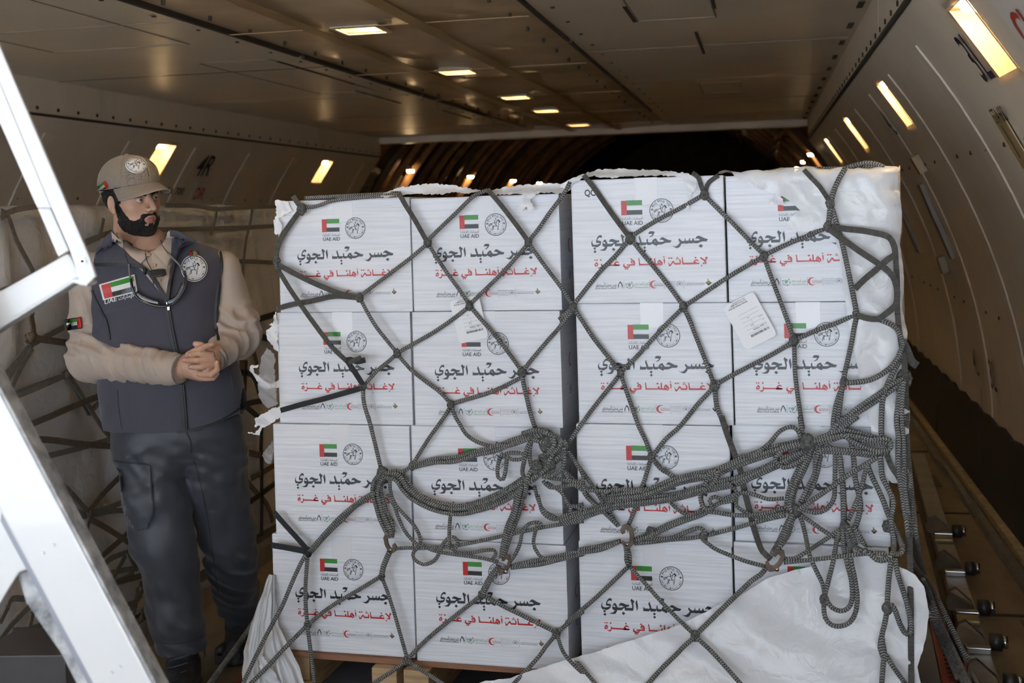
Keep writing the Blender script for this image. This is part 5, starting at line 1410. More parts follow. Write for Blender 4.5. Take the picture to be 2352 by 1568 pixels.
# upper rail: an angle profile, broad face plus a narrower flange on its left
u_ = bar('upper_rail', [(-250, -480), (-290, -480), (4, 200), (118, 478), (160, 575), (185, 655), (198, 657), (220, 634), (205, 590), (0, 108)], ZL, .012, m_white, .004)
bar('rail_flange', [(-290, -480), (4, 200), (118, 478), (85, 478), (0, 285), (-330, -480)], ZL + .004, .05, m_white, .004, parent=u_)
bar('rail_web', [(86, 478), (116, 478), (158, 575), (134, 590)], ZL + .045, .012, m_white, .003, parent=u_)
bar('rail_end', [(163, 648), (186, 655), (198, 658), (205, 650), (188, 640), (165, 640)], ZL + .004, .05, m_white, .003, parent=u_)
c_ = at(189, 600, ZL - .004)
bm = bmesh.new(); add_cyl(bm, c_, c_ + FWD * .006, .0062, n=20); bm_obj('bolt', bm, m_steel, u_)
bm = bmesh.new(); add_cyl(bm, c_ - FWD * .002, c_ + FWD * .002, .0035, n=6); bm_obj('bolt_socket', bm, m_seam, u_)
# cross tube meeting it
bar('cross_tube', [(-500, 948), (-500, 1069), (0, 756), (182, 642), (184, 634), (163, 592), (155, 581), (0, 668)], ZL + .014, .06, m_white, .008)
# lower stringer with its return flange
s_ = bar('stringer', [(-300, 334), (-300, 614), (3, 1178), (670, 2420), (795, 2420), (0, 905)], ZL - .10, .012, m_white, .004)
bar('stringer_edge', [(-300, 330), (0, 902), (795, 2420), (808, 2420), (8, 902), (-292, 330)], ZL - .098, .05, m_worn, .003, parent=s_)
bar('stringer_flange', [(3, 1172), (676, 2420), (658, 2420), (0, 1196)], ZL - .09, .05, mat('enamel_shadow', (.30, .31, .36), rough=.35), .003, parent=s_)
# gusset plate and the worn leg under it
bar('gusset', [(-160, 872), (-160, 1640), (0, 1384), (38, 1322), (44, 1314), (72, 1304), (8, 1182)], ZL - .085, .014, m_white, .004)
bar('leg', [(40, 1318), (72, 1308), (98, 1330), (668, 2420), (604, 2420), (140, 1500), (60, 1385)], ZL - .06, .03, m_worn, .004)
for (x, y) in [(98, 1270), (122, 1252), (255, 1545), (275, 1532)]:
    q = at(x, y, ZL - .1); bm = bmesh.new(); add_cyl(bm, q - FWD * .0025, q + FWD * .002, .004, n=10); bm_obj('rivet', bm, m_white, s_)
# dark step plate low at the left
a0, a1 = at(-70, 1506, 3.25), at(150, 1504, 3.25)
o = extrude_poly('step_box', [a0, a1, a1 + Vector((.03, .22, 0)), a0 + Vector((0, .22, 0))], Vector((0, 0, -a0.z + .002)), mat('dark_plate', (.055, .05, .05), rough=.45, noise_amt=.3, noise_scale=5), None, .004)
tag(o, 'dark grey step box on the floor at lower left', 'step')
# ------------------------------------------------------------------ restraint rail with pallet locks along the right side
m_iron = mat('dark_iron', (.075, .075, .08), rough=.4, metal=.6, noise_amt=.4, noise_scale=20)
m_grey = mat('rail_paint', (.30, .285, .265), rough=.45, metal=.3, noise_amt=.3, noise_scale=8)
m_brass = mat('brass_block', (.30, .24, .13), rough=.45, metal=.5)
RX = (PL1 + .01)
rail = empty('restraint_rail', face_xy(PL1 + .09, -.4, 0), 'grey side restraint rail with pallet locks along the right of the pallet', 'rail')
RD0, RD1 = .45, -4.2
def rp(s, d, z): return face_xy(PL1 + s, d, z)
def rbox(name, s0, s1, d0, d1, z0, z1, m, parent, bevel=.004):
    return extrude_poly(name, [rp(s0, d0, z1), rp(s1, d0, z1), rp(s1, d1, z1), rp(s0, d1, z1)], Vector((0, 0, z0 - z1)), m, parent, bevel)
rbox('channel', .045, .125, RD0, RD1, .004, .055, m_grey, rail)
rbox('slot', .015, .042, RD0, RD1, .002, .012, m_seam, rail)
for k, d in enumerate([.16, -.10, -.42, -.80, -1.18, -1.7, -2.3]):
    lk = empty('pallet_lock', rp(.085, d, .056)); lk.name = 'pallet_lock'; lk.parent = rail; lk.matrix_parent_inverse = parent_inv(rail)
    # nose plate, pivot block, roller
    P = [rp(.012, d - .01, .085), rp(.03, d - .05, .115), (rp(.055, d - .055, .125)), rp(.11, d - .02, .085), rp(.12, d + .01, .062), rp(.02, d + .015, .062)]
    extrude_poly('pawl', P, Vector((S_DIR * .0 + N_DIR * -.03)), m_iron, lk, .003)
    rbox('hinge_plate', .045, .125, d + .075, d + .035, .056, .078, m_steel, lk, .003)
    if k % 2 == 0: rbox('pad', .04, .12, d + .16, d + .09, .056, .075, m_brass, lk, .008)
    bm = bmesh.new(); add_cyl(bm, rp(.135, d - .08, .05), rp(.175, d - .08, .05), .03, n=14); bm_obj('roller', bm, m_iron, lk, True)
    bm = bmesh.new(); add_cyl(bm, rp(.176, d - .08, .05), rp(.195, d - .08, .05), .022, n=14); bm_obj('roller_cap', bm, m_steel, lk, True)
o = extrude_poly('lock_flag', [rp(.004, -.46, .10), rp(.044, -.46, .10), rp(.044, -.52, .10), rp(.004, -.52, .10)], Vector((0, 0, -.035)), mat('red_plastic', (.45, .02, .015), rough=.3), rail, .006)
# small latch parts and rail beside the man's boots
lt = empty('floor_latch', at(540, 1520, 4.2), 'black floor latch beside the boots of the man', 'latch')
fx = on_plane(530, 1520, Vector((0, 0, .0)), Z_UP)
bm = bmesh.new(); add_box(bm, (fx.x - .05, fx.y - .03, .001), (fx.x + .05, fx.y + .05, .045), None, .006); bm_obj('body', bm, m_iron, lt)
for dx in (-.03, .03):
    bm = bmesh.new(); add_cyl(bm, (fx.x + dx, fx.y - .03, .05), (fx.x + dx, fx.y + .03, .05), .018, n=12); bm_obj('roller', bm, m_steel if dx > 0 else m_iron, lt, True)
# rope running along the pallet rim between boots and boxes
o = sweep('rope', [on_plane(460, 1600, Vector((0, 0, .09)), Z_UP), on_plane(500, 1545, Vector((0, 0, .09)), Z_UP), on_plane(540, 1490, Vector((0, 0, .12)), Z_UP), on_plane(575, 1440, Vector((0, 0, .16)), Z_UP), on_plane(615, 1380, Vector((0, 0, .3)), Z_UP)], .011, .010, m_rope, net, n=8, step=.02)
# ------------------------------------------------------------------ the man: shapes from smooth distance fields
HX, HY, HZ = Vector(_R0), Vector(FWD), Vector((0, 0, 1))
def loc(px, py, zc):
    q = at(px, py, zc) - EYE
    return np.array([q.dot(HX), q.dot(HY), q.z + EYE.z])
def wld(v):
    return EYE + HX * float(v[0]) + HY * float(v[1]) + HZ * (float(v[2]) - EYE.z)
def nets(f, lo, hi, h):
    lo = np.array(lo, float); hi = np.array(hi, float)
    n = np.ceil((hi - lo) / h).astype(int) + 1
    ax = [lo[i] + h * np.arange(n[i]) for i in range(3)]
    X, Y, Z = np.meshgrid(*ax, indexing='ij')
    v = f((X.ravel(), Y.ravel(), Z.ravel())).reshape(X.shape)
    s = v < 0
    c = [s[i:n[0] - 1 + i, j:n[1] - 1 + j, k:n[2] - 1 + k] for i in (0, 1) for j in (0, 1) for k in (0, 1)]
    anyi = np.zeros_like(c[0]); alli = np.ones_like(c[0])
    for q in c: anyi |= q; alli &= q
    act = anyi & ~alli
    idx = -np.ones(act.shape, int); A = np.argwhere(act); idx[act] = np.arange(len(A))
    acc = np.zeros((len(A), 3)); cnt = np.zeros(len(A))
    I, J, K = A.T
    for (a, b) in [((0, 0, 0), (1, 0, 0)), ((0, 1, 0), (1, 1, 0)), ((0, 0, 1), (1, 0, 1)), ((0, 1, 1), (1, 1, 1)), ((0, 0, 0), (0, 1, 0)), ((1, 0, 0), (1, 1, 0)), ((0, 0, 1), (0, 1, 1)), ((1, 0, 1), (1, 1, 1)),
                   ((0, 0, 0), (0, 0, 1)), ((1, 0, 0), (1, 0, 1)), ((0, 1, 0), (0, 1, 1)), ((1, 1, 0), (1, 1, 1))]:
        va = v[I + a[0], J + a[1], K + a[2]]; vb = v[I + b[0], J + b[1], K + b[2]]
        m = (va < 0) != (vb < 0)
        t = np.where(m, va / np.where(m, va - vb, 1), 0)
        for q in range(3): acc[:, q] += np.where(m, a[q] + (b[q] - a[q]) * t, 0)
        cnt += m
    V = (A + acc / cnt[:, None]) * h + lo
    F = []
    for d in range(3):
        e1, e2 = [(1, 2), (2, 0), (0, 1)][d]
        sl = [slice(1, n[i] - 1) for i in range(3)]; sl[d] = slice(0, n[d] - 1)
        s2 = list(sl); s2[d] = slice(1, n[d])
        a = s[tuple(sl)]; b = s[tuple(s2)]
        E = np.argwhere(a != b); off = np.array([1, 1, 1]); off[d] = 0
        E = E + off
        inside = s[tuple(E.T)]
        u1 = np.zeros(3, int); u1[e1] = 1; u2 = np.zeros(3, int); u2[e2] = 1
        q = [idx[tuple((E - u1 - u2).T)], idx[tuple((E - u2).T)], idx[tuple(E.T)], idx[tuple((E - u1).T)]]
        Q = np.stack(q, 1); Q[~inside] = Q[~inside][:, ::-1]
        F.append(Q)
    F = np.concatenate(F); F = F[(F >= 0).all(1)]
    return V, F
def mesh_nets(name, f, lo, hi, h, m, parent, to_world=wld, smooth_it=1, largest=False):
    V, F = nets(f, lo, hi, h)
    if largest:                                     # drop stray islands
        lab = np.arange(len(V))
        while True:
            mn = lab[F].min(1); new = lab.copy()
            for i in range(4): np.minimum.at(new, F[:, i], mn)
            new = new[new]
            if (new == lab).all(): break
            lab = new
        ids, cn = np.unique(lab, return_counts=True); keep = lab == ids[cn.argmax()]
        re_ = np.cumsum(keep) - 1; F = re_[F[keep[F[:, 0]]]]; V = V[keep]
    for _ in range(smooth_it):                      # light relaxation
        acc = np.zeros_like(V); c = np.zeros(len(V))
        for i in range(4):
            a, b = F[:, i], F[:, (i + 1) % 4]
            np.add.at(acc, a, V[b]); np.add.at(c, a, 1); np.add.at(acc, b, V[a]); np.add.at(c, b, 1)
        V = V * .5 + .5 * acc / np.maximum(c, 1)[:, None]
    return pyd(name, [to_world(v) for v in V], [tuple(int(i) for i in q) for q in F], m, parent, smooth=True), V, F
def smin(a, b, k):
    h = np.clip(.5 + .5 * (b - a) / k, 0, 1)
    return b + (a - b) * h - k * h * (1 - h)
def smax(a, b, k): return -smin(-a, -b, k)
def cone(P, a, b, ra, rb, sy=1.0):
    a = np.asarray(a, float); b = np.asarray(b, float)
    X, Y, Z = P
    dx, dy, dz = b - a; dy2 = dy / sy
    px, py, pz = X - a[0], (Y - a[1]) / sy, Z - a[2]
    L = dx * dx + dy2 * dy2 + dz * dz + 1e-12
    t = np.clip((px * dx + py * dy2 + pz * dz) / L, 0, 1)
    return np.sqrt((px - t * dx) ** 2 + (py - t * dy2) ** 2 + (pz - t * dz) ** 2) - (ra + (rb - ra) * t)
def ell(P, c, r):
    X, Y, Z = P
    x, y, z = (X - c[0]) / r[0], (Y - c[1]) / r[1], (Z - c[2]) / r[2]
    k0 = np.sqrt(x * x + y * y + z * z) + 1e-9
    k1 = np.sqrt((x / r[0]) ** 2 + (y / r[1]) ** 2 + (z / r[2]) ** 2) + 1e-9
    return k0 * (k0 - 1) / k1
def vnoise(P, sc, seed=0):
    """cheap smooth value noise"""
    X, Y, Z = [np.asarray(q) * s_ + seed * 7.31 for q, s_ in zip(P, sc)]
    i, j, k = np.floor(X).astype(np.int64), np.floor(Y).astype(np.int64), np.floor(Z).astype(np.int64)
    fx, fy, fz = X - i, Y - j, Z - k
    fx = fx * fx * (3 - 2 * fx); fy = fy * fy * (3 - 2 * fy); fz = fz * fz * (3 - 2 * fz)
    def hsh(a, b, c):
        n = (a * 374761393 + b * 668265263 + c * 2147483647 + 12345) & 0xFFFFFFFF
        n = ((n ^ (n >> 13)) * 1274126177) & 0xFFFFFFFF
        return ((n ^ (n >> 16)) & 0xFFFF) / 65535.0
    r = 0
    for a in (0, 1):
        for b in (0, 1):
            for c in (0, 1):
                r = r + hsh(i + a, j + b, k + c) * np.where(a, fx, 1 - fx) * np.where(b, fy, 1 - fy) * np.where(c, fz, 1 - fz)
    return r * 2 - 1
from mathutils.bvhtree import BVHTree
def bvh_of(objs):
    V = []; F = []
    for o in objs:
        b = len(V); mw = parent_mat(o) if o.parent is None else Matrix.Identity(4)
        V += [v.co.copy() for v in o.data.vertices]; F += [tuple(b + i for i in p.vertices) for p in o.data.polygons]
    return BVHTree.FromPolygons(V, F)
def cast(bv, px, py):
    d = ray(px, py).normalized(); h = bv.ray_cast(EYE, d)
    return (h[0], h[1]) if h[0] is not None else (None, None)
def patch(name, bv, px, m, off=.004, grid=4.0, thick=.0015, parent=None, seed=0, wr=0.0, rnd=0):
    """cloth patch: a pixel outline dropped on the body surface and given thickness"""
    L = rounded(px, rnd) if rnd else px
    L = [tuple(p) for p in jag(L, 0, grid)]
    V = [Vector(p) for p in L]; nb = len(V)
    x0 = min(p[0] for p in L); x1 = max(p[0] for p in L); y0 = min(p[1] for p in L); y1 = max(p[1] for p in L)
    x = x0 + grid / 2
    while x < x1:
        y = y0 + grid / 2
        while y < y1: V.append(Vector((x, y))); y += grid
        x += grid
    r = delaunay_2d_cdt(V, [(i, (i + 1) % nb) for i in range(nb)], [list(range(nb))], 1, 1e-4)
    pts = []; last = None
    for v in r[0]:
        p, n = cast(bv, v.x, v.y)
        if p is None: pts.append(None)
        else: pts.append(p - ray(v.x, v.y).normalized() * (off + (wr * noise.noise(Vector((v.x * .06, v.y * .06, seed))) if wr else 0)))
    good = [depth_of(p) for p in pts if p is not None]
    if not good: return None
    md = sum(good) / len(good)
    for i, v in enumerate(r[0]):
        if pts[i] is None or abs(depth_of(pts[i]) - md) > .16: pts[i] = at(v.x, v.y, md - off)
    bm = bmesh.new(); B = [bm.verts.new(p) for p in pts]
    for f in r[2]:
        try: bm.faces.new([B[i] for i in f])
        except ValueError: pass
    bmesh.ops.recalc_face_normals(bm, faces=bm.faces)
    if thick: bmesh.ops.solidify(bm, geom=list(bm.faces), thickness=thick)
    return bm_obj(name, bm, m, parent, True)
def print_on(name, bv, pr, mats, off, parent):
    V = []
    for (x, y) in pr.v:
        p, n = cast(bv, x, y)
        V.append(p - ray(x, y).normalized() * off if p is not None else at(x, y, 4.1))
    me = bpy.data.meshes.new(name); me.from_pydata([tuple(v) for v in V], [], pr.f)
    for m in mats: me.materials.append(m)
    me.polygons.foreach_set('material_index', pr.mi); me.update()
    return link(name, me, None, parent)

m_skin = mat('skin', (.60, .35, .245), rough=.46, noise_amt=.14, noise_scale=26, sss=.10, bump=.05, bump_scale=300)
m_lip = mat('lips', (.42, .15, .13), rough=.38)
m_hair = mat('black_hair', (.012, .010, .009), rough=.5, noise_amt=.6, noise_scale=120, bump=.9, bump_scale=240)
m_eye = mat('eye_white', (.50, .48, .46), rough=.15)
m_iris = mat('iris_dark', (.02, .012, .008), rough=.1)
m_cap = mat('cap_twill', (.245, .205, .165), rough=.85, noise_amt=.10, noise_scale=60, bump=.12, bump_scale=420, sheen=.2)
m_cap_l = mat('cap_piping', (.34, .30, .255), rough=.85)
m_vest = mat('vest_softshell', (.060, .058, .084), rough=.78, noise_amt=.10, noise_scale=9, bump=.10, bump_scale=380, sheen=.3)
m_shirt = mat('polo_sand', (.47, .385, .325), rough=.85, noise_amt=.08, noise_scale=14, bump=.14, bump_scale=420, sheen=.2)
m_trs = mat('trouser_slate', (.042, .046, .062), rough=.5, noise_amt=.12, noise_scale=9, bump=.08, bump_scale=360, sheen=.2)
m_boot = mat('boot_black', (.026, .028, .035), rough=.38, bump=.25, bump_scale=120)
m_blk = mat('zip_black', (.012, .013, .018), rough=.55)
ZP = 4.25; MPX = ZP / FPX
person = empty('person', Vector(wld([loc(430, 1570, ZP)[0], ZP, 0])), 'man in slate vest, sand polo and cap, hands clasped, looking aside', 'person')
def L3(px, py, d=0.0): return loc(px, py, ZP + d)

# --- torso (vest)
TOR = [(552, 345, 64, .078, .02), (560, 348, 90, .088, .02), (575, 352, 128, .10, .015), (600, 354, 152, .112, .01), (650, 357, 157, .128, 0), (720, 360, 152, .136, 0), (800, 374, 150, .140, -.005), (880, 392, 154, .140, -.005), (950, 402, 158, .138, 0), (990, 408, 156, .134, 0)]
def torso_f(P, grow=0.0):
    X, Y, Z = P
    zs = np.array([L3(t[1], t[0])[2] for t in TOR]); cx = np.array([L3(t[1], t[0])[0] for t in TOR]); hw = np.array([t[2] * MPX for t in TOR]); hd = np.array([t[3] for t in TOR]); dy = np.array([t[4] for t in TOR])
    o = np.argsort(zs)
    zz = np.clip(Z, zs.min(), zs.max())
    c = np.interp(zz, zs[o], cx[o]); w = np.interp(zz, zs[o], hw[o]) + grow; d = np.interp(zz, zs[o], hd[o]) + grow; yy = np.interp(zz, zs[o], dy[o])
    x = np.abs((X - c) / w); y = np.abs((Y - ZP - yy) / d)
    r = (x ** 2.4 + y ** 2.4) ** (1 / 2.4)
    f = (r - 1) * np.minimum(w, d)
    f = smax(f, Z - (zs.max() + grow), .02)
    zlo = zs.min() - .012 + (np.clip((X - L3(425, 990)[0]) / .2, 0, 1) * .075 if grow > 0 else 0)
    return smax(f, zlo - Z, .008)
def vest_f(P):
    X, Y, Z = P
    f = torso_f(P, .008)
    # soft vertical drape and a few diagonal pulls
    f = f - .007 * vnoise((X + .25 * Z, Y, Z), (11, 9, 2.6), 1) - .0055 * (1 - 2 * np.abs(vnoise((X - .7 * Z, Y, Z + .4 * X), (14, 9, 6), 2))) * np.clip(.3 + vnoise(P, (5, 5, 5), 9), 0, 1)
    f = smax(f, -ell(P, L3(328, 545, -.09), (.080, .115, .050)), .012)
    return f
lo = L3(195, 1010, -.2); hi = L3(575, 525, .22)
vest, _, _ = mesh_nets('vest', vest_f, (lo[0], ZP - .2, lo[2]), (hi[0], ZP + .2, hi[2] + .03), .0075, m_vest, person, smooth_it=2, largest=True)

# --- arms in sand sleeves
sL_, eL, wL = L3(212, 628, .005), L3(206, 822, -.05), L3(418, 848, -.215)
sR_, eR, wR = L3(512, 622, .035), L3(553, 770, -.015), L3(487, 826, -.20)
def sleeve(a, e, w, r, seed, name, lo_pad=.09):
    def f(P):
        X, Y, Z = P
        g = cone(P, a, e, r[0], r[1]); g2 = cone(P, e, w, r[1] * .98, r[2])
        q = smin(g, g2, .045)
        # wrinkles: rings bunching around the elbow and along the forearm
        d2 = np.asarray(w) - np.asarray(e); L = np.linalg.norm(d2); t2 = ((X - e[0]) * d2[0] + (Y - e[1]) * d2[1] + (Z - e[2]) * d2[2]) / L
        d1 = np.asarray(e) - np.asarray(a); L1 = np.linalg.norm(d1); t1 = ((X - a[0]) * d1[0] + (Y - a[1]) * d1[1] + (Z - a[2]) * d1[2]) / L1
        n = vnoise(P, (9, 9, 9), seed)
        on2 = np.clip((t2 + .03) / .05, 0, 1) * np.clip((L - t2 - .03) / .04, 0, 1)
        w2 = np.sin((t2 + .035 * n + .5 * (Z - e[2])) * 2 * math.pi / .038) * on2
        on1 = np.clip((t1 - L1 * .45) / .08, 0, 1) * np.clip((L1 + .02 - t1) / .05, 0, 1)
        w1 = np.sin((t1 + .04 * n - .45 * (X - e[0])) * 2 * math.pi / .05) * on1
        q = q - .0085 * np.maximum(w2, -.3) * (.5 + .5 * vnoise(P, (20, 20, 20), seed + 2)) - .0085 * np.maximum(w1, -.3) - .006 * vnoise(P, (14, 14, 14), seed + 4)
        cr = 1 - 2.2 * np.abs(vnoise((t2 + .35 * (Z - e[2]) + .3 * (X - e[0]) * 0, Y * .4, Z), (38, 8, 10), seed + 6))
        q = q - .0050 * cr * on2
        cr1 = 1 - 2.2 * np.abs(vnoise((t1 - .5 * (X - e[0]), Y * .5, X), (26, 8, 9), seed + 7))
        q = q - .0055 * cr1 * on1
        cut = t2 - L
        return smax(q, np.where(t2 > 0, cut, -1.0), .004)
    pts = np.array([a, e, w]); pad = lo_pad
    o, _, _ = mesh_nets(name, f, pts.min(0) - pad, pts.max(0) + pad, .0048, m_shirt, person, smooth_it=1)
    d2 = np.asarray(w) - np.asarray(e); d2 = d2 / np.linalg.norm(d2)
    c0 = wld(np.asarray(w) - d2 * .020); c1 = wld(np.asarray(w) + d2 * .004)
    bm = bmesh.new(); add_cyl(bm, c0, c1, r[2] + .003, r[2] + .0015, n=28, cap=False); bmesh.ops.solidify(bm, geom=list(bm.faces), thickness=.003)
    bm_obj('cuff', bm, m_shirt, o, True)
    return o
slv_l = sleeve(sL_, eL, wL, (.078, .072, .049), 3, 'sleeve')
slv_r = sleeve(sR_, eR, wR, (.068, .062, .046), 8, 'sleeve')

# --- trousers
def trs_f(P):
    X, Y, Z = P
    hl, kl, al = L3(345, 1020, .0), L3(372, 1235, -.03), L3(420, 1490, -.03)
    hr, kr, ar = loc(482, 1020, ZP + .02), loc(523, 1225, ZP + .14), loc(552, 1432, ZP + .42)
    f = ell(P, L3(408, 985, .0), (.226, .128, .15))
    f = smin(f, cone(P, hl, kl, .128, .098), .03)
    f2 = smin(f, cone(P, kl, al, .098, .079), .02)
    g = smin(cone(P, hr, kr, .118, .092), cone(P, kr, ar, .092, .076), .02)
    f = smin(f2, g, .014)
    n = vnoise(P, (6, 6, 6), 11)
    # drag lines: diagonal at the thigh, bunching near knee and shin
    wr = .0075 * np.sin((Z * 1.0 + .55 * X + .05 * n) * 2 * math.pi / .062) * np.clip(vnoise(P, (5, 5, 7), 4) + .35, 0, 1)
    wr = wr + .009 * (1 - 2 * np.abs(vnoise((X + .5 * Z, Y, Z - .6 * X), (9, 8, 8), 21))) * np.clip(.6 + vnoise(P, (4, 4, 4), 22), 0, 1) + .011 * vnoise((X + .35 * Z, Y, Z - .5 * X), (16, 12, 7), 5) + .005 * vnoise((X, Y, Z), (34, 30, 14), 6)
    shin = np.clip((L3(400, 1190)[2] - Z) / .10, 0, 1) * np.clip((Z - .16) / .1, 0, 1)
    cr = 1 - 2.4 * np.abs(vnoise((Z + .75 * X, Y * .5, X - .2 * Z), (15, 6, 5), 31))
    thigh = np.clip((Z - L3(400, 1230)[2]) / .12, 0, 1)
    cr2 = 1 - 2.4 * np.abs(vnoise((Z - .45 * X, Y * .5, X), (17, 5, 4), 33))
    top = np.clip((L3(400, 1000)[2] - Z) / .07, 0, 1)
    f = f - wr * .6 * top - .010 * cr * shin - .0055 * cr2 * thigh * top
    f = np.where(X < L3(466, 1400)[0], smax(f, al[2] - .004 - Z, .004), smax(f, ar[2] - .004 - Z, .004))
    return smax(f, Z - L3(400, 955)[2], .01)
lo = loc(255, 1530, ZP); hi = loc(620, 950, ZP + .45)
trs, _, _ = mesh_nets('trousers', trs_f, (lo[0] - .02, ZP - .2, lo[2] - .03), (hi[0] + .03, ZP + .55, L3(400, 945)[2]), .0072, m_trs, person, smooth_it=1)

# --- boots
def boot_f(P, a, toe, r=.052):
    X, Y, Z = P
    heel = np.array([a[0], a[1] + .04, .045]); tip = np.array([toe[0], toe[1], .045])
    f = cone(P, (a[0], a[1], a[2] + .06), (a[0], a[1], .07), r * .98, r)
    f = smin(f, cone(P, heel, tip, .047, .045), .03)
    f = smin(f, cone(P, (a[0], a[1], .09), (toe[0] * .6 + a[0] * .4, toe[1] * .6 + a[1] * .4, .06), .05, .042), .03)
    sole = np.maximum(cone((X, Y, Z * 0), (heel[0], heel[1], 0), (tip[0], tip[1], 0), .053, .051), np.abs(Z - .014) - .013)
    f = np.minimum(smax(f, .02 - Z, .004), sole)
    return f - .0025 * vnoise(P, (30, 30, 60), 3) * (Z > .03)
bl = L3(420, 1500, -.03); tl_ = np.array([L3(440, 1560)[0], ZP - .24, 0])
br = loc(552, 1432, ZP + .42); tr_ = np.array([loc(545, 1450, ZP + .25)[0], ZP + .23, 0])
for (a, t) in ((bl, tl_), (br, tr_)):
    p = np.array([a, t]); mn = p.min(0) - .08; mx = p.max(0) + .09; mn[2] = -.002
    a2 = np.array([a[0], a[1], max(.10, a[2] - .04)])
    b_, _, _ = mesh_nets('boot', lambda P, a2=a2, t=t: boot_f(P, a2, t), mn, (mx[0], mx[1], a2[2] + .09), .006, m_boot, person, smooth_it=1)
    bvb = bvh_of([b_])
    for k in range(5):                                # laces across the tongue
        y_ = a2[1] - .055 - k * .022; z_ = .155 - k * .018; x_ = a2[0] + (t[0] - a2[0]) * (k / 7.0)
        pts = [wld((x_ + sx * .034, y_ + .012 * abs(sx), z_ + .008 * sx)) for sx in (-1, -.4, .4, 1)]
        sweep('lace', pts, .003, .003, mat('lace_grey', (.06, .065, .075), rough=.7), b_, n=6, step=.01)

# --- head, neck, hands: the body
fwd_yaw = math.radians(53)
f_h = Vector((math.sin(fwd_yaw), -math.cos(fwd_yaw), -.10)).normalized()      # in (right, depth, up) frame
u_h = (Vector((-.19, .0, 1.0)) - f_h * Vector((-.19, .0, 1.0)).dot(f_h)).normalized()
s_h = u_h.cross(f_h).normalized()                                              # person's left is image right
if s_h.x < 0: s_h = -s_h
s_h = f_h.cross(u_h).normalized()
if s_h.x < 0: s_h = -s_h
HC = Vector(loc(305, 459, ZP - .015))
MH = np.array([list(s_h), list(f_h), list(u_h)])                              # rows: head axes
def h2l(v): return np.array(HC) + v[0] * MH[0] + v[1] * MH[1] + v[2] * MH[2]
def h2w(v): return wld(h2l(np.asarray(v)))
def to_head(P):
    X, Y, Z = P[0] - HC[0], P[1] - HC[1], P[2] - HC[2]
    return (MH[0][0] * X + MH[0][1] * Y + MH[0][2] * Z, MH[1][0] * X + MH[1][1] * Y + MH[1][2] * Z, MH[2][0] * X + MH[2][1] * Y + MH[2][2] * Z)
def head_core(P):
    X, Y, Z = P; A = (np.abs(X), Y, Z)
    f = ell(P, (0, -.014, .036), (.077, .096, .090))
    f = smin(f, ell(P, (0, .030, -.030), (.063, .064, .086)), .030)
    f = smin(f, ell(A, (.030, .022, -.070), (.032, .046, .030)), .030)
    f = smin(f, ell(P, (0, .072, -.098), (.024, .020, .020)), .024)
    f = smin(f, cone(A, (.030, .078, .030), (.048, .060, .024), .012, .010), .016)
    f = smin(f, ell(A, (.044, .056, -.014), (.020, .020, .018)), .022)
    f = smax(f, -ell(A, (.032, .100, .010), (.019, .019, .0125)), .012)
    f = smin(f, cone(P, (0, .089, .024), (0, .1165, -.020), .0078, .0112), .010)
    f = smin(f, ell(A, (.0125, .101, -.0255), (.0088, .0115, .0082)), .005)
    f = smin(f, ell(P, (0, .083, -.058), (.026, .014, .020)), .014)
    f = smax(f, -cone((A[0], Y, Z), (0.0, .103, -.0615), (.022, .094, -.0605), .0022, .0016), .004)
    return f
def head_f(P):
    X, Y, Z = P; A = (np.abs(X), Y, Z)
    f = head_core(P)
    ear = ell(A, (.080, -.010, -.004), (.0085, .019, .032))
    ear = smax(ear, -ell(A, (.0885, -.006, .002), (.006, .011, .020)), .004)
    ear = smin(ear, ell(A, (.077, -.002, -.030), (.007, .010, .011)), .006)
    f = smin(f, ear, .006)
    f = smin(f, cone(P, (0, -.020, -.075), (.0, -.040, -.19), .057, .060), .030)
    f = smin(f, ell(P, (0, -.04, -.235), (.10, .075, .05)), .05)
    return f
V1, F1 = nets(head_f, (-.11, -.125, -.25), (.11, .135, .14), .0030)
V1 = np.array([h2l(v) for v in V1])
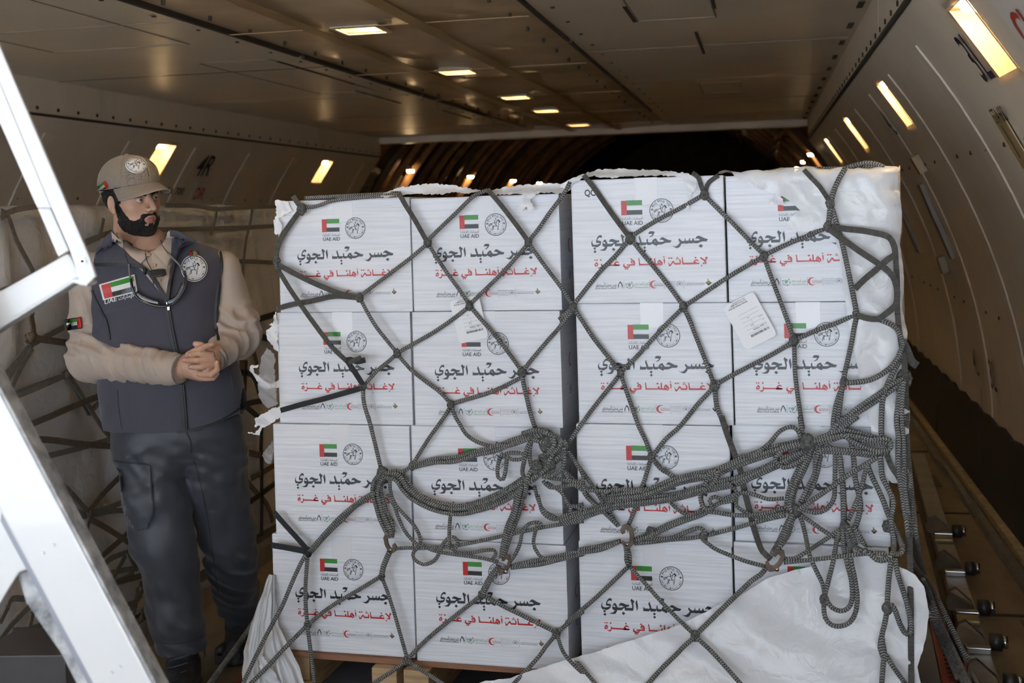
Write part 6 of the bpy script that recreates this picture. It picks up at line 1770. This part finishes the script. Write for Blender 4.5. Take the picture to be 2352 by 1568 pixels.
# hands
ZH = ZP - .235
def hz(x, y, d=0.0): return loc(380 + x / 7.84, 720 + y / 7.84, ZH + d)
def chain(P, pts, r):
    f = None
    for i in range(len(pts) - 1):
        g = cone(P, pts[i], pts[i + 1], r[i], r[i + 1]); f = g if f is None else np.minimum(f, g)
    return f
def hands_f(P):
    # his right hand comes from the left sleeve, palm up behind; his left hand lies over it
    pr_ = smin(cone(P, hz(250, 960, .025), hz(420, 940, .030), .029, .030, 1.0), cone(P, hz(420, 900, .030), hz(620, 960, .030), .036, .034), .02)
    pr_ = smin(pr_, cone(P, hz(420, 1010, .020), hz(640, 1090, .018), .026, .024), .02)
    pl = smin(cone(P, hz(900, 700, .04), hz(780, 790, .012), .030, .032), cone(P, hz(760, 770, .006), hz(800, 900, .008), .030, .028), .02)
    f = smin(pr_, pl, .006)
    fs = [([hz(830, 735, -.018), hz(620, 715, -.036), hz(450, 738, -.024)], (.0108, .0100, .0082)),
          ([hz(850, 825, -.020), hz(585, 842, -.042), hz(345, 838, -.022)], (.0112, .0104, .0084)),
          ([hz(840, 915, -.018), hz(660, 960, -.040), hz(450, 962, -.024)], (.0108, .0100, .0084)),
          ([hz(850, 985, -.012), hz(780, 1015, -.030), hz(705, 1030, -.022)], (.0095, .0088, .0074)),
          ([hz(620, 1080, -.012), hz(820, 1105, -.030), hz(935, 1010, -.026), hz(928, 880, -.018)], (.0108, .0104, .0092, .0074)),
          ([hz(540, 1120, .002), hz(720, 1165, -.012), hz(860, 1160, -.010), hz(930, 1080, -.004)], (.0108, .0102, .0092, .0078)),
          ([hz(420, 740, -.002), hz(560, 660, -.020), hz(690, 600, -.030), hz(840, 555, -.022)], (.0125, .0112, .0104, .0078)),
          ([hz(760, 640, -.004), hz(650, 560, -.012), hz(540, 545, -.014)], (.0112, .0108, .0092))]
    for pts, r in fs:
        f = smin(f, chain(P, pts, r), .0035)
    return f
c_h = hz(620, 860)
V2, F2 = nets(hands_f, c_h - np.array([.075, .075, .075]), c_h + np.array([.075, .085, .070]), .0023)
# slim core under the clothes joins head, hands and boots into one body
def core_f(P):
    f = torso_f(P, -.03)
    f = smin(f, cone(P, L3(345, 560, .02), L3(352, 600, .01), .060, .075), .05)
    for (a, e, w) in ((sL_, eL, wL), (sR_, eR, wR)):
        f = smin(f, cone(P, a, e, .045, .040), .02); f = smin(f, cone(P, e, w, .038, .030), .02)
    f = smin(f, cone(P, wL, hz(330, 930, .03), .030, .029), .01); f = smin(f, cone(P, wR, hz(860, 740, .03), .030, .029), .01)
    f = smin(f, cone(P, L3(345, 1000), L3(372, 1235, -.03), .08, .055), .02); f = smin(f, cone(P, L3(372, 1235, -.03), (bl[0], bl[1], .1), .055, .035), .02)
    f = smin(f, cone(P, loc(482, 1000, ZP + .02), loc(523, 1225, ZP + .14), .08, .055), .02); f = smin(f, cone(P, loc(523, 1225, ZP + .14), (br[0], br[1], .1), .055, .035), .02)
    return f
V3, F3 = nets(core_f, (L3(150, 1000)[0], ZP - .3, .08), (loc(610, 1000, ZP + .4)[0], ZP + .5, L3(350, 530)[2]), .014)
nV = [wld(v) for v in V1] + [wld(v) for v in V2] + [wld(v) for v in V3]
nF = [tuple(int(i) for i in q) for q in F1] + [tuple(int(i) + len(V1) for i in q) for q in F2] + [tuple(int(i) + len(V1) + len(V2) for i in q) for q in F3]
body = pyd('body', nV, nF, m_skin, person, smooth=True)
class _O: pass
core_o = _O(); core_o.parent = person; core_o.data = _O(); core_o.data.vertices = []; core_o.data.polygons = []
for v in V1:
    q = _O(); q.co = wld(v); core_o.data.vertices.append(q)
for f_ in F1:
    if V1[f_[0]][2] < L3(330, 552)[2]:
        q = _O(); q.vertices = [int(i) for i in f_]; core_o.data.polygons.append(q)
# nails
bvB = bvh_of([body])
for (x, y, a) in [(330, 832, 0), (455, 958, 0), (425, 738, 0), (545, 545, .3), (815, 560, 0), (930, 870, 1.4), (715, 1030, 0)]:
    cx, cy = 380 + x / 7.84, 720 + y / 7.84
    lp = [(cx + math.cos(t) * 3.6 * math.cos(a) - math.sin(t) * 2.6 * math.sin(a), cy + math.cos(t) * 3.6 * math.sin(a) + math.sin(t) * 2.6 * math.cos(a)) for t in np.linspace(0, 2 * math.pi, 12)[:-1]]
    patch('nail', bvB, lp, mat('nail', (.62, .40, .33), rough=.3), .0006, 1.5, .0004, body)
# eyes, brows, lips
for sx in (-1, 1):
    e = h2w((sx * .032, .0795, .0100))
    bm = bmesh.new(); bmesh.ops.create_uvsphere(bm, u_segments=20, v_segments=14, radius=.0128)
    bmesh.ops.translate(bm, verts=bm.verts, vec=e); ey = bm_obj('eye', bm, m_eye, body, True)
    look = (wld(np.array([HC.x + .72, HC.y - .70, HC.z + .01])) - e).normalized()
    c = e + look * .0100
    bm = bmesh.new(); bmesh.ops.create_uvsphere(bm, u_segments=14, v_segments=10, radius=.0066)
    bmesh.ops.translate(bm, verts=bm.verts, vec=e + look * .0072); bm_obj('iris', bm, m_iris, ey, True)
def lid_f(P):
    X, Y, Z = P; A = (np.abs(X), Y, Z)
    sp = np.sqrt((A[0] - .032) ** 2 + (Y - .0795) ** 2 + (Z - .0100) ** 2) - .0146
    return np.maximum(np.maximum(sp, -(sp + .0022)), np.minimum(.0138 - Z - .10 * (A[0] - .032), Z - .0052))
mesh_nets('eyelids', lid_f, (-.05, .06, -.008), (.05, .1, .028), .0015, m_skin, body, h2w, 1)
def brow_f(P):
    X, Y, Z = P; A = (np.abs(X), Y, Z)
    b = chain(A, [np.array(q) for q in ((.014, .092, .024), (.032, .090, .031), (.052, .074, .026))], (.0040, .0042, .0022))
    return np.maximum(b, head_core(P) - .0035) - .0006 * vnoise(P, (400, 400, 400), 2)
mesh_nets('eyebrows', brow_f, (-.07, .05, .01), (.07, .11, .045), .0022, m_hair, body, h2w, 0)
def lip_f(P):
    X, Y, Z = P; A = (np.abs(X), Y, Z)
    up = chain(A, [np.array(q) for q in ((.0, .0975, -.0568), (.010, .0955, -.0568), (.0235, .0855, -.0608))], (.0048, .0046, .0016))
    dn = chain(A, [np.array(q) for q in ((.0, .0972, -.0660), (.010, .0948, -.0655), (.0220, .0855, -.0618))], (.0058, .0052, .0016))
    return np.minimum(up, dn)
mesh_nets('lips', lip_f, (-.03, .07, -.085), (.03, .115, -.04), .0018, m_lip, body, h2w, 1)
# beard and hair shells
def beard_f(P):
    X, Y, Z = P; A = (np.abs(X), Y, Z)
    base = head_core(P)
    nz_ = vnoise(P, (90, 90, 90), 5); n2 = vnoise(P, (330, 330, 330), 6)
    line = .030 - .098 * np.clip((Y + .002) / .072, 0, 1) ** .80 + .020 * np.clip((Y - .06) / .03, 0, 1) + .006 * nz_
    reg = (Z - line) * .8
    reg = np.maximum(reg, -(Y - (-.012 + .25 * (-.05 - Z).clip(0, 1) * 0)))
    reg = np.maximum(reg, -.128 - Z)
    must = ell(A, (.016, .094, -.0455), (.020, .022, .0085)) + .002 * nz_
    must = np.minimum(must, ell(A, (.028, .082, -.060), (.0075, .02, .017)))
    reg = np.minimum(reg, must)
    mouth = ell(P, (0, .1, -.0605), (.0235, .04, .0125))
    chk = ell(A, (.015, .1, -.0775), (.0065, .03, .0045)) + .002 * nz_
    reg = np.maximum(reg, -np.minimum(mouth, chk))
    thick = .0030 + .0026 * np.clip((-.06 - Z) / .05, 0, 1) + .0022 * n2 + .001 * nz_
    thick = thick * np.clip(-reg / .008, 0.15, 1)
    return smax(base - thick, reg, .002)
mesh_nets('beard', beard_f, (-.095, -.02, -.14), (.095, .13, .05), .0026, m_hair, body, h2w, 0)
def hair_f(P):
    X, Y, Z = P; A = (np.abs(X), Y, Z)
    base = head_core(P)
    n1 = vnoise(P, (60, 60, 25), 7); n2 = vnoise((X, Y + .3 * Z, Z), (180, 180, 50), 8)
    low = -.062 + .055 * np.clip((Y + .06) / .08, 0, 1) + .010 * n1
    reg = np.maximum(low - Z, Z - .075)
    reg = np.maximum(reg, Y - (.026 + .008 * n1))
    earhole = ell(A, (.085, -.006, -.006), (.03, .017, .030))
    reg = np.maximum(reg, -earhole)
    return smax(base - (.011 + .004 * n2 + .003 * n1), reg, .004)
mesh_nets('hair', hair_f, (-.10, -.125, -.09), (.10, .05, .085), .003, m_hair, body, h2w, 0)
# --- cap
def crown_f(P, g=0.0):
    X, Y, Z = P
    f = ell(P, (0, -.021, .052), (.092 + g, .124 + g, .103 + g))
    f = smin(f, ell(P, (0, .036, .094), (.066 + g, .060 + g, .054 + g)), .03)
    return f
def crown_shell(P):
    X, Y, Z = P
    f = crown_f(P)
    seam = np.minimum(np.abs(X), np.minimum(np.abs(X * .6 + (Y + .012) * .8), np.abs(X * .6 - (Y + .012) * .8)))
    f = f + .0018 * np.exp(-(seam / .002) ** 2) - .0014 * np.exp(-((seam - .005) / .002) ** 2)
    f = np.maximum(f, -(f + .006))
    f = f - .002 * vnoise(P, (14, 14, 10), 3)
    return smax(f, (.047 + .16 * Y) - Z, .004)
cap, _, _ = mesh_nets('cap', crown_shell, (-.105, -.155, .0), (.105, .115, .17), .0034, m_cap, person, h2w, 1)
bm = bmesh.new(); c = h2w((0, -.018, .154)); add_cyl(bm, c, h2w((0, -.018, .160)), .009, .006, n=14); bm_obj('button', bm, m_cap, cap, True)
# brim: curved plate
V = []; F = []; na_, nr_ = 28, 8
for side in (0, 1):
    for i in range(na_ + 1):
        a = math.radians(-74 + 148 * i / na_)
        for j in range(nr_ + 1):
            t = j / nr_
            x0, y0 = .090 * math.sin(a), -.012 + .108 * math.cos(a)
            ext = .076 * max(0.0, math.cos(a * 1.10)) ** .55
            x = x0 * (1 + .02 * t); y = y0 + ext * t
            z = .047 + .16 * y0 + .006 - .020 * t - .95 * (x * x) * (1.0 + 2.2 * t) - .0026 * side
            V.append(h2w((x, y, z)))
n1 = (na_ + 1) * (nr_ + 1)
for i in range(na_):
    for j in range(nr_):
        q = (i * (nr_ + 1) + j, (i + 1) * (nr_ + 1) + j, (i + 1) * (nr_ + 1) + j + 1, i * (nr_ + 1) + j + 1)
        F.append(q); F.append(tuple(n1 + k for k in q[::-1]))
for i in range(na_):
    a = i * (nr_ + 1) + nr_; b = (i + 1) * (nr_ + 1) + nr_; F.append((a, b, n1 + b, n1 + a))
brim = pyd('brim', V, F, m_cap, cap, smooth=True)
sweep('brim_edge', [Vector(V[i * (nr_ + 1) + nr_]) for i in range(na_ + 1)], .0022, .0020, m_cap_l, brim, n=6, step=.01)
sweep('cap_band', [h2w((.0925 * math.sin(a), -.021 + .1245 * math.cos(a), .050 + .16 * (-.021 + .124 * math.cos(a)))) for a in np.linspace(1.25, 2 * math.pi - 1.25, 30)], .0024, .0016, m_cap_l, cap, n=6, step=.01)
m_emb = mat('patch_white', (.80, .81, .84), rough=.7)
bvC = bvh_of([cap])
def ellipse_px(cx, cy, rx, ry, rot=0.0, n=28):
    return [(cx + rx * math.cos(t) * math.cos(rot) - ry * math.sin(t) * math.sin(rot), cy + rx * math.cos(t) * math.sin(rot) + ry * math.sin(t) * math.cos(rot)) for t in np.linspace(0, 2 * math.pi, n + 1)[:-1]]
patch('badge', bvC, ellipse_px(313, 378, 25.5, 19.5, .10), m_emb, .0018, 3, .0012, cap)
pr = Print(); emblem(pr, 0, 0, 1.0, lambda p: (313 + 25 * (p[0] * .95) + 1.5 * p[1], 378 + 19 * (p[1] * .95) + 1.6 * p[0]), 3)
print_on('badge_print', bvC, pr, INK, .0036, cap)
def flag_patch(bv, corners, parent, border=None, off=.002, red_right=False):
    """corners: top-left, top-right, bottom-right, bottom-left in pixels"""
    tl, tr2, br2, bl2 = [Vector(c) for c in corners]
    def q(u, v): return tuple((tl * (1 - u) + tr2 * u) * (1 - v) + (bl2 * (1 - u) + br2 * u) * v)
    if border: patch('flag_patch', bv, [q(-.05, -.09), q(1.05, -.09), q(1.05, 1.09), q(-.05, 1.09)], border, off, 4, .0012, parent)
    pr = Print()
    def cell(u0, v0, u1, v1, mi):
        nu, nv = 5, 3; Vv = []; Ff = []
        for a in range(nu + 1):
            for b in range(nv + 1): Vv.append(q(u0 + (u1 - u0) * a / nu, v0 + (v1 - v0) * b / nv))
        for a in range(nu):
            for b in range(nv): Ff.append((a * (nv + 1) + b, (a + 1) * (nv + 1) + b, (a + 1) * (nv + 1) + b + 1, a * (nv + 1) + b + 1))
        pr.tri(Vv, Ff, mi)
    r = .27
    if red_right: cell(1 - r, 0, 1, 1, 1); a0, a1 = 0, 1 - r
    else: cell(0, 0, r, 1, 1); a0, a1 = r, 1
    cell(a0, 0, a1, .333, 2); cell(a0, .333, a1, .667, 7); cell(a0, .667, a1, 1, 3)
    print_on('flag', bv, pr, INK, off + .0032, parent)
flag_patch(bvC, [(221, 429), (242, 414), (249.5, 431), (229, 445)], cap, None, .001, red_right=True)

# --- vest details, laid on the torso
bvV = bvh_of([vest, core_o])
m_vest2 = m_vest
shirt_v = patch('polo_front', bvV, [(256, 532), (275, 550), (300, 567), (343, 581), (378, 558), (388, 530), (402, 540), (398, 600), (384, 692), (330, 625), (285, 585), (258, 552)], m_shirt, .004, 5, .002, person, wr=.002)
patch('placket', bvV, [(345, 570), (374, 562), (392, 640), (384, 690), (368, 672), (352, 620)], m_shirt, .0085, 5, .002, shirt_v)
patch('polo_collar', bvV, [(258, 532), (264, 530), (300, 566), (345, 582), (318, 612), (290, 598), (268, 566)], m_shirt, .012, 5, .003, shirt_v, wr=.002)
patch('polo_collar', bvV, [(352, 578), (376, 558), (386, 532), (396, 536), (398, 580), (384, 612)], m_shirt, .012, 5, .003, shirt_v, wr=.002)
for (x, y) in [(342, 584), (355, 609), (367, 643)]:
    patch('button', bvV, ellipse_px(x, y, 3.6, 3.9, 0, 12), mat('button_amber', (.50, .30, .17), rough=.3), .014, 2, .0015, shirt_v)
bs_ = patch('lapel', bvV, [(260, 528), (246, 540), (222, 572), (216, 604), (270, 606), (332, 612), (300, 590), (276, 562), (264, 540)], m_vest, .014, 5, .004, vest, wr=.003)
patch('lapel', bvV, [(390, 528), (408, 530), (452, 552), (440, 558), (412, 572), (398, 604), (384, 690), (388, 640), (393, 590), (394, 550)], m_vest, .014, 5, .004, vest, wr=.003)
def line_on(name, bv, pts, w, h, m, off, parent, step=.008):
    P = []
    Q = catmull([Vector((x, y, 0)) for x, y in pts], 5)
    for q in Q:
        p, n = cast(bv, q.x, q.y)
        if p is not None: P.append(p - ray(q.x, q.y).normalized() * off)
    if len(P) > 2: return sweep(name, P, w, h, m, parent, n=8, step=step, normal=-FWD, flat=True)
line_on('zip_tape', bvV, [(216, 607), (270, 608), (325, 613), (352, 640), (372, 672), (384, 692)], .0060, .0025, m_blk, .016, vest)
line_on('zip_tape', bvV, [(452, 553), (425, 562), (405, 585), (396, 620), (388, 660), (384, 692)], .0060, .0025, m_blk, .016, vest)
line_on('zip', bvV, [(384, 690), (388, 730), (397, 780), (408, 830), (416, 880), (421, 930), (425, 988)], .0095, .0016, m_blk, .005, vest)
line_on('zip_teeth', bvV, [(384, 690), (388, 730), (397, 780), (408, 830), (416, 880), (421, 930), (425, 988)], .0018, .0014, mat('zip_metal', (.03, .03, .04), rough=.5, metal=.3), .0085, vest)
patch('zip_pull', bvV, [(380, 688), (388, 687), (391, 712), (385, 713)], m_steel, .011, 2, .002, vest)
bvVS = bvh_of([vest, slv_r, slv_l])
line_on('armhole_trim', bvVS, [(486, 540), (500, 556), (508, 590), (509, 620), (502, 650), (497, 690), (495, 740), (502, 780)], .0042, .003, m_blk, .006, vest)
line_on('armhole_trim', bvV, [(206, 640), (214, 676), (228, 706), (244, 740), (252, 780)], .0036, .003, m_blk, .005, vest)
line_on('hem_trim', bvV, [(258, 1001), (320, 1000), (380, 994), (425, 990), (480, 976), (520, 958), (550, 938)], .0040, .003, m_blk, .004, vest)
line_on('welt', bvV, [(240, 716), (290, 708), (340, 692)], .0022, .0012, m_vest, .003, vest); line_on('welt', bvV, [(525, 820), (530, 860), (535, 892)], .0020, .0012, m_blk, .003, vest)
line_on('welt', bvV, [(268, 895), (270, 930), (278, 985)], .0020, .0012, m_vest, .003, vest)
flag_patch(bvV, [(232, 655), (306, 634), (312, 668), (240, 686)], vest, m_emb, .003)
pr = Print()
pr.text('UAE', 0, 0, 1, 7, bold=.02, fn=lambda p: (240 + p[0] * 28, 699 - p[0] * 8.5 - p[1] * 28))
pr.text('\ufe95\ufe8d\ufead\ufe8e\ufee3\ufe87\ufedf\ufe8d', 0, 0, 1, 7, bold=.02, fn=lambda p: (272 + p[0] * 36, 689 - p[0] * 9 - p[1] * 34))
print_on('lettering', bvV, pr, INK, .0035, vest)
patch('badge', bvV, ellipse_px(446, 616, 30.5, 31, 0), m_emb, .003, 4, .0014, vest)
pr = Print(); emblem(pr, 446, 616, 29, lambda p: p, 3, 1.2); print_on('badge_print', bvV, pr, INK, .005, vest)
patch('pin', bvV, ellipse_px(444, 583, 10.5, 7, .1, 18), m_steel, .005, 2, .002, vest); patch('pin_flag', bvV, [(435, 580), (440, 577), (441, 588), (436, 588)], mat('pin_red', (.5, .02, .02), rough=.3), .008, 2, .0006, vest)
# sleeve flag
bvS = bvh_of([slv_l])
flag_patch(bvS, [(151, 735), (185, 730), (187, 752), (155, 757)], slv_l, m_blk, .007, red_right=True)
# --- clip-on microphone
bx = patch('microphone', bvV, [(345, 622), (380, 618), (383, 634), (347, 638)], mat('mic_black', (.02, .02, .022), rough=.3), .022, 3, .008, person, rnd=1)
patch('mic_screen', bvV, [(348, 624), (378, 621), (380, 632), (349, 635)], mat('mic_face', (.20, .22, .25), rough=.2), .0235, 3, .001, bx)
c = cast(bvV, 337, 622)[0] - FWD * .02; bm = bmesh.new(); add_cyl(bm, c + Vector((0, 0, .011)), c - Vector((0, 0, .011)), .0065, .005, n=12); bm_obj('mic_capsule', bm, m_blk, bx, True)
line_on('cable', bvV, [(333, 575), (338, 600), (348, 620), (352, 650), (358, 668)], .0012, .0012, m_blk, .016, bx)
# --- wraparound glasses hanging on a cord
gl = empty('sunglasses', cast(bvV, 375, 700)[0]); gl.parent = person; gl.matrix_parent_inverse = parent_inv(person)
m_gl = mat('lens_black', (.010, .012, .022), rough=.08, coat=.5); m_gt = mat('temple_grey', (.16, .17, .18), rough=.4)
def over(pts, off):
    o = []
    for (x, y) in pts:
        p, n = cast(bvV, x, y)
        if p is None: p = at(x, y, ZP - .13)
        o.append(p - ray(x, y).normalized() * off)
    return o
sweep('frame', over([(301, 640), (304, 660), (312, 678), (326, 690), (345, 698), (372, 703), (395, 698), (412, 682), (424, 660), (427, 640), (424, 622)], .028), .0050, .0035, m_gl, gl, n=8, step=.008)
sweep('lens', over([(312, 672), (326, 684), (345, 692), (366, 697)], .027), .0085, .0015, m_gl, gl, n=8, step=.006, normal=-FWD); sweep('lens', over([(384, 696), (402, 688), (414, 672), (422, 652)], .027), .0095, .0015, m_gl, gl, n=8, step=.006, normal=-FWD)
sweep('temple', over([(296, 606), (297, 622), (300, 642)], .026), .0035, .003, m_gt, gl, n=8, step=.008); sweep('temple', over([(384, 580), (398, 594), (412, 608), (424, 628)], .026), .0035, .003, m_gt, gl, n=8, step=.008)
sweep('cord', over([(268, 535), (276, 560), (288, 585), (296, 608)], .020), .0012, .0012, m_blk, gl, n=6, step=.008); sweep('cord', over([(368, 548), (374, 565), (386, 582)], .020), .0012, .0012, m_blk, gl, n=6, step=.008)
# --- trouser seams and pocket
bvT = bvh_of([trs])
pk = patch('cargo_pocket', bvT, [(270, 1062), (335, 1066), (345, 1070), (350, 1130), (353, 1180), (338, 1215), (310, 1218), (288, 1180), (276, 1120)], m_trs, .004, 6, .003, trs, wr=.002)
line_on('seam', bvT, [(262, 1058), (300, 1064), (345, 1070), (349, 1120), (353, 1180), (338, 1216)], .0012, .0010, mat('seam_dark', (.025, .028, .04), rough=.7), .0085, trs)
line_on('fly', bvT, [(426, 990), (436, 1010), (440, 1040)], .0016, .0012, mat('seam_dark', (0, 0, 0)), .003, trs)
line_on('inseam', bvT, [(446, 1060), (462, 1120), (478, 1200), (490, 1280), (500, 1360)], .0014, .001, mat('seam_dark', (0, 0, 0)), .002, trs)
line_on('hem_seam', bvT, [(366, 1474), (390, 1478), (430, 1474), (466, 1460)], .0014, .001, mat('seam_dark', (0, 0, 0)), .002, trs)
